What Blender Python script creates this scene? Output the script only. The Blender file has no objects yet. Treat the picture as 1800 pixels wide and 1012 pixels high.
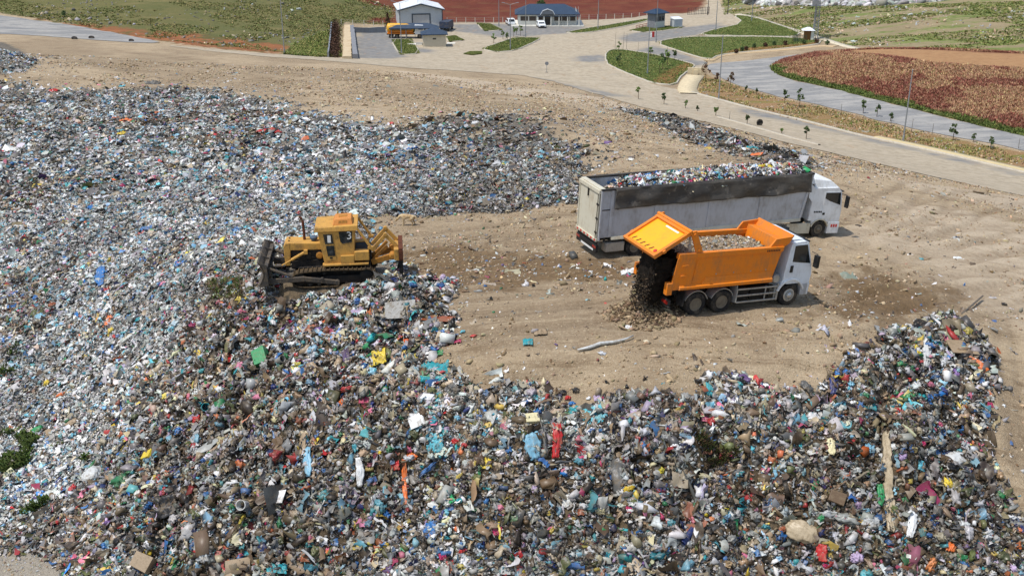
import bpy, bmesh, math, random
import numpy as np
from mathutils import Vector, Matrix, geometry
R = math.radians
rng = np.random.default_rng(11)
random.seed(5)
COL = bpy.context.scene.collection

# ------------------------------------------------------------------ camera
F, TH, CH = 1850.0, R(21.0), 32.0
cth, sth = math.cos(TH), math.sin(TH)
cam_d = bpy.data.cameras.new('camera'); cam = bpy.data.objects.new('camera', cam_d); COL.objects.link(cam)
cam.location = (0, 0, CH); cam.rotation_euler = (R(90) - TH, 0, 0)
cam_d.sensor_width = 36.0; cam_d.lens = F / 1800 * 36.0; cam_d.clip_start = 0.5; cam_d.clip_end = 6000
bpy.context.scene.camera = cam

def rays(uv):
    uv = np.asarray(uv, float).reshape(-1, 2)
    dx = (uv[:, 0] - 900) / F; du = -(uv[:, 1] - 506) / F
    return np.stack([dx, cth + du * sth, -sth + du * cth], 1)

# ------------------------------------------------------------------ terrain: survey points (pixel of the ground point, depth under the drone)
SURVEY = [(1385,535,18.4),(1220,555,17.95),(1115,445,18.5),(1440,412,18.95),(590,497,19.3),(640,500,19.25),(900,560,18.4),(800,450,19.1),(1000,650,18.6),
 (1600,560,19.3),(1780,600,20.0),(1700,450,19.8),(1750,380,20.6),(1550,350,20.0),(1400,290,20.4),(1000,420,18.8),(1250,480,18.3),(1200,620,18.6),
 (900,700,19.0),(1100,690,18.75),(1300,690,18.9),(1480,640,18.8),(1600,600,18.8),(1690,580,19.3),
 (800,800,21.6),(1000,800,21.5),(1300,800,21.0),(1600,750,20.4),(1000,1010,24.4),(1400,1010,24.4),(1790,1010,24.2),(1790,800,22.0),(1760,700,20.8),
 (600,1010,25.0),(300,1000,26.2),(50,1000,27.6),(50,800,26.6),(50,600,25.0),(200,600,24.0),(50,450,23.8),(300,480,20.9),(200,420,22.5),(420,560,20.3),
 (600,600,19.6),(750,600,18.9),(600,750,21.2),(300,750,24.0),(450,850,23.3),(790,690,19.2),
 (300,250,23.2),(50,250,24.3),(50,170,25.4),(10,110,23.8),(700,220,22.2),(950,220,21.8),(1050,270,20.8),(600,350,20.6),(350,380,21.5),(800,330,20.3),
 (100,95,26.4),(300,120,26.6),(600,130,27.2),(900,190,25.0),(1150,232,23.6),(1250,262,22.2),
 (0,45,27.2),(-200,30,26),(250,72,28.8),(500,97,30.0),(700,112,31.0),(900,125,31.3),(1000,150,31.0),(1150,185,30.6),(1300,212,30.5),(1500,258,30.5),(1650,290,30.5),(1790,322,30.5),(1950,360,30.5),
 (700,70,32.0),(950,45,32.0),(1100,80,32.0),(1150,42,32.0),(1300,60,31.8),(1250,20,31.5),(1150,110,32.0),(1210,150,32.2),(1400,200,32.0),(1600,248,31.8),(1790,290,31.7),
 (1400,130,31.5),(1500,165,31.4),(1700,215,31.4),(1790,245,31.6),(1950,280,31.6),(1500,112,29.8),(1700,108,30.0),(1790,105,30.0),(1600,150,30.4),(1430,94,31.2),
 (1500,72,30.2),(1500,25,28.2),(1700,40,27.0),(1790,62,28.2),(1400,12,28.4),(1950,40,26),
 (100,20,26.6),(300,42,28.2),(300,3,25.6),(550,55,30.6),(550,6,27.6),(640,92,31.6),(620,55,31.8),(800,22,31.6),(1000,8,31.2),(-200,0,24)]
WORLD_PTS = [(-70,8,3.5),(-25,10,3.5),(0,6,5),(30,8,5),(70,10,4),(-120,40,6),(-130,110,7),(110,40,6),(120,100,3),(-60,25,4.5),(60,30,7),
 (-420,330,38),(-200,420,36),(0,470,14),(120,460,20),(230,420,34),(420,330,30),(-450,700,120),(0,760,70),(450,700,110),(-700,500,100),(700,500,90),
 (-350,150,14),(350,160,6),(-700,100,40),(700,100,20),(-300,-150,8),(300,-150,8),(0,-200,8),(0,1000,140),(-900,1000,200),(900,1000,200)]
_s = np.array(SURVEY, float); _d = rays(_s[:, :2]); _t = -_s[:, 2] / _d[:, 2]
_P = np.concatenate([np.array([0, 0, CH]) + _d * _t[:, None], np.array(WORLD_PTS, float)])
_xy = _P[:, :2]; _mu = 4.0
def _phi(a, b):
    r2 = ((a[:, None, :] - b[None, :, :]) ** 2).sum(-1)
    return np.sqrt(r2 + _mu ** 2)
_n = len(_xy)
_A = np.zeros((_n + 3, _n + 3)); _A[:_n, :_n] = _phi(_xy, _xy) - 0.4 * np.eye(_n)
_A[:_n, _n] = 1; _A[:_n, _n+1:] = _xy; _A[_n, :_n] = 1; _A[_n+1:, :_n] = _xy.T
_w = np.linalg.solve(_A, np.concatenate([_P[:, 2], np.zeros(3)]))
def tps(xy):
    out = np.empty(len(xy))
    for i in range(0, len(xy), 20000):
        q = xy[i:i+20000]
        out[i:i+20000] = _phi(q, _xy) @ _w[:_n] + _w[_n] + q @ _w[_n+1:]
    return out

def axis(lo, hi, fine_lo, fine_hi, h, g=1.06):
    a = list(np.arange(fine_lo, fine_hi, h))
    s = h; x = a[-1]
    while x < hi: s = min(s * g, 25); x += s; a.append(x)
    s = h; x = a[0]; b = []
    while x > lo: s = min(s * g, 25); x -= s; b.append(x)
    return np.array(b[::-1] + a)
GX = axis(-900, 900, -36, 36, 0.22, 1.035)
GY = axis(-60, 1100, 24, 92, 0.22, 1.022)

# ---- value noise on the plane
def vnoise(x, y, seed=0):
    xi = np.floor(x).astype(np.int64); yi = np.floor(y).astype(np.int64)
    fx = x - xi; fy = y - yi; fx = fx*fx*(3-2*fx); fy = fy*fy*(3-2*fy)
    def h(a, b):
        n = (a * 374761393 + b * 668265263 + seed * 982451653) & 0x7fffffff
        n = ((n ^ (n >> 13)) * 1274126177) & 0x7fffffff
        return ((n ^ (n >> 16)) & 0xffff) / 65535.0
    return (h(xi,yi)*(1-fx)+h(xi+1,yi)*fx)*(1-fy) + (h(xi,yi+1)*(1-fx)+h(xi+1,yi+1)*fx)*fy
def fbm(x, y, oct=4, seed=0):
    s = 0; a = 1; t = 0
    for k in range(oct):
        s = s + a * vnoise(x * 2**k + 17.3*k, y * 2**k - 9.1*k, seed + k); t += a; a *= 0.5
    return s / t

class Grid:
    def __init__(self, gx, gy, z): self.gx, self.gy, self.z = gx, gy, z
    def __call__(self, x, y):
        x = np.clip(np.asarray(x, float), self.gx[0], self.gx[-1]-1e-6); y = np.clip(np.asarray(y, float), self.gy[0], self.gy[-1]-1e-6)
        i = np.clip(np.searchsorted(self.gx, x, 'right') - 1, 0, len(self.gx)-2); j = np.clip(np.searchsorted(self.gy, y, 'right') - 1, 0, len(self.gy)-2)
        fx = (x - self.gx[i]) / (self.gx[i+1] - self.gx[i]); fy = (y - self.gy[j]) / (self.gy[j+1] - self.gy[j])
        z = self.z
        return (z[j,i]*(1-fx)+z[j,i+1]*fx)*(1-fy) + (z[j+1,i]*(1-fx)+z[j+1,i+1]*fx)*fy
_cx = np.arange(-900, 905, 5.0)
XX, YY = np.meshgrid(GX, GY)
Z0 = tps(np.stack([XX.ravel(), YY.ravel()], 1)).reshape(XX.shape)
base_h = Grid(GX, GY, Z0)

def cast(uv, h=None, off=0.0):
    """where the rays through photo points meet the ground"""
    h = h or base_h
    d = rays(uv); d = d / d[:, 1:2]                       # per metre of y
    ys = np.concatenate([np.arange(18, 110, 0.3), np.arange(110, 420, 0.8), np.arange(420, 900, 3.0)])
    zr = CH + d[:, 2:3] * ys[None]; xr = d[:, 0:1] * ys[None]
    below = zr - h(xr, np.broadcast_to(ys, xr.shape)) - off < 0
    k = np.argmax(below, 1); k[~below.any(1)] = len(ys) - 1; k = np.maximum(k, 1)
    a, b = ys[k-1].copy(), ys[k].copy()
    for _ in range(14):
        m = (a + b) / 2; lo = CH + d[:, 2]*m - h(d[:, 0]*m, m) - off < 0
        b = np.where(lo, m, b); a = np.where(lo, a, m)
    m = (a + b) / 2
    return np.stack([d[:, 0]*m, m, CH + d[:, 2]*m], 1)

def inside(px, py, poly):
    poly = np.asarray(poly, float); res = np.zeros(np.shape(px), bool); n = len(poly)
    for i in range(n):
        x1, y1 = poly[i]; x2, y2 = poly[(i+1) % n]
        if y1 == y2: continue
        c = ((y1 > py) != (y2 > py)) & (px < (x2-x1)*(py-y1)/(y2-y1) + x1)
        res ^= c
    return res
def sdist(px, py, poly, closed=True):
    """signed distance, positive inside"""
    poly = np.asarray(poly, float); n = len(poly); d = np.full(np.shape(px), 1e9)
    for i in range(n if closed else n-1):
        a = poly[i]; b = poly[(i+1) % n]; ab = b - a; L = (ab**2).sum() + 1e-12
        t = np.clip(((px-a[0])*ab[0] + (py-a[1])*ab[1]) / L, 0, 1)
        d = np.minimum(d, (px-a[0]-t*ab[0])**2 + (py-a[1]-t*ab[1])**2)
    d = np.sqrt(d)
    return np.where(inside(px, py, poly), d, -d) if closed else d
def ground_poly(px):            # photo outline -> outline on the ground
    return cast(np.array(px, float))[:, :2]

# ------------------------------------------------------------------ zones
Z_TRASH = ground_poly([(-160,128),(60,138),(100,150),(200,150),(330,146),(430,160),(500,172),(560,192),(640,203),(700,214),(760,200),(830,198),(960,200),(1010,228),(1060,252),(1095,275),(1010,300),
  (1015,355),(900,372),(780,378),(705,376),(640,384),(665,470),(700,480),(790,498),(815,520),(745,548),(800,575),(835,592),(775,612),(758,640),(800,672),(815,700),(860,706),(930,690),(1000,684),(1100,700),(1200,698),(1350,692),
  (1430,665),(1480,640),(1530,605),(1580,580),(1640,552),(1700,562),(1732,620),(1722,700),(1735,800),(1780,890),(1830,960),(1880,1100),(400,1180),(-260,1200)])
Z_PILE = ground_poly([(-160,70),(10,76),(38,92),(62,112),(40,128),(-160,150)])
Z_STRIP = ground_poly([(1085,190),(1200,212),(1250,226),(1320,252),(1400,276),(1440,300),(1360,292),(1290,272),(1215,248),(1150,215)])
Z_GRAVEL = ground_poly([(-200,985),(30,955),(70,950),(128,975),(132,1010),(120,1060),(-200,1100)])
Z_GRASSHILL = ground_poly([(-900,-40),(-100,5),(60,32),(170,50),(300,72),(430,86),(570,100),(585,98),(600,50),(605,40),(690,44),(697,14),(670,8),(640,-12),(300,-40)])
Z_ORANGE = ground_poly([(40,30),(150,42),(230,52),(330,60),(440,70),(520,82),(520,97),(420,90),(300,76),(200,62),(100,46)])
Z_LUSH = ground_poly([(500,96),(520,76),(560,60),(590,50),(600,100),(560,101)])
Z_RED = ground_poly([(690,16),(640,6),(560,-30),(1290,-40),(1240,-2),(1235,12),(1205,24),(1150,30),(1000,38),(800,40),(700,42),(640,40),(655,30),(690,32)])
Z_DRY = ground_poly([(1215,118),(1260,140),(1340,166),(1450,190),(1600,230),(1800,268),(1960,300),(1960,345),(1800,302),(1650,268),(1500,236),(1300,186),(1225,163),(1235,140)])
Z_HILLR = ground_poly([(1275,28),(1300,26),(1480,80),(1600,92),(1960,95),(2100,-30),(1700,-60),(1265,-30)])
Z_ROCK = ground_poly([(1308,6),(1420,12),(1560,10),(1650,3),(1740,-10),(1700,-40),(1300,-40)])
Z_ORG1 = ground_poly([(715,440),(800,415),(900,440),(1130,455),(1130,505),(960,500),(850,515),(720,500)])
Z_ORG2 = ground_poly([(1440,520),(1480,470),(1560,480),(1700,505),(1690,545),(1560,575),(1440,560),(1420,545)])
Z_MOUND = ground_poly([(1352,118),(1375,105),(1430,93),(1520,87),(1700,88),(1980,94),(1980,278),(1800,240),(1700,216),(1600,191),(1480,160),(1400,143),(1362,130)])
sd_trash = sdist(XX, YY, Z_TRASH); sd_pile = sdist(XX, YY, Z_PILE); sd_strip = sdist(XX, YY, Z_STRIP); sd_gravel = sdist(XX, YY, Z_GRAVEL)
edge_n = (fbm(XX/3.0, YY/3.0, 3, 4) - 0.5) * 5
m_trash = np.clip((np.maximum(np.maximum(sd_trash, sd_pile), sd_strip) + edge_n*0.6) / 1.2 + 0.5, 0, 1)
m_trash = m_trash * np.clip(0.5 - sd_gravel, 0, 1)
m_fresh_d = ground_poly([(440,505),(560,500),(700,480),(815,520),(800,575),(840,592),(760,640),(815,700),(1000,684),(1350,690),(1480,640),(1640,550),(1735,600),(1740,800),(1880,1100),(150,1180),(180,900),(230,720),(320,620)])
sd_fresh = sdist(XX, YY, m_fresh_d)
near = np.clip((130 - YY) / 40, 0, 1) * np.clip((70 - np.abs(XX)) / 20, 0, 1)
# relief: heaped rubbish, worked earth, tyre ruts
relief = m_trash * near * ((fbm(XX/5.5, YY/5.5, 3, 1)-0.5)*1.3 + (fbm(XX/1.3, YY/1.3, 3, 2)-0.5)*(0.42 + 0.5*np.clip(sd_fresh, 0, 1)) - np.clip(sd_fresh/2, 0, 1)*0.75*np.clip(1-np.abs(fbm(XX/2.6, YY/4.2, 3, 15)-0.5)*9, 0, 1) + np.clip(sd_fresh/2, 0, 1)*0.5*np.clip(fbm(XX/2.2, YY/2.2, 2, 16)-0.55, 0, 1)*4)
relief += m_trash * near * np.clip(sd_fresh/2.5, 0, 1) * 0.35
relief += np.clip(sd_strip/2, 0, 1) * 0.5 + np.clip(sd_pile/5, 0, 1) * 1.2
relief += (1-m_trash) * near * ((fbm(XX/7, YY/7, 2, 5)-0.5)*0.14 + (fbm(XX/1.2, YY/1.2, 3, 6)-0.5)*0.08 + (fbm(XX/0.55, YY/0.55, 2, 26)-0.5)*0.13*np.clip(fbm(XX/5, YY/5, 2, 27)*3-1.0, 0.15, 1))
RUTS = [[(700,545),(900,520),(1130,500),(1230,560),(1400,545),(1500,520),(1680,480),(1800,470)], [(720,470),(900,440),(1100,400),(1000,390)], [(720,430),(850,415),(1000,395),(1100,440)],
 [(760,640),(900,610),(1100,600),(1300,590),(1500,560),(1700,520),(1800,510)], [(780,660),(1000,640),(1250,630),(1420,600),(1600,545)], [(1480,420),(1600,400),(1700,360),(1800,345)],
 [(1440,450),(1560,430),(1700,400),(1800,385)], [(1440,500),(1600,450),(1800,410)], [(200,120),(400,130),(600,160),(800,190),(1000,220),(1200,290)], [(100,110),(400,115),(700,150),(950,185),(1150,240)],
 [(740,455),(880,432),(1020,425),(1120,470)], [(800,590),(1000,570),(1180,585),(1400,580),(1560,545)], [(1450,470),(1560,440),(1700,430),(1800,420)], [(1500,440),(1600,360),(1640,330)], [(1450,560),(1600,520),(1750,500),(1800,498)],
 [(850,630),(1050,620),(1300,610),(1450,590),(1650,530),(1800,500)], [(1760,560),(1775,700),(1800,820)], [(300,135),(600,175),(850,205),(1050,240)], [(60,85),(300,100),(600,140),(900,200),(1150,265)], [(1130,262),(1300,300),(1450,330),(1600,380)]]
rutf = np.zeros_like(XX); rutu = np.zeros_like(XX)
def sdist_u(px, py, poly):
    d = np.full(px.shape, 1e9); u = np.zeros(px.shape); acc = 0.0
    for a, b in zip(poly, poly[1:]):
        ab = b-a; L = np.linalg.norm(ab); t = np.clip(((px-a[0])*ab[0]+(py-a[1])*ab[1])/(L*L), 0, 1); q = (px-a[0]-t*ab[0])**2+(py-a[1]-t*ab[1])**2
        u = np.where(q < d, acc+t*L, u); d = np.minimum(d, q); acc += L
    return np.sqrt(d), u
for ru in RUTS:
    p = ground_poly(ru)
    d0, uu = sdist_u(XX, YY, p); d = d0 + (fbm(XX/4, YY/4, 2, 9)-0.5)*1.2
    for o in (0.0, 2.0):
        g = np.abs(d - o); rf_ = np.exp(-(g/0.36)**2)*np.clip(fbm(XX/4, YY/4, 2, 33)*2.4-0.45, 0, 1); rutu = np.where(rf_ > rutf, uu, rutu); rutf = np.maximum(rutf, rf_)
        relief += (1-m_trash) * (-0.07*np.exp(-(g/0.30)**2) + 0.03*np.exp(-((g-0.58)/0.22)**2))
PAVED_PX = [(262,77),(420,91),(500,97),(575,101),(606,103),(622,100),(618,78),(622,62),(625,49),(690,47),(700,40),(790,41),(830,40),(890,41),(905,36),(1020,36),(1100,34),(1140,27),(1165,24),(1215,24),(1236,14),(1244,8),(1240,-6),(1262,-6),(1266,8),(1288,27),(1310,42),
 (1256,53),(1228,64),(1153,77),(1185,90),(1250,111),(1238,122),(1205,118),(1160,103),(1085,88),(1068,95),(1067,113),(1088,126),(1150,150),(1220,164),(1300,188),(1400,212),(1500,238),(1650,268),(1800,304),(1980,348),(1980,388),(1800,345),(1650,313),(1550,290),(1400,255),(1300,229),(1150,194),(1050,166),(950,137),(850,128),(700,119),(600,109),(420,97)]
UPROAD_PX = [(-260,-10),(0,27),(100,41),(200,58),(285,74),(262,77),(150,70),(60,63),(0,60),(-260,55)]
TRACK_PX = [(1238,118),(1252,112),(1290,110),(1330,105),(1425,93),(1375,106),(1352,119),(1362,131),(1400,144),(1480,161),(1600,192),(1700,217),(1800,240),(1980,282),(1980,305),(1800,264),(1700,245),(1600,226),(1450,187),(1350,166),(1290,148),(1262,136)]
Z_PAVED = ground_poly(PAVED_PX); Z_UPROAD = ground_poly(UPROAD_PX); Z_TRACK = ground_poly(TRACK_PX)
for zz in (Z_PAVED, Z_UPROAD, Z_TRACK):
    relief *= np.clip(-sdist(XX, YY, zz) / 1.5 - 0.3, 0, 1)
Z = Z0 + relief
far_r = np.clip((YY - 190) / 60, 0, 1)
Z += far_r * (fbm(XX/26, YY/26, 4, 8) - 0.5) * 1.2 * np.clip((YY-240)/80, 0, 1)
# wheels and tracks have pressed the ground to their own level
def posemat(loc, ang, k):
    y, p, r = (R(a) for a in ang)
    cy, sy, cp, sp, cr, sr = math.cos(y), math.sin(y), math.cos(p), math.sin(p), math.cos(r), math.sin(r)
    m = np.array([[cy,-sy,0],[sy,cy,0],[0,0,1]]) @ np.array([[cp,0,-sp],[0,1,0],[sp,0,cp]]) @ np.array([[1,0,0],[0,cr,-sr],[0,sr,cr]])
    c = np.array([0,0,CH]); return m*k, c + (np.array(loc)-c)*k
CONTACT = []
for loc, ang, k, pts in (((11.73,44.6,14.51),(24.7,-4.5,2.6),1.05,[(x,y,0.03) for x in (0,-1.8,-3.64,-4.98,-6.3) for y in (-1.0,1.0)]),
    ((4.23,56.24,13.74),(22.9,-2.1,2.0),0.95,[(x,y,-1.17) for x in (0.6,2.39,3.7,5.0,7.5,9.6) for y in (-1.05,1.05)] + [(11.6,y,-1.10) for y in (-0.95,0.95)] + [(15.15,y,-1.24) for y in (-1.05,1.05)] + [(17.0,y,-1.3) for y in (-1.05,1.05)]),
    ((-9.95,55.52,11.25),(186.5,-0.5,-0.9),0.93,[(x,y,0.06) for x in (-1.8,-0.6,0.6,1.8) for y in (-1.07,1.07)] + [(3.2,0,0.0),(-3.3,0,-0.1)])):
    m, l = posemat(loc, ang, k); CONTACT.append(np.array(pts) @ m.T + l)
for P_ in CONTACT:
    g0 = Grid(GX, GY, Z)(P_[:,0], P_[:,1]); s2 = 1.5**2
    K = np.exp(-((P_[:,None,:2]-P_[None,:,:2])**2).sum(-1)/s2); wts = np.linalg.solve(K + 0.02*np.eye(len(P_)), P_[:,2]-g0)
    for p_, w_ in zip(P_, wts): Z += w_*np.exp(-((XX-p_[0])**2+(YY-p_[1])**2)/s2)
    print('press', np.round(P_[:,2]-g0, 2).tolist(), np.round(P_[:,2]-Grid(GX, GY, Z)(P_[:,0], P_[:,1]), 2).tolist())
ground_h = Grid(GX, GY, Z)
def gz(x, y): return float(ground_h(np.array([x]), np.array([y]))[0])
def at(u, v, off=0.0):
    p = cast([(u, v)], ground_h, off)[0]; return Vector((p[0], p[1], p[2] - off))
def gnorm(x, y, e=0.4):
    n = np.stack([(ground_h(x-e, y)-ground_h(x+e, y))/(2*e), (ground_h(x, y-e)-ground_h(x, y+e))/(2*e), np.ones_like(x)], -1)
    return n / np.linalg.norm(n, axis=-1, keepdims=True)

# ------------------------------------------------------------------ materials
def srgb(r, g, b):
    def f(c):
        c /= 255.0
        return c/12.92 if c <= 0.04045 else ((c+0.055)/1.055)**2.4
    return (f(r), f(g), f(b), 1.0)
class NT:
    def __init__(self, name, rough=0.6, metal=0.0, spec=0.5):
        self.m = bpy.data.materials.new(name); self.m.use_nodes = True
        self.t = self.m.node_tree; self.b = self.t.nodes['Principled BSDF']
        self.b.inputs['Roughness'].default_value = rough; self.b.inputs['Metallic'].default_value = metal
        self.b.inputs['Specular IOR Level'].default_value = spec
        self.geo = None
    def n(self, typ, **kw):
        x = self.t.nodes.new(typ)
        for k, v in kw.items(): setattr(x, k, v)
        return x
    def link(self, a, b): self.t.links.new(a, b)
    def pos(self, obj=False):
        if self.geo is None:
            self.geo = self.n('ShaderNodeTexCoord') if obj else self.n('ShaderNodeNewGeometry')
            self.pout = self.geo.outputs['Object'] if obj else self.geo.outputs['Position']
        return self.pout
    def noise(self, scale, detail=4, rough=0.55, obj=False, stretch=None, dist=0.0):
        x = self.n('ShaderNodeTexNoise'); x.inputs['Scale'].default_value = scale; x.inputs['Detail'].default_value = detail
        x.inputs['Roughness'].default_value = rough; x.inputs['Distortion'].default_value = dist
        src = self.pos(obj)
        if stretch:
            mp = self.n('ShaderNodeMapping'); mp.inputs['Scale'].default_value = stretch[:3]
            if len(stretch) > 3: mp.inputs['Rotation'].default_value = (0, 0, stretch[3])
            self.link(src, mp.inputs['Vector']); src = mp.outputs['Vector']
        self.link(src, x.inputs['Vector'])
        return x.outputs['Fac']
    def math(self, op, a, b=0.0, clamp=False):
        x = self.n('ShaderNodeMath', operation=op, use_clamp=clamp)
        for i, v in enumerate((a, b)):
            if hasattr(v, 'is_linked'): self.link(v, x.inputs[i])
            else: x.inputs[i].default_value = v
        return x.outputs[0]
    def step(self, v, lo, hi):
        x = self.n('ShaderNodeMapRange', interpolation_type='SMOOTHSTEP'); self.link(v, x.inputs['Value'])
        x.inputs['From Min'].default_value = lo; x.inputs['From Max'].default_value = hi
        return x.outputs['Result']
    def mix(self, fac, a, b):
        x = self.n('ShaderNodeMix', data_type='RGBA')
        if hasattr(fac, 'is_linked'): self.link(fac, x.inputs[0])
        else: x.inputs[0].default_value = fac
        for v, i in ((a, 6), (b, 7)):
            if hasattr(v, 'is_linked'): self.link(v, x.inputs[i])
            else: x.inputs[i].default_value = v
        return x.outputs[2]
    def attr(self, name): 
        x = self.n('ShaderNodeAttribute'); x.attribute_name = name; return x
    def color(self, c):
        if hasattr(c, 'is_linked'): self.link(c, self.b.inputs['Base Color'])
        else: self.b.inputs['Base Color'].default_value = c
        return self
    def rough(self, r): self.link(r, self.b.inputs['Roughness']); return self
    def bump(self, h, strength=0.5, dist=0.05):
        x = self.n('ShaderNodeBump'); x.inputs['Strength'].default_value = strength; x.inputs['Distance'].default_value = dist
        self.link(h, x.inputs['Height']); self.link(x.outputs['Normal'], self.b.inputs['Normal']); return self

def paint(name, c, rough=0.45, metal=0.0, dirt=(120,105,85), amount=0.5, scale=1.6, spec=0.4):
    """painted surface with dust and grime patches"""
    t = NT(name, rough, metal, spec)
    n1 = t.noise(scale, 5, 0.65, True); n2 = t.noise(scale*7, 3, 0.6, True, (1, 1, 0.35))
    k = t.math('ADD', t.math('MULTIPLY', n1, 0.65), t.math('MULTIPLY', n2, 0.35))
    f = t.math('MULTIPLY', t.step(k, 0.42, 0.72), amount)
    t.color(t.mix(f, srgb(*c), srgb(*dirt)))
    t.rough(t.math('ADD', t.math('MULTIPLY', f, 0.5), rough, True))
    return t.m

M = {}
# ------------------------------------------------------------------ object helpers
def link(o, parent=None):
    COL.objects.link(o)
    if parent: o.parent = parent
    return o
def tag(o, label=None, cat=None, group=None, kind=None):
    if label: o['label'] = label
    if cat: o['category'] = cat
    if group: o['group'] = group
    if kind: o['kind'] = kind
    return o
def empty(name, loc=(0,0,0), rz=0.0, label=None, cat=None, group=None):
    o = bpy.data.objects.new(name, None); COL.objects.link(o); o.location = loc; o.rotation_euler = (0,0,rz); o.empty_display_size = 0.3
    return tag(o, label, cat, group)
def npmesh(name, V, Fq, mats=(), smooth=False, col=None):
    me = bpy.data.meshes.new(name); V = np.asarray(V, np.float32); Fq = np.asarray(Fq, np.int32); k = Fq.shape[1]
    me.vertices.add(len(V)); me.vertices.foreach_set('co', V.ravel())
    me.loops.add(Fq.size); me.loops.foreach_set('vertex_index', Fq.ravel())
    me.polygons.add(len(Fq)); me.polygons.foreach_set('loop_start', np.arange(0, Fq.size, k, dtype=np.int32))
    if smooth: me.polygons.foreach_set('use_smooth', np.ones(len(Fq), bool))
    me.update(calc_edges=True)
    for m in mats: me.materials.append(m)
    if col is not None:
        a = me.attributes.new('Col', 'FLOAT_COLOR', 'POINT'); a.data.foreach_set('color', np.asarray(col, np.float32).ravel())
    return me

class MB:
    """collects shapes, builds ONE mesh object"""
    def __init__(self): self.bm = bmesh.new(); self.mi = 0
    def _f(self, vs):
        try:
            f = self.bm.faces.new(vs); f.material_index = self.mi; return f
        except ValueError: return None
    def hexa(self, p):      # 8 points: bottom ring 0-3, top ring 4-7
        v = [self.bm.verts.new(q) for q in p]
        for q in ((3,2,1,0),(4,5,6,7),(0,1,5,4),(1,2,6,5),(2,3,7,6),(3,0,4,7)): self._f([v[i] for i in q])
        return self
    def box(self, x0, x1, y0, y1, z0, z1):
        return self.hexa([(x0,y0,z0),(x1,y0,z0),(x1,y1,z0),(x0,y1,z0),(x0,y0,z1),(x1,y0,z1),(x1,y1,z1),(x0,y1,z1)])
    def bar(self, a, b, w, h=None, up=(0,0,1)):      # rectangular bar between two points
        a, b = Vector(a), Vector(b); h = h or w; d = (b-a).normalized(); u = Vector(up)
        if abs(d.dot(u)) > 0.98: u = Vector((1,0,0))
        s = d.cross(u).normalized(); t = s.cross(d).normalized()
        p = []
        for q in (a, b):
            for i, j in ((-1,-1),(1,-1),(1,1),(-1,1)): p.append(q + s*(i*w/2) + t*(j*h/2))
        return self.hexa([p[0],p[1],p[2],p[3],p[4],p[5],p[6],p[7]])
    def prism(self, pts, y0, y1, axis='y'):
        """outline in the x-z plane pushed from y0 to y1 (or y-z along x, x-y along z)"""
        def mk(p, t): return {'y': (p[0], t, p[1]), 'x': (t, p[0], p[1]), 'z': (p[0], p[1], t)}[axis]
        a = [self.bm.verts.new(mk(p, y0)) for p in pts]; b = [self.bm.verts.new(mk(p, y1)) for p in pts]
        n = len(pts); self._f(a); self._f(b[::-1])
        for i in range(n): self._f([a[i], b[i], b[(i+1)%n], a[(i+1)%n]])
        return self
    def poly(self, pts, th=0.0):
        v = [self.bm.verts.new(p) for p in pts]; self._f(v); return self
    def tube(self, pts, r, seg=8, cap=True):
        pts = [Vector(p) for p in pts]; rs = r if isinstance(r, (list, tuple)) else [r]*len(pts); rings = []
        for i, p in enumerate(pts):
            d = (pts[min(i+1, len(pts)-1)] - pts[max(i-1, 0)]).normalized(); u = Vector((0,0,1)) if abs(d.z) < 0.95 else Vector((1,0,0))
            s = d.cross(u).normalized(); t = s.cross(d)
            rings.append([self.bm.verts.new(p + (s*math.cos(2*math.pi*k/seg) + t*math.sin(2*math.pi*k/seg))*rs[i]) for k in range(seg)])
        for a, b in zip(rings, rings[1:]):
            for k in range(seg): self._f([a[k], a[(k+1)%seg], b[(k+1)%seg], b[k]])
        if cap: self._f(rings[0][::-1]); self._f(rings[-1])
        return self
    def lathe(self, prof, seg=20, centre=(0,0,0), axis='y'):
        """profile of (radius, offset along axis)"""
        c = Vector(centre); rings = []
        for r, o in prof:
            ring = []
            for k in range(seg):
                a = 2*math.pi*k/seg; p = {'y': (r*math.cos(a), o, r*math.sin(a)), 'z': (r*math.cos(a), r*math.sin(a), o), 'x': (o, r*math.cos(a), r*math.sin(a))}[axis]
                ring.append(self.bm.verts.new(c + Vector(p)))
            rings.append(ring)
        for a, b in zip(rings, rings[1:]):
            for k in range(seg): self._f([a[k], a[(k+1)%seg], b[(k+1)%seg], b[k]])
        self._f(rings[0][::-1]); self._f(rings[-1]); return self
    def build(self, name, mat, parent=None, bevel=0.0, smooth=False, seg=2):
        bmesh.ops.recalc_face_normals(self.bm, faces=self.bm.faces)
        me = bpy.data.meshes.new(name); self.bm.to_mesh(me); self.bm.free()
        for m in (mat if isinstance(mat, (list, tuple)) else [mat]): me.materials.append(m)
        o = bpy.data.objects.new(name, me); link(o, parent)
        if smooth: me.polygons.foreach_set('use_smooth', np.ones(len(me.polygons), bool))
        if bevel:
            b = o.modifiers.new('bevel', 'BEVEL'); b.width = bevel; b.segments = seg; b.limit_method = 'ANGLE'; b.angle_limit = R(30)
        return o
def copy_tree(o, parent=None):
    c = o.copy(); COL.objects.link(c); c.parent = parent
    for ch in list(o.children): copy_tree(ch, c)
    return c
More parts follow.
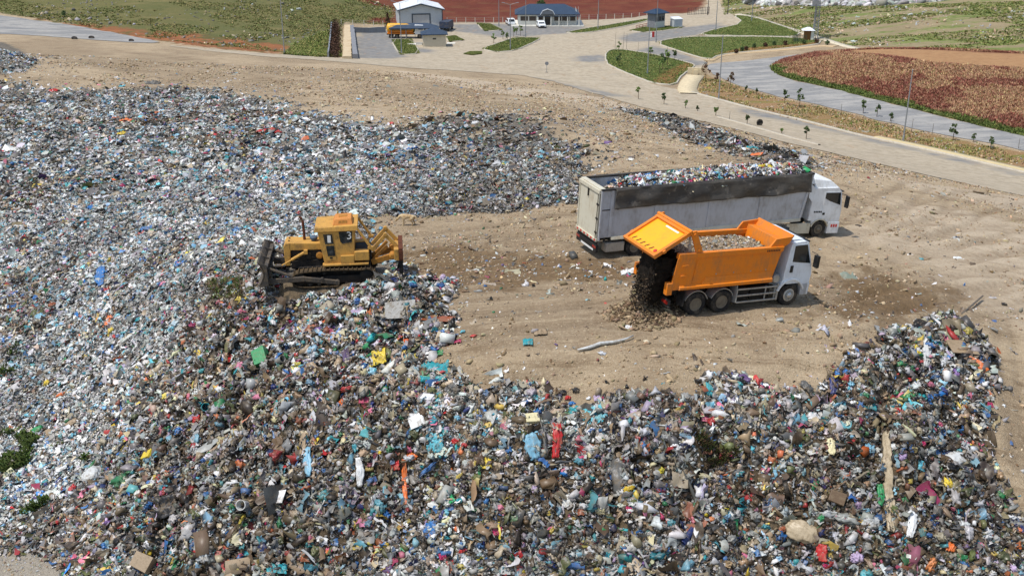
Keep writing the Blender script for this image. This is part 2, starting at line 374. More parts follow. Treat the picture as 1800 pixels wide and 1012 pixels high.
# ------------------------------------------------------------------ sky and sun
world = bpy.data.worlds.new('World'); bpy.context.scene.world = world; world.use_nodes = True
wn = world.node_tree; sky = wn.nodes.new('ShaderNodeTexSky'); sky.sky_type = 'NISHITA'; sky.sun_disc = False
SUN_EL = R(66); TO_SUN = Vector((-0.86, -0.48, 0)).normalized() * math.cos(SUN_EL) + Vector((0,0,math.sin(SUN_EL)))
sky.sun_elevation = SUN_EL; sky.sun_rotation = math.atan2(TO_SUN.x, TO_SUN.y); sky.air_density = 1.2; sky.dust_density = 1.5
wn.links.new(sky.outputs[0], wn.nodes['Background'].inputs[0]); wn.nodes['Background'].inputs[1].default_value = 0.145
sd_ = bpy.data.lights.new('sun', 'SUN'); sd_.energy = 3.55; sd_.angle = R(0.5); sd_.color = (1.0, 0.955, 0.89)
so = bpy.data.objects.new('sun', sd_); COL.objects.link(so); so.rotation_euler = (-TO_SUN).to_track_quat('-Z', 'Y').to_euler()
sc = bpy.context.scene
sc.view_settings.view_transform = 'Standard'; sc.view_settings.look = 'None'; sc.view_settings.exposure = 0.08; sc.view_settings.gamma = 1.0
sc.cycles.max_bounces = 6; sc.cycles.diffuse_bounces = 3; sc.cycles.glossy_bounces = 3; sc.cycles.transmission_bounces = 4

# ------------------------------------------------------------------ the ground: one sheet
ny, nx = XX.shape
idx = np.arange(ny*nx).reshape(ny, nx)
quads = np.stack([idx[:-1,:-1], idx[:-1,1:], idx[1:,1:], idx[1:,:-1]], -1).reshape(-1, 4)
t = NT('ground_soil', 0.95, 0, 0.2)
n_big = t.noise(0.055, 5, 0.6); n_mid = t.noise(0.5, 6, 0.65); n_fine = t.noise(4.5, 5, 0.7); n_vf = t.noise(17, 3, 0.6)
n_far = t.noise(0.12, 8, 0.72); n_str = t.noise(0.22, 7, 0.7, stretch=(0.35, 1.6, 1, R(12)))
def zone(name, k=1.0, lo=0.35, hi=0.65, n=None):
    a = t.attr(name).outputs['Fac']
    return t.step(t.math('ADD', a, t.math('MULTIPLY', t.math('SUBTRACT', n or n_mid, 0.5), k)), lo, hi)
def two(a, b, n, lo=0.4, hi=0.62): return t.mix(t.step(n, lo, hi), srgb(*a), srgb(*b))
dirt = two((150,132,107), (174,155,127), n_big, 0.4, 0.6)
dirt = t.mix(t.math('MULTIPLY', t.step(n_mid, 0.50, 0.68), 0.5), dirt, srgb(120,101,80))
dirt = t.mix(t.math('MULTIPLY', t.step(n_fine, 0.55, 0.72), 0.45), dirt, srgb(182,165,140))
dirt = t.mix(t.math('MULTIPLY', t.step(n_vf, 0.58, 0.70), 0.4), dirt, srgb(98,82,66))
n_trk = t.noise(0.9, 6, 0.72, stretch=(0.2, 2.2, 1, R(-22))); dirt = t.mix(t.math('MULTIPLY', t.step(n_trk, 0.52, 0.66), 0.6), dirt, srgb(112,93,70)); dirt = t.mix(t.math('MULTIPLY', t.step(n_trk, 0.46, 0.36), 0.5), dirt, srgb(184,166,138))
lug = t.math('SINE', t.math('MULTIPLY', t.attr('rutu').outputs['Fac'], 6.2832/0.55)); rutk = t.math('MULTIPLY', t.attr('rut').outputs['Fac'], t.math('ADD', t.math('MULTIPLY', t.step(lug, -0.2, 0.5), 0.28), 0.62))
dirt = t.mix(t.math('MULTIPLY', rutk, 0.6), dirt, srgb(102,84,64))
n_gr = t.noise(9.0, 4, 0.75); dirt = t.mix(t.math('MULTIPLY', t.step(n_gr, 0.52, 0.66), 0.4), dirt, srgb(112,94,74)); dirt = t.mix(t.math('MULTIPLY', t.step(n_gr, 0.46, 0.34), 0.45), dirt, srgb(196,180,154))
c = dirt
pale = t.mix(t.math('MULTIPLY', t.step(n_fine, 0.45, 0.65), 0.4), srgb(190,174,151), srgb(174,157,133))
pale = t.mix(t.math('MULTIPLY', t.step(n_trk, 0.5, 0.64), 0.5), pale, srgb(144,125,101)); pale = t.mix(t.math('MULTIPLY', t.step(n_gr, 0.53, 0.67), 0.4), pale, srgb(128,110,88)); pale = t.mix(t.math('MULTIPLY', rutk, 0.6), pale, srgb(126,107,84)); pale = t.mix(t.math('MULTIPLY', t.step(n_vf, 0.58, 0.70), 0.3), pale, srgb(118,102,82))
c = t.mix(t.math('MULTIPLY', zone('pale', 0.7), 0.8), c, pale)
c = t.mix(t.math('MULTIPLY', zone('organic', 1.6, 0.4, 0.8), 0.75), c, two((88,68,44), (114,90,60), n_fine))
gr = two((104,100,60), (92,94,54), n_far); gr = t.mix(t.math('MULTIPLY', t.step(n_fine, 0.5, 0.7), 0.5), gr, srgb(128,120,88)); gr = t.mix(t.math('MULTIPLY', t.step(n_mid, 0.52, 0.66), 0.6), gr, srgb(80,84,46)); gr = t.mix(t.math('MULTIPLY', t.step(n_str, 0.52, 0.64), 0.4), gr, srgb(136,120,82))
c = t.mix(zone('grasshill', 0.8), c, gr)
orng = two((150,96,60), (128,86,58), n_mid); orng = t.mix(t.math('MULTIPLY', t.step(n_far, 0.48, 0.58), 0.9), orng, srgb(86,88,50))
c = t.mix(zone('orange', 1.5), c, orng)
c = t.mix(zone('lush', 1.0), c, two((92,112,48), (126,140,88), n_mid))
red = two((98,48,36), (112,62,44), n_far); red = t.mix(t.math('MULTIPLY', t.step(n_str, 0.53, 0.66), 0.75), red, srgb(104,84,54))
c = t.mix(zone('redfield', 0.5), c, red)
dry = two((148,118,86), (136,112,74), n_far); dry = t.mix(t.step(n_str, 0.50, 0.63), dry, srgb(116,116,58)); dry = t.mix(t.math('MULTIPLY', t.step(n_fine, 0.5, 0.66), 0.55), dry, srgb(150,106,70))
c = t.mix(zone('dry', 0.8), c, dry)
hil = two((150,134,106), (134,122,92), n_far, 0.35, 0.65); hil = t.mix(t.step(n_str, 0.47, 0.57), hil, two((100,114,58), (124,130,76), n_mid)); hil = t.mix(t.math('MULTIPLY', t.step(n_fine, 0.55, 0.7), 0.4), hil, srgb(140,118,92))
c = t.mix(zone('hillside', 0.6), c, hil)
rk = two((176,176,174), (132,130,128), n_mid, 0.42, 0.58)
c = t.mix(zone('rock', 0.9), c, rk)
gv = two((158,150,136), (132,124,112), n_vf)
c = t.mix(zone('gravel', 0.8), c, gv)
tr = t.mix(t.attr('oldrub').outputs['Fac'], two((84,72,56), (110,95,74), n_mid), two((108,102,92), (128,120,108), n_mid)); tr = t.mix(t.math('MULTIPLY', t.step(n_fine, 0.5, 0.62), 0.6), tr, srgb(66,58,48))
c = t.mix(zone('rubbish', 0.5), c, tr)
t.color(c)
hb = t.math('ADD', t.math('MULTIPLY', n_fine, 0.6), t.math('MULTIPLY', n_vf, 0.4))
t.bump(hb, 0.9, 0.16)
M['ground'] = t.m
me = npmesh('ground', np.stack([XX.ravel(), YY.ravel(), Z.ravel()], 1), quads, [t.m], True)
_a = me.attributes.new('rutu', 'FLOAT', 'POINT'); _a.data.foreach_set('value', rutu.astype(np.float32).ravel())
def attr_f(name, arr):
    a = me.attributes.new(name, 'FLOAT', 'POINT'); a.data.foreach_set('value', np.clip(arr, 0, 1).astype(np.float32).ravel())
def soft(poly, w): return sdist(XX, YY, poly)/w + 0.5
attr_f('rut', rutf*(1-m_trash)); attr_f('oldrub', 0.5-sd_fresh/3); attr_f('rubbish', m_trash*np.clip(1-np.clip((YY-60)/10, 0, 1)*np.clip(1-sd_trash/9, 0, 1)*np.clip(-np.maximum(sd_strip, sd_pile), 0, 1)*0.75, 0.2, 1)); attr_f('gravel', soft(Z_GRAVEL, 2.5)); attr_f('grasshill', soft(Z_GRASSHILL, 7)); attr_f('orange', soft(Z_ORANGE, 12))
attr_f('lush', soft(Z_LUSH, 10)); attr_f('redfield', soft(Z_RED, 8)); attr_f('dry', soft(Z_DRY, 4)); attr_f('hillside', soft(Z_HILLR, 6)); attr_f('rock', soft(Z_ROCK, 6))
attr_f('organic', np.maximum(soft(Z_ORG1, 5), soft(Z_ORG2, 5)))
Z_PALE = ground_poly([(1100,195),(1250,240),(1400,272),(1600,330),(1960,420),(1960,372),(1600,318),(1400,262),(1250,222),(1060,172),(900,150),(700,124),(700,134),(900,168)])
attr_f('pale', np.maximum(soft(Z_PALE, 4), soft(ground_poly([(1480,430),(1560,350),(1700,370),(1960,440),(1960,640),(1700,540),(1600,450)]), 14)))
ground = bpy.data.objects.new('ground', me); link(ground); tag(ground, kind='structure', label='bare tan landfill earth running out to fields and hills', cat='ground')

# ------------------------------------------------------------------ sheets laid on the ground
def smooth_poly(xy, step=1.2, jit=0.0, seed=0, rounds=2):
    p = np.asarray(xy, float)
    for _ in range(rounds):
        q = np.roll(p, -1, 0); p = np.stack([0.75*p+0.25*q, 0.25*p+0.75*q], 1).reshape(-1, 2)
    out = []
    for a, b in zip(p, np.roll(p, -1, 0)):
        n = max(1, int(np.linalg.norm(b-a)/step))
        for k in range(n): out.append(a + (b-a)*k/n)
    out = np.array(out)
    keep = [0]
    for i in range(1, len(out)):
        if np.linalg.norm(out[i]-out[keep[-1]]) > 0.25*step: keep.append(i)
    out = out[keep]
    if jit:
        out = out + jit*np.stack([fbm(out[:,0]*0.7, out[:,1]*0.7, 3, seed)-0.5, fbm(out[:,0]*0.7+50, out[:,1]*0.7, 3, seed+1)-0.5], 1)*2
    return out
def sheet(name, outline, off, mat, spacing=2.0, kind='structure', label=None, cat=None, crown=None, attrs=()):
    lo, hi = outline.min(0), outline.max(0)
    gx, gy = np.meshgrid(np.arange(lo[0], hi[0], spacing), np.arange(lo[1], hi[1], spacing)); gx = gx.ravel(); gy = gy.ravel()
    d = sdist(gx, gy, outline); k = d > 0.45*spacing
    pts = np.concatenate([outline, np.stack([gx[k], gy[k]], 1)]); n = len(outline)
    v, _, fcs, *_ = geometry.delaunay_2d_cdt([Vector(p) for p in pts], [(i, (i+1) % n) for i in range(n)], [], 1, 1e-5)
    v = np.array([(p.x, p.y) for p in v]); z = ground_h(v[:,0], v[:,1]) + off
    if crown: z = z + crown(v[:,0], v[:,1], np.clip(sdist(v[:,0], v[:,1], outline), 0, None))
    fcs = np.array([f for f in fcs if len(f) == 3])
    a = v[fcs]; ar = (a[:,1,0]-a[:,0,0])*(a[:,2,1]-a[:,0,1]) - (a[:,1,1]-a[:,0,1])*(a[:,2,0]-a[:,0,0])
    fcs[ar < 0] = fcs[ar < 0][:, ::-1]
    m = npmesh(name, np.stack([v[:,0], v[:,1], z], 1), fcs, [mat], True)
    for nm, fn in attrs:
        at_ = m.attributes.new(nm, 'FLOAT', 'POINT'); at_.data.foreach_set('value', np.clip(fn(v[:,0], v[:,1]), 0, 1).astype(np.float32))
    o = bpy.data.objects.new(name, m); link(o); return tag(o, label, cat, None, kind)

t = NT('dusty_asphalt', 0.9, 0, 0.25)
n1 = t.noise(0.10, 6, 0.65, stretch=(0.5, 1.4, 1, R(-25))); n2 = t.noise(0.9, 5, 0.65); n3 = t.noise(6, 3, 0.6)
asp = t.mix(t.step(n2, 0.4, 0.65), srgb(118,117,115), srgb(138,136,131))
dst = t.mix(t.step(n2, 0.4, 0.65), srgb(176,163,141), srgb(160,147,125))
a = t.attr('bare').outputs['Fac']
k = t.step(t.math('ADD', t.math('SUBTRACT', n1, t.math('MULTIPLY', a, 0.55)), t.math('MULTIPLY', t.math('SUBTRACT', n2, 0.5), 0.35)), 0.12, 0.42)
cc = t.mix(k, asp, dst); cc = t.mix(t.math('MULTIPLY', t.step(n3, 0.56, 0.7), 0.18), cc, srgb(110,100,90))
pe = t.noise(0.35, 5, 0.7, stretch=(1.8, 0.5, 1, R(-20))); cc = t.mix(t.math('MULTIPLY', t.step(pe, 0.57, 0.68), 0.45), cc, srgb(160,134,104))
st_ = t.noise(0.8, 6, 0.7, stretch=(0.25, 2.2, 1, R(-20))); cc = t.mix(t.math('MULTIPLY', t.step(st_, 0.5, 0.64), 0.55), cc, srgb(128,119,104)); sp_ = t.noise(1.8, 5, 0.75); cc = t.mix(t.math('MULTIPLY', t.step(sp_, 0.52, 0.68), 0.2), cc, srgb(104,98,90)); cc = t.mix(t.math('MULTIPLY', t.step(sp_, 0.46, 0.36), 0.15), cc, srgb(186,176,160))
t.color(cc).bump(n3, 0.3, 0.02); M['asphalt'] = t.m
BARE = [ground_poly(q) for q in ([(625,60),(690,52),(722,100),(690,104),(622,102)], [(790,44),(905,42),(1040,46),(990,60),(880,66),(800,56)], [(1085,66),(1120,58),(1200,50),(1260,42),(1280,48),(1160,72),(1100,76)],
        [(1150,80),(1250,110),(1215,116),(1120,90)], [(1020,98),(1065,96),(1066,114),(1010,108)], [(735,80),(772,96),(715,92)], [(900,132),(1000,150),(1100,168),(1060,168),(950,140)], [(1300,196),(1800,312),(1980,355),(1980,347),(1800,304),(1300,188)])]
def bare(x, y): 
    s = np.zeros(len(x))
    for b in BARE: s = np.maximum(s, sdist(x, y, b)/5 + 0.4)
    return s
road = sheet('road', smooth_poly(Z_PAVED, 1.2, 0.9, 3, 1), 0.05, M['asphalt'], 2.5, label='dusty pale road and paved yard round the site buildings', cat='road', attrs=[('bare', bare)])
t = NT('crushed_stone', 0.95, 0, 0.2)
n1 = t.noise(0.3, 6, 0.7, stretch=(0.4, 1.5, 1, R(-20))); n2 = t.noise(1.2, 6, 0.75); n3 = t.noise(3.5, 4, 0.75)
cc = t.mix(t.step(n1, 0.4, 0.62), srgb(128,128,127), srgb(158,155,149)); cc = t.mix(t.math('MULTIPLY', t.step(n2, 0.52, 0.7), 0.6), cc, srgb(108,105,100)); cc = t.mix(t.math('MULTIPLY', t.step(n3, 0.55, 0.7), 0.35), cc, srgb(164,162,157))
t.color(cc).bump(n3, 0.5, 0.04); M['stone'] = t.m
sheet('gravel_road', smooth_poly(Z_UPROAD, 1.6, 0.5, 5, 1), 0.06, M['stone'], 2.0, label='grey gravel road climbing past the orange bank', cat='road')
sheet('gravel_track', smooth_poly(Z_TRACK, 1.6, 0.6, 7, 1), 0.06, M['stone'], 2.0, label='grey gravel track curving round the reddish mound', cat='track')

# grass islands with kerbs
t = NT('rough_lawn', 0.95, 0, 0.15)
n1 = t.noise(0.25, 6, 0.7); n2 = t.noise(1.6, 5, 0.7); n3 = t.noise(7, 3, 0.7)
cc = t.mix(t.step(n1, 0.4, 0.62), srgb(78,92,44), srgb(98,106,58)); cc = t.mix(t.math('MULTIPLY', t.step(n2, 0.52, 0.68), 0.7), cc, srgb(112,106,62)); cc = t.mix(t.math('MULTIPLY', t.step(n3, 0.5, 0.66), 0.5), cc, srgb(56,74,30))
e = t.attr('worn').outputs['Fac']; cc = t.mix(t.step(t.math('ADD', e, t.math('MULTIPLY', t.math('SUBTRACT', n2, 0.5), 1.2)), 0.45, 0.8), cc, srgb(132,98,62))
t.color(cc).bump(n3, 0.8, 0.15); M['lawn'] = t.m
M['kerb'] = paint('kerb_concrete', (186,178,162), 0.85, dirt=(140,128,108))
WORN = [ground_poly(q) for q in ([(1185,152),(1195,132),(1225,115),(1210,108),(1160,130),(1140,148)], [(1248,108),(1262,98),(1310,92),(1400,85),(1450,78),(1448,74),(1380,80),(1300,86),(1250,97)])]
def worn(x, y):
    s = np.zeros(len(x))
    for b in WORN: s = np.maximum(s, sdist(x, y, b)/3 + 0.5)
    return s
ISL = [('front of the office', [(846,87),(880,76),(905,67),(949,68),(945,72),(905,90),(872,93)], 0.1, True), ('beside the shed yard', [(838,42),(862,43),(884,54),(852,56)], 0.1, True),
 ('along the office drive', [(994,58),(1060,46),(1138,34),(1140,37),(1112,44),(1045,57),(1010,60)], 0.1, True), ('under the gatehouse', [(1106,55),(1130,49),(1182,47),(1200,50),(1160,56),(1130,58)], 0.1, True),
 ('beside the culvert', [(1066,92),(1086,87),(1160,99),(1215,113),(1222,118),(1196,134),(1186,151),(1150,148),(1110,133),(1082,121),(1066,112)], 0.12, True),
 ('below the path', [(1150,76),(1200,66),(1300,65),(1418,68),(1450,76),(1400,84),(1310,92),(1262,98),(1247,107),(1200,93)], 0.12, True),
 ('above the path', [(1226,63),(1256,53),(1309,42),(1288,28),(1318,30),(1408,57),(1394,67),(1300,63.5)], 0.12, True), ('beside the small hut', [(688,71),(724,70),(738,95),(704,98)], 0.1, True),
 ('behind the small hut', [(785,66),(800,64),(816,72),(790,75)], 0.1, True), ('in the middle of the road', [(816,96),(826,92),(846,92),(846,96),(830,98)], 0.05, False)]
for nm, px, hgt, kb in ISL:
    o = smooth_poly(ground_poly(px), 1.0, 0.12, 2, 1)
    sheet('lawn', o, 0.05+hgt, M['lawn'], 1.5, label='rough green verge ' + nm, cat='verge', attrs=[('worn', worn)])
    if kb:
        zk = ground_h(o[:,0], o[:,1]); mb = MB(); L = len(o); cen = o.mean(0)
        V = []; nrm = np.roll(o, -1, 0) - np.roll(o, 1, 0); nrm = np.stack([nrm[:,1], -nrm[:,0]], 1); nrm /= np.linalg.norm(nrm, axis=1, keepdims=True)+1e-9
        sgn = 1 if (np.roll(o,-1,0)[:,1]*o[:,0] - np.roll(o,-1,0)[:,0]*o[:,1]).sum() > 0 else -1
        for w_, h_ in ((-0.02, 0.0), (-0.02, hgt+0.11), (0.24, hgt+0.11), (0.24, 0.0)):
            q = o + nrm*sgn*w_; V.append(np.stack([q[:,0], q[:,1], zk + h_], 1))
        V = np.stack(V, 1).reshape(-1, 3); Fk = []
        for i in range(L):
            j = (i+1) % L
            for k in range(3): Fk.append([4*i+k, 4*i+k+1, 4*j+k+1, 4*j+k])
        mk = npmesh('kerb', V, np.array(Fk), [M['kerb']]); ko = bpy.data.objects.new('kerb', mk); link(ko); tag(ko, 'pale concrete kerb round the verge ' + nm, 'kerb', None, 'structure')
def strip(name, px, w, off, h, mat, **kw):
    """a band of width w following photo points"""
    p = cast(np.array(px, float))[:, :2]; q = []
    for a, b in zip(p, p[1:]):
        n = max(1, int(np.linalg.norm(b-a)/1.0))
        for k in range(n): q.append(a+(b-a)*k/n)
    q.append(p[-1]); q = np.array(q)
    for _ in range(3): q[1:-1] = (q[:-2] + 2*q[1:-1] + q[2:])/4
    d = np.gradient(q, axis=0); d /= np.linalg.norm(d, axis=1, keepdims=True); nn = np.stack([-d[:,1], d[:,0]], 1)
    V = []
    for s_, hh in ((-w/2, -0.05), (-w/2, h), (w/2, h), (w/2, -0.05)):
        r = q + nn*s_; V.append(np.stack([r[:,0], r[:,1], ground_h(r[:,0], r[:,1]) + off + hh], 1))
    V = np.stack(V, 1).reshape(-1, 3); Fk = [[4*i+k, 4*i+k+1, 4*i+k+5, 4*i+k+4] for i in range(len(q)-1) for k in range(3)]
    m_ = npmesh(name, V, np.array(Fk), [mat]); o = bpy.data.objects.new(name, m_); link(o); return tag(o, **kw)
strip('path', [(1225,65.5),(1300,65),(1360,65.5),(1400,67.5)], 1.3, 0.12, 0.08, paint('path_paving', (168,160,146), 0.9), label='narrow paved path between the two verges', cat='path', kind='structure')
strip('drain', [(1296,26),(1318,30),(1408,57),(1440,67),(1480,80),(1510,87)], 1.5, 0.03, 0.10, paint('pale_concrete', (206,196,172), 0.9), label='pale concrete drain running down beside the hillside', cat='drain', kind='structure')
strip('kerb', [(1215,163),(1300,186),(1400,210),(1500,236),(1560,249),(1650,269),(1800,304),(1980,348)], 0.5, 0.05, 0.16, M['kerb'], label='low pale kerb along the far edge of the haul road', cat='kerb', kind='structure')
strip('drain', [(1540,243),(1580,251),(1650,266.5),(1800,301),(1980,345)], 1.5, 0.05, 0.22, paint('channel_concrete', (196,178,140), 0.9, dirt=(150,150,90)), label='mossy concrete channel along the haul road', cat='drain', kind='structure')
strip('kerb', [(1262,207),(1300,217),(1345,230),(1400,246),(1440,256)], 0.4, 0.05, 0.13, M['kerb'], label='half buried kerb on the tip side of the haul road', cat='kerb', kind='structure')
strip('path', [(1246,108),(1262,99),(1310,93),(1400,86),(1448,80),(1470,82)], 2.0, 0.04, 0.05, paint('sandy_path', (190,166,130), 0.95), label='sandy path along the lower edge of the verge', cat='path', kind='structure')

# reddish mound
t = NT('reed_ground', 0.95, 0, 0.15)
n1 = t.noise(0.16, 7, 0.7, stretch=(0.6, 1.2, 1, R(20))); n2 = t.noise(0.9, 6, 0.75); n3 = t.noise(5, 4, 0.7)
cc = t.mix(t.step(n1, 0.38, 0.64), srgb(110,66,54), srgb(140,106,78)); cc = t.mix(t.math('MULTIPLY', t.step(n2, 0.5, 0.68), 0.6), cc, srgb(96,54,48)); cc = t.mix(t.math('MULTIPLY', t.step(n3, 0.5, 0.64), 0.45), cc, srgb(172,138,104))
g = t.attr('green').outputs['Fac']; cc = t.mix(t.step(t.math('ADD', g, t.math('MULTIPLY', t.math('SUBTRACT', n2, 0.5), 0.9)), 0.4, 0.7), cc, srgb(82,92,48))
pl = t.attr('bald').outputs['Fac']; cc = t.mix(t.math('MULTIPLY', t.step(t.math('ADD', pl, t.math('SUBTRACT', n1, 0.5)), 0.35, 0.75), 0.85), cc, t.mix(t.step(n2, 0.4, 0.7), srgb(178,140,100), srgb(160,122,86)))
t.color(cc).bump(n3, 0.9, 0.25); M['reeds_ground'] = t.m
GREEN_EDGE = ground_poly([(1352,120),(1362,131),(1400,144),(1480,161),(1600,192),(1700,217),(1800,240),(1980,280)])
BALD = ground_poly([(1480,92),(1600,90),(1980,98),(1980,126),(1760,124),(1640,116),(1520,100)])
green_edge = lambda x, y: 1.0 - sdist(x, y, GREEN_EDGE, False)/4.5
mound = sheet('mound', smooth_poly(Z_MOUND, 1.6, 0.4, 9, 1), 0.08, M['reeds_ground'], 1.6, label='low mound of reddish dry grass inside the gravel track', cat='mound', crown=lambda x, y, d: 0.5*(1-np.exp(-d/3)),
      attrs=[('green', green_edge), ('bald', lambda x, y: sdist(x, y, BALD)/5+0.5)])
# ------------------------------------------------------------------ vehicle paints
def PM(k, *a, **kw): M[k] = paint(k, *a, **kw); return M[k]
PM('orange_paint', (226,126,20), 0.45, 0, (150,112,72), 0.7, 1.1)
PM('orange_light', (250,170,30), 0.42, 0, (190,128,60), 0.35, 1.2)
PM('white_paint', (228,231,233), 0.35, 0, (150,142,128), 0.45, 1.0)
PM('white_cab', (222,229,236), 0.3, 0, (140,135,125), 0.35, 1.2)
PM('grey_paint', (184,186,190), 0.5, 0, (132,122,108), 0.7, 0.8)
PM('cream_paint', (200,195,176), 0.55, 0, (150,128,96), 0.7, 0.7)
PM('tyre', (34,34,35), 0.85, 0, (112,102,88), 0.7, 2.0, 0.25)
PM('rim', (120,112,98), 0.6, 0.2, (92,80,66), 0.7, 3.0)
PM('rim_bright', (196,196,192), 0.35, 0.6, (110,102,90), 0.5, 3.0)
PM('chassis', (40,40,42), 0.75, 0, (96,86,72), 0.7, 1.5)
PM('black_plastic', (22,23,25), 0.55, 0, (80,74,66), 0.4, 2.0)
PM('alu', (176,176,172), 0.45, 0.5, (110,100,86), 0.6, 2.0)
PM('tarp', (80,77,74), 0.6, 0, (132,124,112), 0.6, 0.7, 0.35)
PM('dozer_yellow', (196,148,70), 0.65, 0, (132,104,66), 0.95, 1.9)
PM('dozer_worn', (176,120,44), 0.65, 0, (104,80,50), 0.85, 1.6)
PM('track_steel', (72,62,48), 0.7, 0.3, (128,104,70), 0.85, 3.0)
PM('blade_steel', (70,66,62), 0.7, 0.2, (126,110,88), 0.9, 2.5)
PM('dark_iron', (30,29,28), 0.7, 0.2, (78,66,52), 0.7, 2.0)
PM('rust', (98,54,34), 0.85, 0.1, (60,42,34), 0.7, 3.0)
PM('red_mark', (196,52,40), 0.5, 0, (140,70,60), 0.4, 3)
PM('white_mark', (226,226,222), 0.55, 0, (170,166,158), 0.4, 3)
PM('dark_mark', (70,40,22), 0.6, 0, (110,70,36), 0.4, 3)
PM('lamp_red', (150,24,20), 0.25)
PM('lamp_clear', (210,214,216), 0.15)
PM('blue_roof', (42,70,98), 0.5, 0, (70,96,124), 0.5, 0.5)
t = NT('tarp_cloth', 0.6, 0, 0.35); n1 = t.noise(1.1, 5, 0.65, True, (0.6,1,1.6)); n2 = t.noise(2.0, 5, 0.7, True, (0.9,1,0.9)); c = t.mix(t.step(n1, 0.4, 0.65), srgb(64,61,58), srgb(92,87,80)); c = t.mix(t.math('MULTIPLY', t.step(n2, 0.56, 0.66), 0.5), c, srgb(140,132,120)); t.color(c); M['tarp'] = t.m  # lighter streak noise paints sunlit fold highlights into the cloth colour
t = NT('glass_dark', 0.08, 0, 0.6); t.color((0.012, 0.016, 0.018, 1)); M['glass'] = t.m
t = NT('glass_green', 0.1, 0, 0.6); t.color((0.10, 0.16, 0.09, 1)); M['glass_green'] = t.m

def pose(name, loc, ang, k, label, cat, dz=0.0):
    o = empty(name, (0,0,0), 0, label, cat)
    y, p, r = (R(a) for a in ang)
    cy, sy, cp, sp, cr, sr = math.cos(y), math.sin(y), math.cos(p), math.sin(p), math.cos(r), math.sin(r)
    m = Matrix(((cy,-sy,0),(sy,cy,0),(0,0,1))) @ Matrix(((cp,0,-sp),(0,1,0),(sp,0,cp))) @ Matrix(((1,0,0),(0,cr,-sr),(0,sr,cr)))
    c = Vector((0,0,CH)); l = c + (Vector(loc) - c) * k
    l = l + m @ Vector((0,0,dz*k))
    o.matrix_world = Matrix.Translation(l) @ m.to_4x4() @ Matrix.Scale(k, 4)
    return o
def wheel(parent, x, y, r, w, out, rim='rim', name='wheel', z=None, dish=0.08, seg=28):
    """tyre with shoulders and tread blocks; out = -1 or 1 is the side that faces outwards"""
    z = r if z is None else z; c = (x, y, z); h = w/2
    mb = MB(); mb.lathe([(r*0.56,-h*0.8),(r*0.62,-h),(r*0.9,-h),(r*0.985,-h*0.78),(r,-h*0.5),(r*0.975,-h*0.12),(r*0.975,h*0.12),(r,h*0.5),(r*0.985,h*0.78),(r*0.9,h),(r*0.62,h),(r*0.56,h*0.8)], seg, c)
    for i in range(seg):
        a = 2*math.pi*(i+0.5)/seg
        for s in (-1, 1):
            p = Vector((x+math.cos(a)*r*0.99, y+s*h*0.55, z+math.sin(a)*r*0.99)); tdir = Vector((-math.sin(a),0,math.cos(a)))
            mb.bar(p - tdir*r*0.05 + Vector((0,-h*0.28,0)), p - tdir*r*0.05 + Vector((0,h*0.28,0)), r*0.06, r*0.05, (math.cos(a),0,math.sin(a)))
    wo = mb.build(name, M['tyre'], parent)
    mb = MB(); s = out
    mb.lathe([(r*0.57, s*h*0.86),(r*0.57, s*h*0.98),(r*0.50, s*h*0.96),(r*0.46, s*(h-dish*0.5)),(r*0.40, s*(h-dish-0.06)),(r*0.26, s*(h-dish-0.05)),(r*0.25, s*(h-dish+0.04)),(r*0.12, s*(h-dish+0.10)),(0.01, s*(h-dish+0.10))], 20, c)
    for i in range(10):
        a = 2*math.pi*i/10; mb.lathe([(0.026, s*(h-dish-0.06)),(0.026, s*(h-dish+0.03)),(0.008, s*(h-dish+0.04))], 6, (x+math.cos(a)*r*0.34, y, z+math.sin(a)*r*0.34))
    mb.build('rim', M[rim], wo)
    return wo
def arc(cx, cz, r, a0, a1, n=10): return [(cx+r*math.cos(R(a0+(a1-a0)*i/n)), cz+r*math.sin(R(a0+(a1-a0)*i/n))) for i in range(n+1)]
def text_obj(txt, size, mat, parent, mw, name='lettering', th=0.006):
    cu = bpy.data.curves.new(name, 'FONT'); cu.body = txt; cu.size = size; cu.extrude = th; cu.align_x = 'CENTER'; cu.align_y = 'CENTER'
    o = bpy.data.objects.new(name, cu); link(o)
    dg = bpy.context.evaluated_depsgraph_get(); me_ = bpy.data.meshes.new_from_object(o.evaluated_get(dg)); bpy.data.objects.remove(o)
    me_.materials.clear(); me_.materials.append(mat); q = bpy.data.objects.new(name, me_); link(q, parent); q.matrix_local = mw; return q

# ================================================================== orange tipper lorry
TIP = pose('dump_truck', (11.73,44.6,14.51), (24.7,-4.5,2.6), 1.05, 'white cabbed lorry with orange tipper body, tailgate swung up, dropping dark soil', 'dump truck')
for y, o in ((-1.06,-1),(1.06,1)): wheel(TIP, 0, y, 0.52, 0.30, o, 'rim_bright', dish=-0.02)
for x in (-3.64,-4.98):
    for y, o in ((-0.97,-1),(0.97,1)): wheel(TIP, x, y, 0.52, 0.56, o, 'rim', dish=0.17)
mb = MB()
for s in (-1,1): mb.box(-6.2,1.1,s*0.42-0.05,s*0.42+0.05,0.72,1.0)
for x in (-5.9,-4.3,-2.6,-1.2,0.9): mb.box(x-0.06,x+0.06,-0.37,0.37,0.75,0.97)
for x in (0,-3.64,-4.98): mb.tube([(x,-0.9,0.52),(x,0.9,0.52)], 0.11, 10); 
for x in (-3.64,-4.98): mb.lathe([(0.05,-0.3),(0.24,-0.12),(0.24,0.12),(0.05,0.3)], 12, (x,0,0.55))
mb.box(-6.15,-1.3,-0.5,0.5,1.0,1.28); mb.box(-3.0,-1.5,0.5,1.1,0.45,0.95)
mb.build('chassis', M['chassis'], TIP, 0.01)
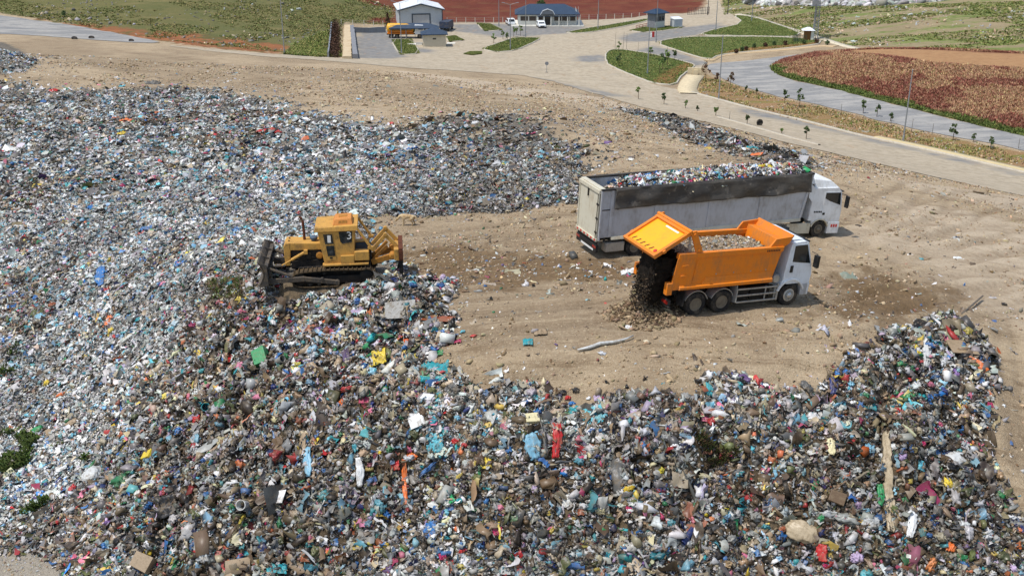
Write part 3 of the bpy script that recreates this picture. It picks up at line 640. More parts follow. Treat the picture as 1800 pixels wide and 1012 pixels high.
mb = MB(); mb.box(-2.75,-2.1,-1.05,-0.5,0.42,0.95).box(-2.0,-0.95,-1.0,-0.5,0.40,0.98); mb.build('fuel_tank', M['dark_iron'], TIP, 0.05)
mb = MB()
for z in (0.40,0.70,1.0): mb.box(-2.85,-0.75,-1.22,-1.16,z-0.035,z+0.035)
for x in (-2.82,-1.3,-0.78): mb.box(x-0.03,x+0.03,-1.16,-1.12,0.36,1.04)
mb.bar((-2.85,-1.18,0.40),(-3.0,-1.14,0.72),0.04); mb.box(-0.72,-0.62,-1.2,-1.1,0.34,1.1)
mb.build('side_guard', M['alu'], TIP, 0.008)
mb = MB()
for s in (-1,1):
    for x in (-3.64,-4.98):
        o = arc(x,0.52,0.62,20,160,10); i = arc(x,0.52,0.59,160,20,10); MB().prism(o+i, s*0.72, s*1.24).build('mudguard', M['alu'], TIP)
mb.bar((-2.95,-1.0,1.15),(-3.05,-1.2,0.45),0.03,0.5,(0,1,0)); mb.build('mud_flap', M['alu'], TIP); MB().bar((-5.62,-1.0,1.1),(-5.75,-1.15,0.5),0.03,0.5,(0,1,0)).build('mud_flap', M['black_plastic'], TIP)
mb = MB(); mb.box(-6.35,-6.2,-1.15,1.15,0.55,0.78); mb.tube([(-6.28,-1.22,0.48),(-6.28,-0.2,0.48)],0.06,8); mb.build('rear_bumper', M['chassis'], TIP, 0.01)
for y in (-0.95,0.95): MB().box(-6.4,-6.35,y-0.2,y+0.2,0.6,0.73).build('tail_light', M['lamp_red'], TIP, 0.01)
# cab
mb = MB()
pr = [(1.02,1.02),(0.70,0.98)] + arc(0,0.52,0.72,42,150,10) + [(-0.48,1.25),(-0.45,1.9),(-0.36,2.75),(-0.28,2.97),(0.40,3.02),(0.58,2.96),(0.98,1.85),(1.06,1.45)]
n = len(pr); yo = [-1.17,-1.2,1.2,1.17]
mb.prism(pr, -1.2, 1.2)
mb.box(-0.22,0.4,-1.0,1.0,3.02,3.06)
mb.build('cab', M['white_cab'], TIP, 0.05, seg=3)
def side_panel(pts, y, th, name, mat, parent, bev=0.0):
    return MB().prism(pts, y, y+th).build(name, mat, parent, bev)
for s in (-1, 1):
    d = side_panel([(-0.30,1.06),(0.62,1.06),(0.92,1.30),(0.90,1.78),(0.52,2.90),(-0.24,2.90)], s*1.2, s*0.018, 'door', M['white_cab'], TIP, 0.006)
    side_panel([(-0.16,2.10),(-0.16,2.84),(0.50,2.86),(0.84,1.98),(0.30,2.04)], s*1.218, s*0.012, 'window', M['glass'], d)
    MB().box(-0.22,-0.06,s*1.22-0.03,s*1.22+0.03,1.60,1.92).build('handle', M['black_plastic'], d, 0.02)
    MB().prism(arc(0,0.52,0.78,20,160,12)+arc(0,0.52,0.70,160,20,12), s*0.98, s*1.27).build('fender', M['white_paint'], TIP, 0.01)
    MB().tube([(0.85,s*1.2,2.5),(1.0,s*1.42,2.45),(1.0,s*1.42,1.95)],0.02,6).box(0.90,1.04,s*1.46-0.13,s*1.46+0.13,1.85,2.40).build('mirror', M['black_plastic'], TIP, 0.03)
    MB().box(1.04,1.10,s*0.85-0.2,s*0.85+0.2,0.72,0.92).build('headlight', M['lamp_clear'], TIP, 0.03)
    MB().box(0.62,0.98,s*1.05-0.14,s*1.05+0.14,0.46,0.98).build('step', M['grey_paint'], TIP, 0.03)
MB().bar((0.62,0.9,2.93),(1.15,1.05,2.85),0.03).box(1.10,1.26,0.98,1.2,2.68,2.86).build('mirror', M['black_plastic'], TIP, 0.02)
MB().hexa([(0.985,-1.08,1.87),(0.985,1.08,1.87),(1.0,1.08,1.87),(1.0,-1.08,1.87),(0.60,-1.02,2.88),(0.60,1.02,2.88),(0.62,1.02,2.9),(0.62,-1.02,2.9)]).build('windscreen', M['glass'], TIP)
MB().box(0.70,1.10,-1.18,1.18,0.44,1.0).build('bumper', M['white_paint'], TIP, 0.05)
MB().box(1.06,1.09,-0.75,0.75,1.08,1.62).build('grille', M['black_plastic'], TIP, 0.01)
MB().box(0.50,0.72,-1.1,1.1,2.93,2.99).build('sun_visor', M['black_plastic'], TIP, 0.01)
MB().lathe([(0.17,-0.3),(0.20,-0.25),(0.20,0.25),(0.17,0.3)],16,(-0.86,-0.92,1.35),'y').box(-0.95,-0.62,-0.9,-0.5,1.0,1.2).build('air_filter', M['alu'], TIP)
MB().box(-0.95,-0.62,-0.7,0.9,1.0,2.3).box(-0.98,-0.6,0.5,0.9,1.0,2.9).build('intake_stack', M['dark_iron'], TIP, 0.03)
# tipper body: two walls, floor, headboard
mb = MB()
for s in (-1,1):
    mb.prism([(-6.40,1.30),(-1.20,1.30),(-0.87,2.68),(-6.20,2.68)], s*1.17, s*1.25)
    mb.prism([(-6.24,2.66),(-0.87,2.66),(-0.84,2.88),(-6.22,2.88)], s*1.10, s*1.31)          # top rail
    mb.prism([(-6.42,1.28),(-5.46,1.28),(-5.38,2.67),(-6.26,2.67)], s*1.25, s*1.29)          # rear post plate
    mb.prism([(-5.36,1.62),(-5.28,1.62),(-5.20,2.5),(-5.28,2.5)], s*1.25, s*1.275)
    mb.hexa([(-6.05,s*1.20,1.29),(-1.20,s*1.20,1.29),(-1.20,s*1.38,1.29),(-6.05,s*1.38,1.29),(-6.0,s*1.20,1.52),(-1.22,s*1.20,1.62),(-1.22,s*1.38,1.44),(-6.0,s*1.38,1.40)])
    mb.hexa([(-4.9,s*1.24,1.5),(-1.25,s*1.24,1.5),(-1.25,s*1.33,1.5),(-4.9,s*1.33,1.45),(-4.7,s*1.24,1.74),(-1.28,s*1.24,1.76),(-1.28,s*1.27,1.76),(-4.7,s*1.27,1.74)])
    mb.box(-6.62,-6.36,s*1.12-0.02*s,s*1.34,1.10,1.62)
    mb.prism([(-1.62,2.80),(-1.30,3.22),(-0.40,3.30),(-0.55,2.98),(-0.88,2.80)], s*1.16, s*1.24)
    for z in (1.9,2.35): mb.box(-6.02,-5.72,s*1.29,s*1.34,z-0.04,z+0.04)
mb.box(-6.35,-1.25,-1.17,1.17,1.30,1.44)
mb.hexa([(-1.30,-1.16,1.44),(-1.30,1.16,1.44),(-1.20,1.16,1.44),(-1.20,-1.16,1.44),(-1.02,-1.16,3.08),(-1.02,1.16,3.08),(-0.92,1.16,3.10),(-0.92,-1.16,3.10)])
mb.hexa([(-1.02,-1.16,3.02),(-0.5,-1.16,2.98),(-0.5,1.16,2.98),(-1.02,1.16,3.02),(-1.02,-1.16,3.10),(-0.5,-1.16,3.06),(-0.5,1.16,3.06),(-1.02,1.16,3.10)])
mb.hexa([(-0.62,-1.2,2.98),(-0.55,-1.2,2.94),(-0.55,1.2,2.94),(-0.62,1.2,2.98),(-0.42,-1.24,3.36),(-0.34,-1.24,3.34),(-0.34,1.24,3.34),(-0.42,1.24,3.36)])
BED = mb.build('tipper_body', M['orange_paint'], TIP, 0.012)
for x in (-4.2,-3.3,-2.4,-1.6): MB().lathe([(0.03,-1.27),(0.03,-1.25)],8,(x,0,1.86),'y').build('bolt', M['alu'], BED)
mb = MB()
for i in range(8): mb.box(-1.75+i*0.09,-1.69+i*0.09,-1.318,-1.308,2.70,2.78)
mb.build('lettering', M['dark_mark'], BED)
# tailgate: frame, recessed plate, strap marks, hinge arms
TGA, TGB = Vector((-5.80,0,3.72)), Vector((-7.42,0,2.80)); dv = (TGB-TGA).normalized(); nv = Vector((-dv.z,0,dv.x)) * (-1 if -dv.z*0+dv.x > 0 else 1)
nv = Vector((dv.z,0,-dv.x)); nv = nv if nv.z > 0 else -nv; Lg = (TGB-TGA).length
def tg(u, y, h): p = TGA + dv*u + nv*h; return (p.x, y, p.z)
def tgbox(mb, u0, u1, y0, y1, h0, h1): return mb.hexa([tg(u0,y0,h0),tg(u1,y0,h0),tg(u1,y1,h0),tg(u0,y1,h0),tg(u0,y0,h1),tg(u1,y0,h1),tg(u1,y1,h1),tg(u0,y1,h1)])
mb = MB(); tgbox(mb,0,0.16,-1.25,1.25,-0.08,0.10); tgbox(mb,Lg-0.14,Lg,-1.25,1.25,-0.08,0.09)
for s in (-1,1): tgbox(mb,0.16,Lg-0.14,s*1.25,s*1.09,-0.08,0.085)
tgbox(mb,-0.10,0.02,-1.30,1.30,-0.05,0.14)
for s in (-1,1): tgbox(mb,Lg*0.7,Lg*0.78,s*1.25,s*1.33,-0.06,0.06)
GATE = mb.build('tailgate', M['orange_paint'], TIP, 0.01)
mb = MB(); tgbox(mb,0.16,Lg-0.14,-1.09,1.09,-0.06,-0.01); mb.build('gate_plate', M['orange_light'], GATE)
mb = MB(); tgbox(mb,0.22,0.30,-0.70,0.25,-0.008,0.006); mb.build('white_strip', M['white_mark'], GATE)
for i in range(5):
    mb = MB(); y = 0.92 - i*0.34; mb.hexa([tg(Lg-0.22,y,-0.007),tg(Lg-0.22,y-0.07,-0.007),tg(Lg-0.42,y-0.18,-0.007),tg(Lg-0.42,y-0.11,-0.007),tg(Lg-0.22,y,0.004),tg(Lg-0.22,y-0.07,0.004),tg(Lg-0.42,y-0.18,0.004),tg(Lg-0.42,y-0.11,0.004)]); mb.build('painted_dash', M['dark_mark'], GATE)
mb = MB(); mb.lathe([(0.09,0),(0.09,0.02)],14,(0,0,0),'z'); rd = mb.build('red_disc', M['red_mark'], GATE); rd.matrix_local = Matrix.Translation(Vector(tg(Lg-0.30,-0.86,-0.005))) @ Vector((0,0,1)).rotation_difference(nv).to_matrix().to_4x4()
for s in (-1,1):
    a = MB(); a.prism([(-5.42,2.90),(-5.08,2.90),(-5.55,3.86),(-5.82,3.80)], s*1.20, s*1.30).lathe([(0.06,s*1.30),(0.06,s*1.34)],10,(-5.28,0,3.0)).lathe([(0.06,s*1.30),(0.06,s*1.34)],10,(-5.62,0,3.70))
    ao = a.build('hinge_arm', M['orange_paint'], TIP, 0.012)
    MB().tube([(-5.62,s*1.08,2.92),(-5.72,s*1.1,3.55)],0.05,8).tube([(-5.62,s*1.08,2.9),(-5.66,s*1.09,3.2)],0.085,8).build('hydraulic_ram', M['alu'], ao)

# ================================================================== articulated lorry
SEMI = pose('semi_truck', (4.23,56.24,13.74), (22.9,-2.1,2.0), 0.95, 'white tractor unit coupled to a long grey high sided trailer heaped with rubbish', 'semi truck', -1.2)
mb = MB(); W = 1.27
for s in (-1,1):
    mb.prism([(0.0,1.28),(13.65,1.28),(14.15,4.02),(0.12,4.02)], s*1.19, s*1.25)
mb.box(0.05,13.7,-1.19,1.19,1.25,1.36)
mb.hexa([(13.62,-1.19,1.3),(13.70,-1.19,1.3),(13.70,1.19,1.3),(13.62,1.19,1.3),(14.07,-1.19,4.02),(14.15,-1.19,4.02),(14.15,1.19,4.02),(14.07,1.19,4.02)])
TR = mb.build('trailer_body', M['grey_paint'], SEMI, 0.01)
mb = MB()
for s in (-1,1):
    for x in (3.5,7.05,10.55): MB().hexa([(x-0.10,s*1.25,1.32),(x+0.06,s*1.25,1.32),(x+0.06,s*1.30,1.32),(x-0.10,s*1.30,1.32),(x-0.02,s*1.25,3.95),(x+0.14,s*1.25,3.95),(x+0.14,s*1.30,3.95),(x-0.02,s*1.30,3.95)]).build('side_post', M['grey_paint'], TR, 0.008)
    MB().prism([(13.5,1.32),(13.66,1.32),(14.16,3.98),(14.0,3.98)], s*1.25, s*1.30).build('side_post', M['grey_paint'], TR, 0.008)
    MB().box(0.62,0.80,s*1.25,s*1.31,1.30,4.0).build('side_post', M['grey_paint'], TR, 0.008); MB().box(0.0,0.10,s*1.25,s*1.32,1.15,4.02).build('corner_post', M['grey_paint'], TR, 0.008); MB().box(0.1,0.62,s*1.25,s*1.27,2.85,2.90).build('cross_strip', M['dark_iron'], TR)
mb.bm.free()
mb = MB()
for s in (-1,1): mb.hexa([(0.8,s*1.22,1.14),(13.6,s*1.22,1.14),(13.6,s*1.36,1.14),(0.8,s*1.36,1.14),(0.8,s*1.22,1.34),(13.62,s*1.22,1.34),(13.62,s*1.31,1.30),(0.8,s*1.31,1.30)])
mb.build('lower_rail', M['cream_paint'], TR, 0.008)
mb = MB()
for s in (-1,1): mb.prism([(0.0,3.98),(14.15,3.98),(14.17,4.08),(0.0,4.08)], s*1.16, s*1.33)
mb.box(14.03,14.17,-1.16,1.16,3.98,4.08); mb.build('top_rail', M['chassis'], TR, 0.01)
# rolled down side tarpaulins, folded cloth
for s in (-1,1):
    nu, nv_ = 150, 14; V = []; Fq = []
    for j in range(nv_+1):
        for i in range(nu+1):
            x = 0.86 + (13.95-0.86)*i/nu; v = j/nv_; z = 4.05 - v*(1.12 + 0.025*math.sin(x*1.3) + 0.012*math.sin(x*5.1))
            wv = (0.06*math.sin(x*2.1+v*2.2) + 0.11*abs(math.sin(x*0.9 - v*1.9))**3 + 0.025*math.sin(x*6.3-v*5) + 0.05*math.sin((x*1.1+v*2.9)*1.7) + 0.09*max(0,math.sin(x*0.75+v*1.6+1))**6) * (0.25+v*0.9)*(1.15-v*0.5)
            V.append((x + v*0.08*(x/14), s*(1.345 + max(-0.028, wv)), z))
    for j in range(nv_):
        for i in range(nu): a = j*(nu+1)+i; Fq.append((a, a+1, a+nu+2, a+nu+1))
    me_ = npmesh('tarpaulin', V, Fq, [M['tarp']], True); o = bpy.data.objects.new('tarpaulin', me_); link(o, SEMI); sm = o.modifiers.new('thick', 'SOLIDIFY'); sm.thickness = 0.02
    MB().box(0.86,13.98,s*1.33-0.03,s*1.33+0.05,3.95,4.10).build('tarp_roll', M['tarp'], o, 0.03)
# rear gate
mb = MB(); mb.box(-0.05,0.06,-1.17,1.17,1.22,3.80); mb.box(-0.10,-0.04,-1.2,-1.1,1.15,3.95); mb.box(-0.10,-0.04,1.1,1.2,1.15,3.95)
GATE2 = mb.build('rear_gate', M['cream_paint'], SEMI, 0.015)
mb = MB(); mb.box(-0.12,0.16,-1.24,1.24,3.80,4.02).box(-0.02,0.28,-1.22,1.22,4.02,4.09); mb.build('gate_header', M['cream_paint'], GATE2, 0.02)
mb = MB()
for z in (1.6,2.4,3.2): mb.box(-0.13,-0.09,-1.24,-1.02,z-0.05,z+0.05)
mb.tube([(-0.10,-1.13,1.2),(-0.10,-1.13,3.8)],0.03,8); mb.box(-0.12,-0.05,0.05,0.13,3.35,3.85); mb.build('gate_latch', M['dark_iron'], GATE2)
mb = MB(); mb.box(-0.12,0.0,-1.25,1.25,1.08,1.24); mb.build('rear_beam', M['cream_paint'], SEMI, 0.01)
for i in range(6): MB().box(-0.128,-0.12,-1.2+i*0.42,-1.0+i*0.42,1.11,1.21).build('red_marker', M['red_mark'], SEMI)
mb = MB(); mb.box(-0.05,0.10,-1.22,1.22,0.42,0.85).box(0.0,0.06,-1.2,1.2,0.85,1.1); ub = mb.build('underrun_bar', M['black_plastic'], SEMI, 0.02)
mb = MB(); mb.box(-0.06,-0.05,-0.9,0.6,0.45,0.56); mb.build('reflector_strip', M['white_mark'], ub)
for y in (-1.0,1.0): MB().box(-0.07,-0.05,y-0.2,y+0.2,0.65,0.78).build('tail_light', M['lamp_red'], SEMI, 0.01)
MB().box(0.55,1.72,-1.24,-0.75,0.40,0.93).build('tool_box', M['alu'], SEMI, 0.02)
mb = MB()
for s in (-1,1): mb.box(0.2,13.4,s*0.45-0.06,s*0.45+0.06,0.85,1.25)
for x in (0.5,2.4,3.7,5.0,7.0,9.0,11.5): mb.box(x-0.05,x+0.05,-1.1,1.1,1.05,1.2)
for x in (2.39,3.7,5.0): mb.tube([(x,-0.95,0.5),(x,0.95,0.5)],0.09,10)
mb.box(9.4,9.6,-0.8,-0.6,0.15,1.1).box(9.4,9.6,0.6,0.8,0.15,1.1)
mb.build('trailer_frame', M['chassis'], SEMI)
for x in (2.39,3.7,5.0):
    for y, o in ((-1.05,-1),(1.05,1)): wheel(SEMI, x, y, 0.5, 0.36, o, 'rim', dish=0.05)
# tractor unit
TM = Matrix.Translation((14.3,0,0.0)) @ Matrix.Rotation(R(2.4),4,'Y') @ Matrix.Rotation(R(-3),4,'Z')
def tset(o): o.matrix_local = TM; return o
mb = MB()
pr = [(2.10,0.95),(1.42,0.92)] + arc(0.86,0.52,0.60,48,160,10) + [(0.22,1.05),(0.0,1.05),(0.05,2.9),(0.12,3.10),(1.75,3.12),(2.10,2.82),(2.28,1.75),(2.28,1.0)]
mb.prism(pr, -1.22, 1.22); CAB = tset(mb.build('cab', M['white_paint'], SEMI, 0.05, seg=3))
mb = MB(); mb.hexa([(0.12,-1.15,3.08),(1.98,-1.15,3.02),(1.98,1.15,3.02),(0.12,1.15,3.08),(0.10,-1.0,3.62),(1.30,-1.0,3.50),(1.30,1.0,3.50),(0.10,1.0,3.62)]); mb.hexa([(-0.15,-1.1,3.3),(0.12,-1.1,3.3),(0.12,1.1,3.3),(-0.15,1.1,3.3),(-0.35,-1.0,3.95),(0.12,-1.0,3.6),(0.12,1.0,3.6),(-0.35,1.0,3.95)])
tset(mb.build('roof_fairing', M['white_paint'], SEMI, 0.06, seg=3))
for s in (-1,1):
    d = tset(MB().prism([(0.95,1.16),(2.14,1.16),(2.20,1.8),(2.02,2.86),(0.86,2.86),(0.86,1.4)], s*1.22, s*1.235).build('door', M['white_paint'], SEMI, 0.006))
    MB().prism([(0.93,2.45),(0.93,2.80),(1.98,2.80),(2.10,2.02),(1.30,2.28)], s*1.235, s*1.247).build('window', M['glass'], d)
    MB().box(0.92,1.08,s*1.25-0.025,s*1.25+0.025,1.42,1.56).build('handle', M['black_plastic'], d, 0.02)
    tset(MB().hexa([(-0.28,s*1.20,2.55),(0.05,s*1.20,2.2),(0.05,s*1.24,2.2),(-0.28,s*1.24,2.55),(-0.30,s*1.15,3.4),(0.1,s*1.2,3.1),(0.1,s*1.24,3.1),(-0.30,s*1.19,3.4)]).build('side_fairing', M['white_paint'], SEMI, 0.01))
    tset(MB().tube([(2.1,s*1.2,2.72),(2.3,s*1.5,2.68)],0.025,6).box(2.22,2.36,s*1.56-0.14,s*1.56+0.12,1.95,2.66).build('mirror', M['black_plastic'], SEMI, 0.04))
    tset(MB().prism(arc(0.86,0.52,0.66,15,165,12)+arc(0.86,0.52,0.585,165,15,12), s*1.0, s*1.27).build('fender', M['cream_paint'], SEMI, 0.01))
    tset(MB().box(-1.5,0.18,s*1.22-0.06,s*1.22+0.06,0.28,0.92).box(-0.05,0.0,s*1.29-0.01,s*1.29+0.01,0.3,0.9).box(-0.72,-0.66,s*1.29-0.01,s*1.29+0.01,0.3,0.9).build('side_skirt', M['cream_paint'], SEMI, 0.02))
    tset(MB().box(1.48,2.32,s*1.08-0.16,s*1.08+0.16,0.22,0.95).build('step_panel', M['white_paint'], SEMI, 0.03))
    tset(MB().box(2.31,2.35,s*0.9-0.2,s*0.9+0.2,0.62,0.8).build('headlight', M['lamp_clear'], SEMI, 0.02))
    for nm, x, w_, yy in (('wheel',0.86,0.32,1.05),('wheel',-2.7,0.55,0.95)): tset(wheel(SEMI, x, s*yy, 0.51, w_, s, 'rim', dish=0.0 if x > 0 else 0.16))
tset(MB().box(1.6,2.33,-0.95,0.95,0.25,0.95).build('bumper', M['white_paint'], SEMI, 0.05))
tset(MB().box(2.275,2.30,-0.8,0.8,1.0,1.65).build('grille', M['black_plastic'], SEMI, 0.01))
tset(MB().hexa([(2.275,-1.08,1.78),(2.275,1.08,1.78),(2.295,1.08,1.78),(2.295,-1.08,1.78),(2.11,-1.05,2.78),(2.11,1.05,2.78),(2.13,1.05,2.78),(2.13,-1.05,2.78)]).build('windscreen', M['glass'], SEMI))
tset(MB().box(2.05,2.32,-1.12,1.12,2.80,2.86).build('sun_visor', M['black_plastic'], SEMI, 0.02))
mb = MB()
for i in range(5): mb.box(0.30+i*0.12,0.38+i*0.12,-1.235,-1.218,1.56,1.66)
tset(mb.build('lettering', M['dark_iron'], SEMI))
mb = MB()
for i in range(3): mb.box(1.70+i*0.17,1.82+i*0.17,-1.25,-1.232,0.62,0.80)
tset(mb.build('lettering', M['red_mark'], SEMI))
tset(MB().box(-3.6,0.6,-0.45,-0.35,0.75,1.0).box(-3.6,0.6,0.35,0.45,0.75,1.0).box(-3.2,-1.8,-0.5,0.5,1.0,1.12).build('tractor_frame', M['chassis'], SEMI))

# ================================================================== bulldozer
DOZ = pose('bulldozer', (-9.95,55.52,11.25), (186.5,-0.5,-0.9), 0.93, 'worn yellow bulldozer with cab, raised ripper and dark blade on the rubbish', 'bulldozer')
def trk(s):
    y0, y1 = s*0.80, s*1.34; mb = MB()
    path = []                       # closed outline of the track
    for a in np.linspace(90,270,12): path.append((-1.82+0.50*math.cos(R(a)), 0.52+0.48*math.sin(R(a))))
    for x in np.linspace(-1.4,1.6,14): path.append((x, 0.03))
    for a in np.linspace(-70,90,10): path.append((1.85+0.42*math.cos(R(a)), 0.50+0.42*math.sin(R(a))))
    for x in np.linspace(1.6,-1.5,14): path.append((x, 0.94+0.07*math.sin((x+1.6)/3.3*math.pi)))
    mb = MB(); P_ = np.array(path); d = np.linalg.norm(np.roll(P_,-1,0)-P_, axis=1); tot = d.sum(); cum = np.concatenate([[0], np.cumsum(d)])
    N = 42; Q = np.vstack([P_, P_[:1]])
    def at_(u): 
        u = u % tot; i = min(np.searchsorted(cum, u, 'right')-1, len(P_)-1); f = (u-cum[i])/max(d[i],1e-9); return Q[i]*(1-f)+Q[i+1]*f
    for k in range(N):
        a, b = at_(k*tot/N), at_((k+0.93)*tot/N); m_ = (a+b)/2; tdir = (b-a)/np.linalg.norm(b-a); nrm = np.array([tdir[1], -tdir[0]])
        if np.dot(nrm, m_-np.array([0,0.5])) < 0: nrm = -nrm
        for (o0,o1,u0,u1) in ((-0.03,0.03,-1,1),(0.03,0.10,0.55,0.95)):
            c0 = m_+tdir*np.linalg.norm(b-a)/2*u0; c1 = m_+tdir*np.linalg.norm(b-a)/2*u1
            p = [c0+nrm*o0, c1+nrm*o0, c1+nrm*o1, c0+nrm*o1]; mb.prism([tuple(x) for x in p], y0, y1)
    tr_ = mb.build('track', M['track_steel'], DOZ)
    mb = MB(); mb.box(-1.5,1.55,s*0.92,s*1.22,0.22,0.62)
    mb.lathe([(0.40,s*0.95),(0.42,s*1.0),(0.42,s*1.18),(0.34,s*1.24),(0.15,s*1.27)],20,(-1.82,0,0.52)); mb.lathe([(0.36,s*0.95),(0.36,s*1.2),(0.12,s*1.25)],20,(1.85,0,0.50))
    for x in np.linspace(-1.2,1.3,6): mb.lathe([(0.13,s*0.95),(0.13,s*1.2),(0.06,s*1.24)],12,(x,0,0.16))
    mb.lathe([(0.10,s*0.9),(0.10,s*1.2)],10,(0.5,0,0.80)); mb.lathe([(0.10,s*0.9),(0.10,s*1.2)],10,(-0.6,0,0.82))
    mb.build('track_frame', M['dark_iron'], tr_, 0.01)
for s in (1,-1): trk(s)
mb = MB(); mb.box(-2.0,1.9,-0.78,0.78,0.45,1.05).box(-1.9,2.3,-0.55,0.55,0.9,1.35).box(1.1,2.3,-0.42,0.42,1.3,1.9); mb.build('hull', M['dark_iron'], DOZ, 0.03)
mb = MB(); mb.prism([(0.55,1.95),(2.2,1.98),(2.45,1.95),(2.45,2.35),(2.30,2.42),(0.55,2.34)], -0.56, 0.56); mb.prism([(2.35,1.10),(2.62,1.10),(2.64,2.25),(2.52,2.42),(2.28,2.42),(2.28,1.9)], -0.58, 0.58)
HOOD = mb.build('hood', M['dozer_yellow'], DOZ, 0.04)
mb = MB(); mb.box(2.625,2.65,-0.48,0.48,1.2,2.1); mb.build('radiator_grille', M['dark_iron'], HOOD)
mb = MB(); mb.lathe([(0.05,2.40),(0.05,2.46)],10,(2.35,0.2,0),'z').lathe([(0.05,2.40),(0.05,2.46)],10,(2.35,-0.25,0),'z'); mb.build('filler_cap', M['dark_iron'], HOOD)
MB().tube([(1.52,-0.05,2.3),(1.52,-0.05,2.5),(1.54,-0.05,3.45),(1.60,-0.05,3.62),(1.72,-0.05,3.72)],[0.09,0.075,0.075,0.075,0.07],12).build('exhaust_pipe', M['rust'], DOZ)
MB().lathe([(0.10,2.3),(0.10,2.44),(0.20,2.46),(0.22,2.58),(0.12,2.64)],16,(1.0,0.12,0),'z').build('air_cleaner', PM('blue_cap', (60,84,108), 0.6), DOZ)
mb = MB(); mb.box(0.55,2.2,-0.46,0.46,1.35,1.96); mb.lathe([(0.2,0.46),(0.2,0.62)],14,(0.72,0,1.66)); mb.tube([(0.7,0.5,1.4),(1.4,0.6,1.3),(2.0,0.5,1.5)],0.03,6); mb.tube([(1.0,0.5,1.5),(1.9,0.55,1.8)],0.025,6); mb.box(1.2,1.45,0.44,0.55,1.45,1.8)
mb.build('engine', M['dark_iron'], DOZ, 0.01)
MB().lathe([(0.19,0.62),(0.19,0.66),(0.12,0.68)],16,(0.72,0,1.66)).build('filter_can', M['dozer_worn'], DOZ)
# lift rams
for s in (1,-1):
    MB().tube([(1.45,s*0.66,1.92),(2.25,s*0.66,1.48)],0.085,10).tube([(2.2,s*0.66,1.50),(2.85,s*0.66,1.15)],0.045,8).box(1.35,1.55,s*0.56,s*0.76,1.80,2.02).build('lift_ram', M['dozer_yellow'], DOZ)
# cab
mb = MB()
mb.prism([(0.45,1.25),(0.72,3.16),(-1.30,3.16),(-1.18,1.25)], -0.98, 0.98)
CABD = mb.build('cab', M['dozer_yellow'], DOZ, 0.03)
mb = MB(); mb.hexa([(0.90,-1.06,3.14),(0.90,1.06,3.14),(-1.46,1.06,3.14),(-1.46,-1.06,3.14),(0.84,-1.02,3.36),(0.84,1.02,3.36),(-1.46,1.02,3.42),(-1.46,-1.02,3.42)]); mb.box(-0.15,-0.12,-1.0,1.0,3.37,3.42); RF = mb.build('cab_roof', M['dozer_yellow'], DOZ, 0.03)
mb = MB(); mb.hexa([(-0.10,-0.55,3.38),(-1.20,-0.55,3.38),(-1.20,0.75,3.38),(-0.10,0.75,3.38),(-0.25,-0.40,3.70),(-1.14,-0.40,3.72),(-1.14,0.60,3.72),(-0.25,0.60,3.70)]); ac = mb.build('air_conditioner', PM('ac_orange', (204,134,62), 0.55, 0, (150,100,50), 0.5), RF, 0.03)
MB().box(-0.9,-0.45,-0.1,0.25,3.715,3.735).build('vent', M['dozer_worn'], ac); mb = MB(); mb.hexa([(-0.42,0.70,3.46),(-0.92,0.70,3.46),(-0.92,0.715,3.46),(-0.42,0.715,3.46),(-0.45,0.645,3.62),(-0.9,0.645,3.62),(-0.9,0.66,3.62),(-0.45,0.66,3.62)]); mb.build('vent', M['dozer_worn'], ac)
for s in (1,-1):
    d = MB().prism([(0.36,1.45),(0.56,3.02),(-0.10,3.02),(-0.22,1.45)], s*0.98, s*1.0).build('door', M['dozer_yellow'], DOZ, 0.006)
    MB().prism([(0.34,2.42),(0.42,2.98),(-0.07,2.98),(-0.12,2.42)], s*1.0, s*1.012).prism([(0.24,1.72),(0.31,2.32),(-0.13,2.32),(-0.17,1.72)], s*1.0, s*1.012).build('door_glass', M['glass'], d)
    MB().box(0.0,0.14,s*1.0,s*1.03,1.58,1.66).build('handle', M['dark_iron'], d)
    wq = MB().prism([(-0.42,3.10),(-1.16,3.10),(-1.10,2.46),(-0.60,2.40),(-0.48,2.52)], s*0.98, s*0.995).build('side_window', M['glass'], DOZ)
    if s > 0:
        text_obj('3', 0.62, M['white_mark'], wq, Matrix.Translation((-0.98,1.0,2.84)) @ Matrix.Rotation(R(180),4,'Z') @ Matrix.Rotation(R(90),4,'X'), 'number')
        MB().box(0.02,0.2,1.012,1.018,2.5,2.92).build('paper', M['white_mark'], d)
    MB().box(-1.18,-0.45,s*0.98,s*1.12,1.28,1.74).build('battery_box', M['dozer_yellow'], DOZ, 0.02)
    MB().box(-2.0,-1.20,s*0.62,s*1.12,1.42,1.94).build('fuel_tank', M['dozer_yellow'], DOZ, 0.03)
    MB().box(-1.95,0.55,s*0.80,s*1.18,1.18,1.28).build('deck', M['dozer_yellow'], DOZ, 0.02)
    MB().bar((-1.42,s*0.95,3.25),(-2.10,s*0.98,2.15),0.16,0.12).box(-2.25,-1.95,s*0.85,s*1.06,2.02,2.18).build('rollover_post', M['dozer_yellow'], DOZ, 0.015)
MB().prism([(0.50,2.40),(0.62,3.08),(0.70,3.08),(0.58,2.40)],-0.85,0.85).build('front_window', M['glass'], CABD)
MB().box(-2.1,-1.25,-0.62,0.62,1.2,1.9).build('rear_case', M['dark_iron'], DOZ, 0.03)
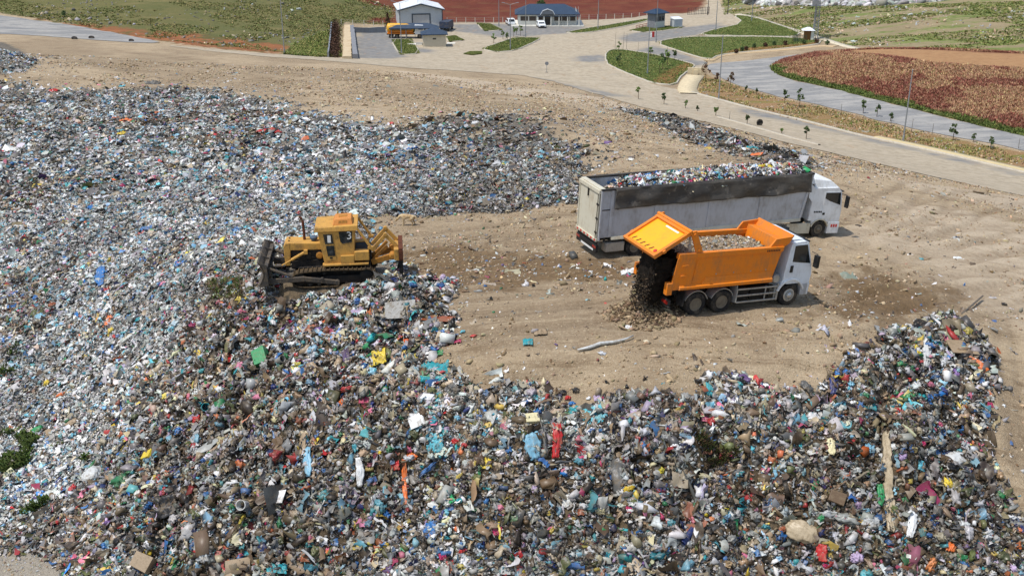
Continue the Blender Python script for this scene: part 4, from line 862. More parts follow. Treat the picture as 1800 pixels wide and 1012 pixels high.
# blade: a curved shell with push arms and strut
mb = MB(); pr = []
for i in range(9):
    v = i/8; pr.append((3.62 + 0.34*(2*v-1)**2 + 0.10*(1-v) - 0.05, 0.45+1.42*v))
outer = [(x+0.06, z) for x, z in pr]; mb.prism(outer + [(x-0.04, z) for x, z in pr[::-1]], -1.95, 1.95)
mb.box(3.42,3.62,-1.9,1.9,0.9,1.05); mb.box(3.42,3.62,-1.9,1.9,1.45,1.6)
for y in (-1.93,-0.7,0.7,1.93): mb.prism([(3.45,0.5),(3.95,0.42),(3.66,1.15),(3.9,1.86),(3.45,1.7)], y-0.02, y+0.02)
BL = mb.build('blade', M['blade_steel'], DOZ, 0.008)
mb = MB(); mb.prism([(3.98,0.34),(4.08,0.30),(4.0,0.52),(3.92,0.50)], -1.97, 1.97); mb.build('cutting_edge', M['alu'], BL)
for s in (1,-1):
    MB().bar((3.5,s*1.56,0.62),(1.55,s*1.52,0.66),0.18,0.26).bar((1.6,s*1.52,0.66),(-0.2,s*1.50,0.36),0.16,0.24).lathe([(0.14,s*1.36),(0.14,s*1.62)],12,(-0.2,0,0.36)).lathe([(0.09,s*1.5),(0.09,s*1.66)],10,(0.6,0,0.62)).build('push_arm', M['blade_steel'], DOZ, 0.015)
    MB().tube([(3.45,s*1.5,1.35),(2.2,s*1.5,0.82)],0.09,8).tube([(3.3,s*0.66,1.15),(2.8,s*0.66,1.15)],0.07,8).build('tilt_brace', M['blade_steel'], DOZ)
# ripper
for s in (1,-1):
    for zz in (0.0, 0.24):
        pass
    MB().bar((-2.15,s*0.55,1.78),(-2.95,s*0.55,2.66),0.14,0.2).bar((-2.9,s*0.55,2.70),(-3.55,s*0.55,1.95),0.14,0.2).lathe([(0.11,s*0.46),(0.11,s*0.66)],12,(-2.93,0,2.68)).build('ripper_arm', M['dozer_yellow'], DOZ, 0.015)
    MB().bar((-2.1,s*0.55,1.10),(-3.4,s*0.55,1.45),0.18,0.3).bar((-2.2,s*0.4,1.2),(-3.0,s*0.4,1.95),0.16,0.16).lathe([(0.17,s*0.45),(0.2,s*0.7),(0.2,s*0.95),(0.12,s*1.0)],14,(-3.28,0,1.52)).build('ripper_link', M['dozer_worn'], DOZ, 0.015)
mb = MB(); mb.box(-3.62,-3.36,-1.05,1.05,1.30,1.95); mb.build('ripper_beam', M['dozer_yellow'], DOZ, 0.02)
mb = MB(); mb.box(-3.86,-3.62,-1.15,1.15,1.32,1.42).box(-3.86,-3.62,-1.15,1.15,1.92,2.02)
for y in (-1.15,-0.70,-0.25,0.25,0.70,1.15): mb.box(-3.86,-3.62,y-0.05,y+0.05,1.42,1.92)
mb.build('shank_pocket', M['rust'], DOZ, 0.01)
for y in (-0.95,0.92): MB().prism([(-3.82,1.9),(-3.64,1.9),(-3.62,0.6),(-3.45,0.05),(-3.66,0.12),(-3.84,0.55)], y-0.06, y+0.06).build('ripper_shank', M['dark_iron'], DOZ, 0.01)
# ------------------------------------------------------------------ site buildings
def ppm(p): return F / (p.y*cth + (CH-p.z)*sth)          # pixels per metre at a place
def frame(name, u, v, rz, label, cat, group=None):
    p = at(u, v); return empty(name, p, R(rz), label, cat, group), ppm(p)
def corr(name, c, c2, horizontal=False, sc_=8.0):
    t = NT(name, 0.5, 0.0, 0.4); w = t.n('ShaderNodeTexWave', wave_type='BANDS', bands_direction='Z' if horizontal else 'X'); w.inputs['Scale'].default_value = sc_
    t.link(t.pos(True), w.inputs['Vector']); n = t.noise(0.6, 4, 0.6)
    t.color(t.mix(t.math('MULTIPLY', t.step(n, 0.4, 0.7), 0.4), srgb(*c), srgb(*c2))).bump(w.outputs['Fac'], 0.5, 0.03); return t.m
M['cladding'] = corr('wall_cladding', (186,192,196), (164,168,170)); M['roof_white'] = corr('roof_sheet', (226,230,234), (200,204,206)); M['roof_blue'] = corr('roof_tiles_blue', (38,58,80), (50,72,96), True, 12)
M['shutter'] = corr('roller_shutter', (170,172,174), (150,150,150), True, 14)
PM('trim_dark', (44,62,78), 0.5); PM('plaster', (196,186,164), 0.9, 0, (170,158,136), 0.6, 0.5); PM('plaster_white', (218,216,206), 0.9, 0, (186,178,162), 0.6, 0.5); PM('stone_grey', (128,130,134), 0.9, 0, (100,100,100), 0.6, 0.8)
PM('galv', (150,154,158), 0.45, 0.5, (120,120,120), 0.4, 2); PM('dark_pole', (52,54,58), 0.6); PM('post_white', (206,202,190), 0.85); PM('yellow_tank', (226,172,44), 0.4, 0, (170,120,50), 0.5); PM('red_paint', (168,44,40), 0.5, 0, (130,60,50), 0.4)
PM('blue_truck', (34,52,78), 0.45); PM('car_white', (224,228,230), 0.25, 0, (190,188,182), 0.25); PM('conc_wall', (112,116,122), 0.85, 0, (92,92,92), 0.6, 0.4); PM('pale_wall', (196,178,146), 0.9, 0, (160,130,92), 0.7, 0.8); PM('bark', (84,66,50), 0.95); PM('stake', (98,92,84), 0.9); PM('green_rail', (34,70,56), 0.5); PM('wood_brown', (132,88,44), 0.7)

# shed
sh, k = frame('warehouse', 741, 54, 10, 'grey clad shed with white gable roof and wide roller shutter', 'shed')
w = 75/k/2; he = 36/k; ha = 45.5/k; dp = 13.0
MB().prism([(-w,0),(w,0),(w,he),(0,ha),(-w,he)], 0, dp).build('wall', M['cladding'], sh)
mb = MB()
for s in (-1,1): mb.hexa([(0,-0.5,ha+0.02),(s*(w+0.5),-0.5,he-0.12),(s*(w+0.5),dp+0.4,he-0.12),(0,dp+0.4,ha+0.02),(0,-0.5,ha+0.17),(s*(w+0.5),-0.5,he+0.03),(s*(w+0.5),dp+0.4,he+0.03),(0,dp+0.4,ha+0.17)])
rf = mb.build('roof', M['roof_white'], sh)
mb = MB(); mb.bar((-w-0.5,-0.53,he-0.18),(0,-0.53,ha-0.04),0.05,0.26).bar((0,-0.53,ha-0.04),(w+0.5,-0.53,he-0.18),0.05,0.26); mb.build('fascia', M['trim_dark'], rf)
mb = MB(); mb.box(-w-0.06,-w+0.14,-0.06,0.14,0,he-0.1).box(w-0.14,w+0.06,-0.06,0.14,0,he-0.1); mb.build('corner_trim', M['trim_dark'], sh)
dr = MB().box(-14.5/k,14.5/k,-0.05,0.0,0,27/k).build('roller_door', M['shutter'], sh)
MB().box(-16.5/k,-14.5/k,-0.10,0.0,0,29/k).box(14.5/k,16.5/k,-0.10,0.0,0,29/k).box(-14.5/k,14.5/k,-0.10,0.0,27/k,29/k).build('frame', M['trim_dark'], dr)

def hip(mb, x0, x1, y0, y1, z0, z1, inset, ov=0.5):
    a = [(x0-ov,y0-ov,z0),(x1+ov,y0-ov,z0),(x1+ov,y1+ov,z0),(x0-ov,y1+ov,z0)]; ym = (y0+y1)/2
    r0, r1 = (x0-ov+inset, ym, z1), (x1+ov-inset, ym, z1); b = [(p[0],p[1],z0-0.16) for p in a]
    V = [mb.bm.verts.new(p) for p in a+[r0,r1]+b]
    for f in ((0,1,5,4),(1,2,5),(2,3,4,5),(3,0,4),(9,8,7,6),(0,6,7,1),(1,7,8,2),(2,8,9,3),(3,9,6,0)): mb._f([V[i] for i in f])
    return mb
# small hut
hu, k = frame('hut', 764, 83, 6, 'small beige hut with blue hipped roof beside the slab', 'hut')
w = 20/k; h = 22/k; MB().box(-w,w,0,3.6,0,h).build('wall', M['plaster'], hu)
hip(MB(), -w, w, 0, 3.6, h+0.02, h+1.15, w+0.2, 0.45).build('roof', M['roof_blue'], hu)
MB().box(-0.35,0.35,-0.04,0.02,1.55,1.85).build('window', M['glass'], hu)
# shelter with long blue roof
ca, k = frame('shelter', 728, 69, 2, 'open shelter with long blue roof in front of the tanker', 'shelter')
w = 42/k; h = 2.35; hip(MB(), -w, w, 0, 3.2, h, h+0.95, 2.6, 0.2).build('roof', M['roof_blue'], ca)
for x in (-w+0.3, -w/3, w/3, w-0.3):
    for y in (0.2, 3.0): MB().box(x-0.07,x+0.07,y-0.07,y+0.07,0,h-0.2).build('post', M['galv'], ca)
# office
of, k = frame('office', 962, 45.5, 0, 'single storey office with long blue hipped roof and dark entrance', 'office')
w = 52/k; h = 20/k; dp = 9.0
MB().box(-w,w,0,dp,0.0,h).build('wall', M['plaster_white'], of)
MB().box(-w-1.6,w+1.6,-1.8,dp+0.5,-0.1,0.22).build('terrace', M['plaster_white'], of)
hip(MB(), -w, w, 0, dp, h, h+1.9, 3.6, 0.7).build('roof', M['roof_blue'], of)
MB().box(-18/k,w+0.6,-1.7,-0.72,h-0.42,h-0.30).build('porch_roof', M['roof_blue'], of)
for x in (-17/k, -6/k, 6/k, 20/k, 35/k, w+0.4): MB().box(x-0.12,x+0.12,-1.6,-1.36,0.2,h-0.42).build('column', M['plaster_white'], of)
g = MB(); g.prism([(-12/k,h+0.05),(12/k,h+0.05),(8/k,h+0.85),(0,h+1.25),(-8/k,h+0.85)],-1.5,0.3).build('gable', M['stone_grey'], of)
MB().prism([(-13/k,h+0.0),(-9/k,h+0.95),(0,h+1.40),(9/k,h+0.95),(13/k,h+0.0),(12/k,h+0.0),(8.4/k,h+0.85),(0,h+1.25),(-8.4/k,h+0.85),(-12/k,h+0.0)],-1.75,-1.5).build('gable_trim', M['roof_white'], of)
MB().box(-5/k,7/k,-0.08,0.0,0.22,h-0.6).build('door', M['glass'], of)
for x0, x1 in ((-47,-34),(-32,-20),(-17,-8),(12,24),(26,38),(40,49)): f = MB().box(x0/k,x1/k,-0.05,0.0,1.15,h-0.55).build('window', PM('win_brown', (70,60,54), 0.3) if 'win_brown' not in M else M['win_brown'], of)
MB().box(-w-0.05,-w,1.0,3.2,1.2,h-0.5).build('window', M['win_brown'], of)
# gatehouse
ga, k = frame('gatehouse', 1168, 49, 38, 'blue roofed gatehouse with pale window front beside the red barrier', 'gatehouse')
h = 26/k; MB().box(-3.2,0,0,2.6,0,h).build('wall', M['stone_grey'], ga)
hip(MB(), -3.2, 0, 0, 2.6, h, h+0.9, 1.6, 0.75).build('roof', M['roof_blue'], ga)
MB().box(-3.24,-0.02,-0.03,0.0,0.0,1.55).build('lit_front_panel', M['plaster_white'], ga)  # white panel on this side alone: the wall's sunlit tone painted in
for x0, x1 in ((-3.0,-2.3),(-2.0,-1.3),(-1.0,-0.3)): MB().box(x0,x1,-0.05,0,1.75,2.7).build('window', M['glass'], ga)
for y0 in (0.4,1.5): MB().box(0.0,0.05,y0,y0+0.7,1.6,2.6).build('window', M['glass'], ga)
wb_, k = frame('storage_box', 1192, 49, 20, 'white metal storage box standing beside the gatehouse', 'storage box')
MB().box(-1.1,1.1,0,2.0,0,1.9).build('body', M['cladding'], wb_); MB().hexa([(-1.2,-0.1,1.92),(1.2,-0.1,1.92),(1.2,2.1,1.92),(-1.2,2.1,1.92),(-1.2,-0.1,2.0),(1.2,-0.1,2.0),(1.2,2.1,2.35),(-1.2,2.1,2.35)]).build('lid', M['roof_white'], wb_)
# kiosk, railing, mast
ki, k = frame('kiosk', 1421, 72, -8, 'small brown and white kiosk with white roof at the mast foot', 'kiosk')
MB().box(-0.9,0.4,0,1.6,0,2.1).build('wall', M['wood_brown'], ki); MB().box(0.4,1.0,-0.2,1.4,0,2.1).build('column', M['plaster_white'], ki)
MB().hexa([(-1.5,-0.6,2.12),(1.2,-0.6,2.12),(1.2,2.0,2.12),(-1.5,2.0,2.12),(-0.4,0.4,2.7),(0.2,0.4,2.7),(0.2,1.0,2.7),(-0.4,1.0,2.7)]).build('roof', M['roof_white'], ki)
ra, k = frame('railing', 1425, 74, 0, 'dark green railing fencing in the mast and kiosk', 'railing')
mb = MB()
for a, b in (((-3.6,0.6),(-1.6,2.2)),((-3.6,0.6),(-1.2,-0.9)),((1.6,2.4),(4.2,0.6)),((1.4,-0.8),(4.2,0.6))):
    a, b = Vector((*a,0)), Vector((*b,0)); n_ = 9
    mb.bar(a+Vector((0,0,1.3)), b+Vector((0,0,1.3)), 0.07); mb.bar(a+Vector((0,0,0.3)), b+Vector((0,0,0.3)), 0.07)
    for i in range(n_+1): q = a+(b-a)*i/n_; mb.bar(q, q+Vector((0,0,1.4)), 0.06)
mb.build('bar', M['green_rail'], ra)
ma, k = frame('lattice_mast', 1432, 71, 0, 'tall lattice mast with equipment boxes rising beside the kiosk', 'mast')
mb = MB(); H_ = 19.0
cs = [(-0.55,0),(0.55,0),(0,0.95)]
for (x,y) in cs: mb.bar((x,y,0),(x*0.5,y*0.5+0.2,H_),0.14)
for i in range(20):
    z0, z1 = H_*i/20, H_*(i+1)/20; f0, f1 = 1-0.5*i/20, 1-0.5*(i+1)/20
    for j in range(3):
        a, b = cs[j], cs[(j+1)%3]; A_ = (a[0]*f0, a[1]*f0+0.2*i/20, z0); B_ = (b[0]*f1, b[1]*f1+0.2*(i+1)/20, z1); mb.bar(A_, B_, 0.06); mb.bar((a[0]*f0,a[1]*f0+0.2*i/20,z0),(b[0]*f0,b[1]*f0+0.2*i/20,z0),0.05)
mb.build('lattice', M['galv'], ma)
for x0, z0, s_ in ((-1.1,7.2,0.9),(-0.4,7.4,0.8),(-0.9,8.3,0.5)): MB().box(x0-0.1,x0+s_*0.7,-0.4,0.3,z0,z0+s_).build('equipment_box', M['galv'], ma, 0.03)
MB().box(-1.5,0.6,-0.6,0.6,7.0,7.1).build('platform', M['galv'], ma)

# walls beside the ramp
def wall_between(name, a, b, wd, h, mat, label, cat='wall'):
    a, b = at(*a), at(*b); n = max(2, int((b-a).length/1.5)); mb = MB(); d = (b-a); s = Vector((-d.y, d.x, 0)).normalized()*wd/2; pr_ = []
    for i in range(n+1):
        p = a + d*i/n; z = gz(p.x, p.y); w_ = 0.9+0.2*random.random(); hh = h*(0.92+0.16*random.random())
        pr_.append([mb.bm.verts.new(q) for q in ((p.x-s.x*w_,p.y-s.y*w_,z-0.3),(p.x+s.x*w_,p.y+s.y*w_,z-0.3),(p.x+s.x*w_*0.8,p.y+s.y*w_*0.8,z+hh),(p.x-s.x*w_*0.8,p.y-s.y*w_*0.8,z+hh))])
    for p, q in zip(pr_, pr_[1:]):
        for k_ in range(4): mb._f([p[k_], p[(k_+1)%4], q[(k_+1)%4], q[k_]])
    mb._f(pr_[0]); mb._f(pr_[-1][::-1]); o = mb.build(name, mat); return tag(o, label, cat)
wall_between('concrete_wall', (610,104), (611,48), 2.0, 0.5, M['pale_wall'], 'pale crumbling concrete channel wall beside the ramp')
wall_between('stone_wall', (625,104), (619,52), 1.1, 0.9, M['stone_grey'], 'rough grey stone wall edging the asphalt ramp')
wall_between('retaining_wall', (622,58), (678,58), 0.4, 1.25, M['conc_wall'], 'dark grey retaining wall across the end of the yard')
wall_between('sheet_fence', (577,101), (583,46), 0.35, 1.0, M['galv'], 'grey sheet fence along the brown hedge', 'fence')

# ------------------------------------------------------------------ plants
def leafmat(name, c1, c2):
    t = NT(name, 0.75, 0, 0.25); n = t.noise(1.3, 3, 0.6); t.color(t.mix(t.step(n, 0.35, 0.65), srgb(*c1), srgb(*c2))); t.b.inputs['Subsurface Weight'].default_value = 0.0; return t.m
M['leaf'] = leafmat('leaf_green', (92,116,60), (120,140,78)); M['leaf_dark'] = leafmat('leaf_dark', (58,78,48), (84,100,58)); M['leaf_red'] = leafmat('leaf_red', (112,76,60), (100,92,62)); M['leaf_brown'] = leafmat('leaf_brown', (84,58,42), (62,44,34)); M['leaf_pale'] = leafmat('leaf_pale', (120,136,84), (92,112,62))
def leaf_cloud(pts, size, name, mat, parent, r):
    V = []; Fq = []
    for p in pts:
        a = Vector((r.gauss(0,1), r.gauss(0,1), r.gauss(0,0.7))).normalized(); b = a.orthogonal().normalized(); b.rotate(Matrix.Rotation(r.random()*6.28, 3, a)); s = size*(0.6+0.8*r.random()); c = a.cross(b)*s*0.55; b = b*s
        i = len(V); p = Vector(p); V += [p-b, p+c, p+b, p-c]; Fq.append((i,i+1,i+2,i+3))
    o = bpy.data.objects.new(name, npmesh(name, V, Fq, [mat])); return link(o, parent)
def plant(name, u, v, hpx, kind, label, cat, group=None, seed=0):
    r = random.Random(seed*77+int(u)); p = at(u, v); h = hpx/ppm(p)/0.95; root = empty(name, p, r.random()*6, label, cat, group); pts = []; mb = MB()
    if kind == 'stake':
        mb.tube([(0,0,0),(0.03*h,0.02,h)],[0.035,0.022],6); mb.build('trunk', M['stake'], root); return root
    if kind == 'sap':
        top = (r.uniform(-.08,.08)*h, r.uniform(-.08,.08)*h, h); mb.tube([(0,0,-0.1),(0.02,0,h*0.5),top],[0.05,0.04,0.02],6)
        for i in range(7):
            z = h*r.uniform(0.45,1.0); a = r.random()*6.28; L = h*r.uniform(0.08,0.2)*(1.3-z/h*0.5); e = (math.cos(a)*L, math.sin(a)*L, z+L*0.5); mb.tube([(top[0]*z/h,top[1]*z/h,z),e],[0.02,0.01],5)
            for _ in range(12): pts.append((e[0]+r.gauss(0,0.10*h/2.2), e[1]+r.gauss(0,0.10*h/2.2), e[2]+r.gauss(0,0.10*h/2.2)))
        mb.build('trunk', M['bark'], root); leaf_cloud(pts, 0.12+0.03*h, 'crown', M[{0:'leaf',1:'leaf_dark',2:'leaf_red',3:'leaf_pale'}[seed % 4]], root, r)
    elif kind == 'shrub':
        mb.tube([(0,0,-0.1),(0,0,h*0.5)],[0.08,0.05],6); mb.build('trunk', M['bark'], root)
        for _ in range(170):
            d = Vector((r.gauss(0,1),r.gauss(0,1),r.gauss(0,1))).normalized()*(r.random()**0.4)*h*0.42*(0.8+0.4*r.random()); pts.append((d.x, d.y, h*0.56+d.z))
        leaf_cloud(pts, 0.13, 'crown', M['leaf_dark' if seed % 2 else 'leaf_brown'], root, r)
    elif kind == 'cone':
        mb.tube([(0,0,-0.1),(0,0,h*0.9)],[0.10,0.03],6); mb.build('trunk', M['bark'], root)
        for _ in range(420):
            z = h*r.random(); rad = h*0.2*(1-z/h)**0.8*(0.5+0.6*r.random())+0.05; a = r.random()*6.28; pts.append((math.cos(a)*rad, math.sin(a)*rad, z))
        leaf_cloud(pts, 0.16, 'crown', M['leaf_brown'], root, r)
    elif kind == 'tree':
        mb.tube([(0,0,-0.2),(0.1,0,h*0.35),(0,0.1,h*0.7)],[0.18,0.13,0.06],8)
        cl = []
        for i in range(9): a = r.random()*6.28; q = r.uniform(0.1,0.36)*h; e = Vector((math.cos(a)*q, math.sin(a)*q, h*r.uniform(0.45,0.9))); cl.append(e); mb.tube([(0,0.05,h*0.4),tuple(e)],[0.07,0.02],5)
        mb.build('trunk', M['bark'], root)
        for e in cl:
            for _ in range(110): d = Vector((r.gauss(0,1),r.gauss(0,1),r.gauss(0,0.8)))*h*0.09; pts.append(tuple(e+d))
        leaf_cloud(pts, 0.2, 'crown', M['leaf_dark'], root, r)
    return root
S_TIP, S_VERGE, S_LAWN, S_OFF, S_DARK = 'saplings along the tip edge of the haul road', 'saplings on the dry verge', 'young trees on the lawn beside the culvert', 'saplings on the office island', 'small dark shrubs below the paved path'
for i, (u, v, h, lab) in enumerate([(1122,175,19,'spindly green sapling opposite the culvert chute, at the road edge'),(1167,184,20,'thin two tiered sapling between the culvert and the tip edge'),(1205,191,13,None),(1226,196,9,None),(1258,204,15,'low bushy sapling on the half buried kerb'),
    (1313,219,14,None),(1374,235,8,'low dark leafy clump at the road edge past the arched tyre'),(1417,245,20,'upright green sapling standing alone past the arched tyre')]):
    plant('sapling', u, v, h, 'sap', lab or 'small scrubby sapling on the tip side of the haul road', 'sapling', S_TIP, i*4+(i % 2))
plant('dead_sapling', 1282, 211, 14, 'stake', 'bare dead sapling beside the half buried kerb', 'sapling')
for i, (u, v, h, lab) in enumerate([(1240,143,30,'reddish bushy sapling just beside the culvert pipe'),(1258,150,20,None),(1283,157,26,'reddish sapling between lamp post and gravel track'),(1311,163,10,None),(1330,166,9,None),(1379,184,22,None),(1405,189,28,'tall dark slender sapling on the dry verge'),
    (1517,200,20,None),(1541,206,20,'double headed leafy sapling on the dry verge'),(1565,214,14,None),(1675,247,26,'leaning sapling with one dark tuft on the dry verge'),(1711,250,14,None),(1741,262,20,'sapling with two dark tufts near the end of the dry verge')]):
    plant('sapling', u, v, h, 'sap', lab or 'thin young sapling planted on the orange dry verge', 'sapling', S_VERGE, i*4+(2 if i in (0,1,2) else 1))
for i, (u, v, h) in enumerate([(1478,202,18),(1602,232,22),(1638,238,20),(1565,226,22),(1790,262,18),(1095,90,32),(1081,90,30),(1101,88,26),(1121,100,24),(1172,104,22)]):
    plant('stake', u, v, h, 'stake', 'thin bare stake standing in the dry verge' if i < 5 else 'thin bare pole standing on the culvert lawn', 'stake', 'stakes on the verge' if i < 5 else 'poles on the culvert lawn', i)
for i, (u, v, h, lab) in enumerate([(1088,92,16,'small conifer shaped sapling at the corner of the culvert lawn'),(1088,118,22,None),(1159,130,26,None),(1164,124,26,None),(1173,118,26,'tall thin sapling in the middle of the culvert lawn'),(1186,108,20,None),(1143,100,16,None)]):
    plant('young_tree', u, v, h, 'sap', lab or 'slender young tree on the lawn beside the culvert', 'tree', S_LAWN, i*4+(i % 2))
for i, (u, v, h) in enumerate([(868,77,16),(884,70,14),(903,66,16),(892,74,14),(908,62,12),(915,64,16)]):
    plant('sapling', u, v, h, 'sap', 'pale green sapling on the island facing the office', 'sapling', S_OFF, i*4+(3 if i % 2 else 0))
for i, (u, v) in enumerate([(1294,95),(1304,92),(1311,90),(1325,86),(1345,84),(1361,81),(1380,81),(1413,79),(1435,78),(1454,80)]):
    plant('shrub', u, v, 9, 'shrub', 'small round dark shrub on the verge below the path', 'shrub', S_DARK, i)
plant('tree', 952, 17, 16, 'tree', 'round dark green tree standing behind the office roof', 'tree', None, 3)
plant('conifer', 682, 51, 26, 'cone', 'brown withered conifer beside the shed', 'conifer', None, 2)
plant('bush', 113, 30, 11, 'shrub', 'dark rounded bush at the foot of the olive hillside', 'bush', None, 1)
for i, (u, v) in enumerate([(742,60),(757,60)]): plant('climber', u-12, v+8, 14, 'sap', 'leafy sapling under the blue shelter roof', 'sapling', 'saplings under the shelter', i*4+1)
# brown hedge
a, b = at(588,102), at(589,44); he_ = empty('hedge', a, 0, 'brown withered hedge running away beside the ramp', 'hedge'); r = random.Random(4); pts = []
for _ in range(2600):
    f = r.random(); q = (b-a)*f; hh = 1.3*(0.75+0.35*math.sin(f*40)**2); pts.append((q.x+r.gauss(0,0.55), q.y+r.gauss(0,0.4), gz(a.x+q.x, a.y+q.y)-a.z + hh*r.random()**0.7))
leaf_cloud(pts, 0.2, 'foliage', M['leaf_brown'], he_, r); MB().tube([(0,0,-0.1),(0,0,0.9)],0.06,6).build('stem', M['bark'], he_)

# ------------------------------------------------------------------ lamp posts, signs, fences
def lamp(u, v, top, lab, kind='plain', mat='galv'):
    p = at(u, v); h = (v-top)/ppm(p)/0.955; r_ = empty('lamp_post', p, 0, lab, 'lamp post', 'lamp posts of the site')
    MB().tube([(0,0,0),(0,0,0.9),(0,0,0.95),(0,0,h)],[0.13,0.13,0.10,0.055],10).box(-0.2,0.2,-0.2,0.2,0,0.06).build('pole', M[mat], r_)
    if kind == 'double':
        for s in (-1,1): a = MB().tube([(0,0,h-0.05),(s*0.6,0,h+0.12),(s*1.2,0,h+0.28)],0.035,6).build('arm', M[mat], r_); MB().hexa([(s*1.1,-0.12,h+0.24),(s*1.75,-0.10,h+0.36),(s*1.75,0.10,h+0.36),(s*1.1,0.12,h+0.24),(s*1.1,-0.1,h+0.34),(s*1.75,-0.08,h+0.43),(s*1.75,0.08,h+0.43),(s*1.1,0.1,h+0.34)]).build('lamp_head', M['galv'], a)
    else: MB().tube([(0,0,h-0.02),(0,0,h+0.10)],[0.075,0.03],8).build('cap', M[mat], r_)
for a_ in [(500,95,-22,'lamp post beside the orange bank at the foot of the olive hill'),(706,95,12,'lamp post on the verge by the small hut','double'),(736,51,3,'lamp post in front of the shed shutter','double'),(877,47,-6,'lamp post beside the parked white estate car'),
    (897,88,14,'twin armed lamp post on the island facing the office','double'),(924,67,-2,'lamp post at the upper corner of the office island'),(1051,52,-4,'lamp post on the long thin verge along the office drive'),(1138,131,48,'lamp post on the lawn beside the culvert'),
    (1153,75,6,'lamp post at the tip of the verge below the path'),(1258,55,6,'lamp post at the road bend past the gatehouse'),(1321,38,5,'lamp post on the verge above the path by the drain'),(1263,176,70,'lamp post between the culvert and the haul road'),(1587,251,130,'tall lamp post on the dry verge in front of the mound')]: lamp(*a_)
lamp(1244,27,-14,'dark pole at the metal gate','plain','dark_pole'); lamp(1279,26,-14,'dark pole at the upper bend of the exit track','plain','dark_pole')
for u, lab in ((1011,'flagpole with a small white flag in front of the office'),(1016,'bare flagpole at the office corner')):
    p = at(u, 45); h = 32/ppm(p); fo = empty('flagpole', p, 0, lab, 'flagpole'); MB().tube([(0,0,0),(0,0,h)],[0.06,0.035],8).build('pole', M['post_white'], fo)
    if u == 1011:
        mb = MB(); mb.hexa([(0.03,-0.01,h-1.4),(0.45,0.03,h-1.5),(0.45,0.05,h-1.5),(0.03,0.01,h-1.4),(0.03,-0.01,h-0.1),(0.25,0.02,h-0.7),(0.25,0.04,h-0.7),(0.03,0.01,h-0.1)]); mb.build('flag', M['white_mark'], fo)
p = at(961,128); rs = empty('road_sign', p, 0, 'round road sign on a short post at the junction', 'road sign'); k = ppm(p); h = 17/k
MB().tube([(0,0,-0.1),(0,0,h)],0.04,8).build('post', M['galv'], rs); MB().lathe([(0.33,-0.06),(0.33,-0.03),(0.30,-0.02)],20,(0,0,h-0.1),'y').build('plate', M['stone_grey'], rs); MB().box(-0.25,0.25,-0.25,0.25,-0.05,0.08).build('footing', M['tyre'], rs)
def fence(pxs, step, hgt, lab, n_wire=3, mat='post_white', wmat='galv'):
    P_ = [at(*q) for q in pxs]; root = empty('wire_fence', P_[0], 0, lab, 'fence'); tops = []
    for a, b in zip(P_, P_[1:]):
        n_ = max(1, int((b-a).length/step))
        for i in range(n_): q = a+(b-a)*i/n_; q = Vector((q.x, q.y, gz(q.x,q.y))); tops.append(q-P_[0])
    first = None
    for q in tops:
        if first is None: first = MB().hexa([(-0.07,-0.07,-0.2),(0.07,-0.07,-0.2),(0.07,0.07,-0.2),(-0.07,0.07,-0.2),(-0.06,-0.06,hgt),(0.06,-0.06,hgt),(0.06,0.06,hgt),(-0.06,0.06,hgt)]).build('post', M[mat], root); o = first
        else: o = first.copy(); link(o, root)
        o.location = q
    mb = MB()
    for i in range(n_wire): mb.tube([q+Vector((0,0,hgt*(0.25+0.7*i/max(1,n_wire-1)))) for q in tops], 0.012, 4)
    mb.build('wire', M[wmat], root)
fence([(786,41),(900,40),(1020,36),(1110,33),(1150,30)], 2.2, 1.35, 'white posted wire fence along the red field')
fence([(600,44),(640,46),(690,47)], 2.2, 1.3, 'white posted wire fence at the foot of the olive hill')
P0 = at(1209,27); mg = empty('metal_gate', P0, 0, 'dark metal gate standing across the exit track', 'gate'); b = at(1246,25)-P0; mb = MB()
for i in range(13): q = b*i/12; mb.bar(q, q+Vector((0,0,1.8)), 0.07 if i % 4 else 0.14)
for z in (0.2,1.0,1.75): mb.bar(Vector((0,0,z)), b+Vector((0,0,z)), 0.06)
mb.build('bar', M['dark_pole'], mg)
p = at(1148,66); bx = empty('barrier', p, 0, 'red and white barrier cabinet standing on the entrance lane', 'barrier'); MB().box(-0.25,0.25,-0.25,0.25,0,1.25).build('cabinet', M['red_paint'], bx, 0.03); MB().box(-0.6,-0.27,-0.2,0.2,0,0.9).build('white_panel', M['white_mark'], bx, 0.02)
p = at(1118,52); q = at(1147,46); rr = empty('guard_rail', p, 0, 'red guard rail in front of the gatehouse', 'guard rail'); d_ = q-p
mb = MB()
for z in (0.45,0.85): mb.bar(Vector((0,0,z)), d_+Vector((0,0,z)), 0.10)
for i in range(6): mb.bar(d_*i/5, d_*i/5+Vector((0,0,0.9)), 0.08)
mb.build('rail', M['red_paint'], rr)
# culvert
p = at(1223,132); k = ppm(p); cu = empty('culvert', p, R(-12), 'pale concrete culvert with a round dark pipe mouth under the gravel track', 'culvert'); r0 = 4.2/k
mb = MB(); mb.box(-1.5,1.5,0.05,0.35,-0.4,1.25); mb.build('headwall', M['pale_concrete'] if 'pale_concrete' in M else PM('pale_conc2', (206,190,156), 0.9), cu, 0.03)
mb = MB(); mb.lathe([(r0,-0.25),(r0*1.18,-0.25),(r0*1.18,0.06),(r0,0.06),(r0*0.98,-0.2)],20,(0,0,0.45)); mb.build('pipe', M['pale_conc2'], cu); MB().lathe([(r0*0.97,-0.16),(0.01,-0.16)],20,(0,0,0.45)).build('pipe_mouth', M['black_plastic'], cu)
strip('chute', [(1222,134),(1212,146),(1207,158),(1213,166)], 3.2, 0.04, 0.16, M['pale_conc2'], label='pale concrete chute running from the culvert to the road', cat='chute', kind='structure')
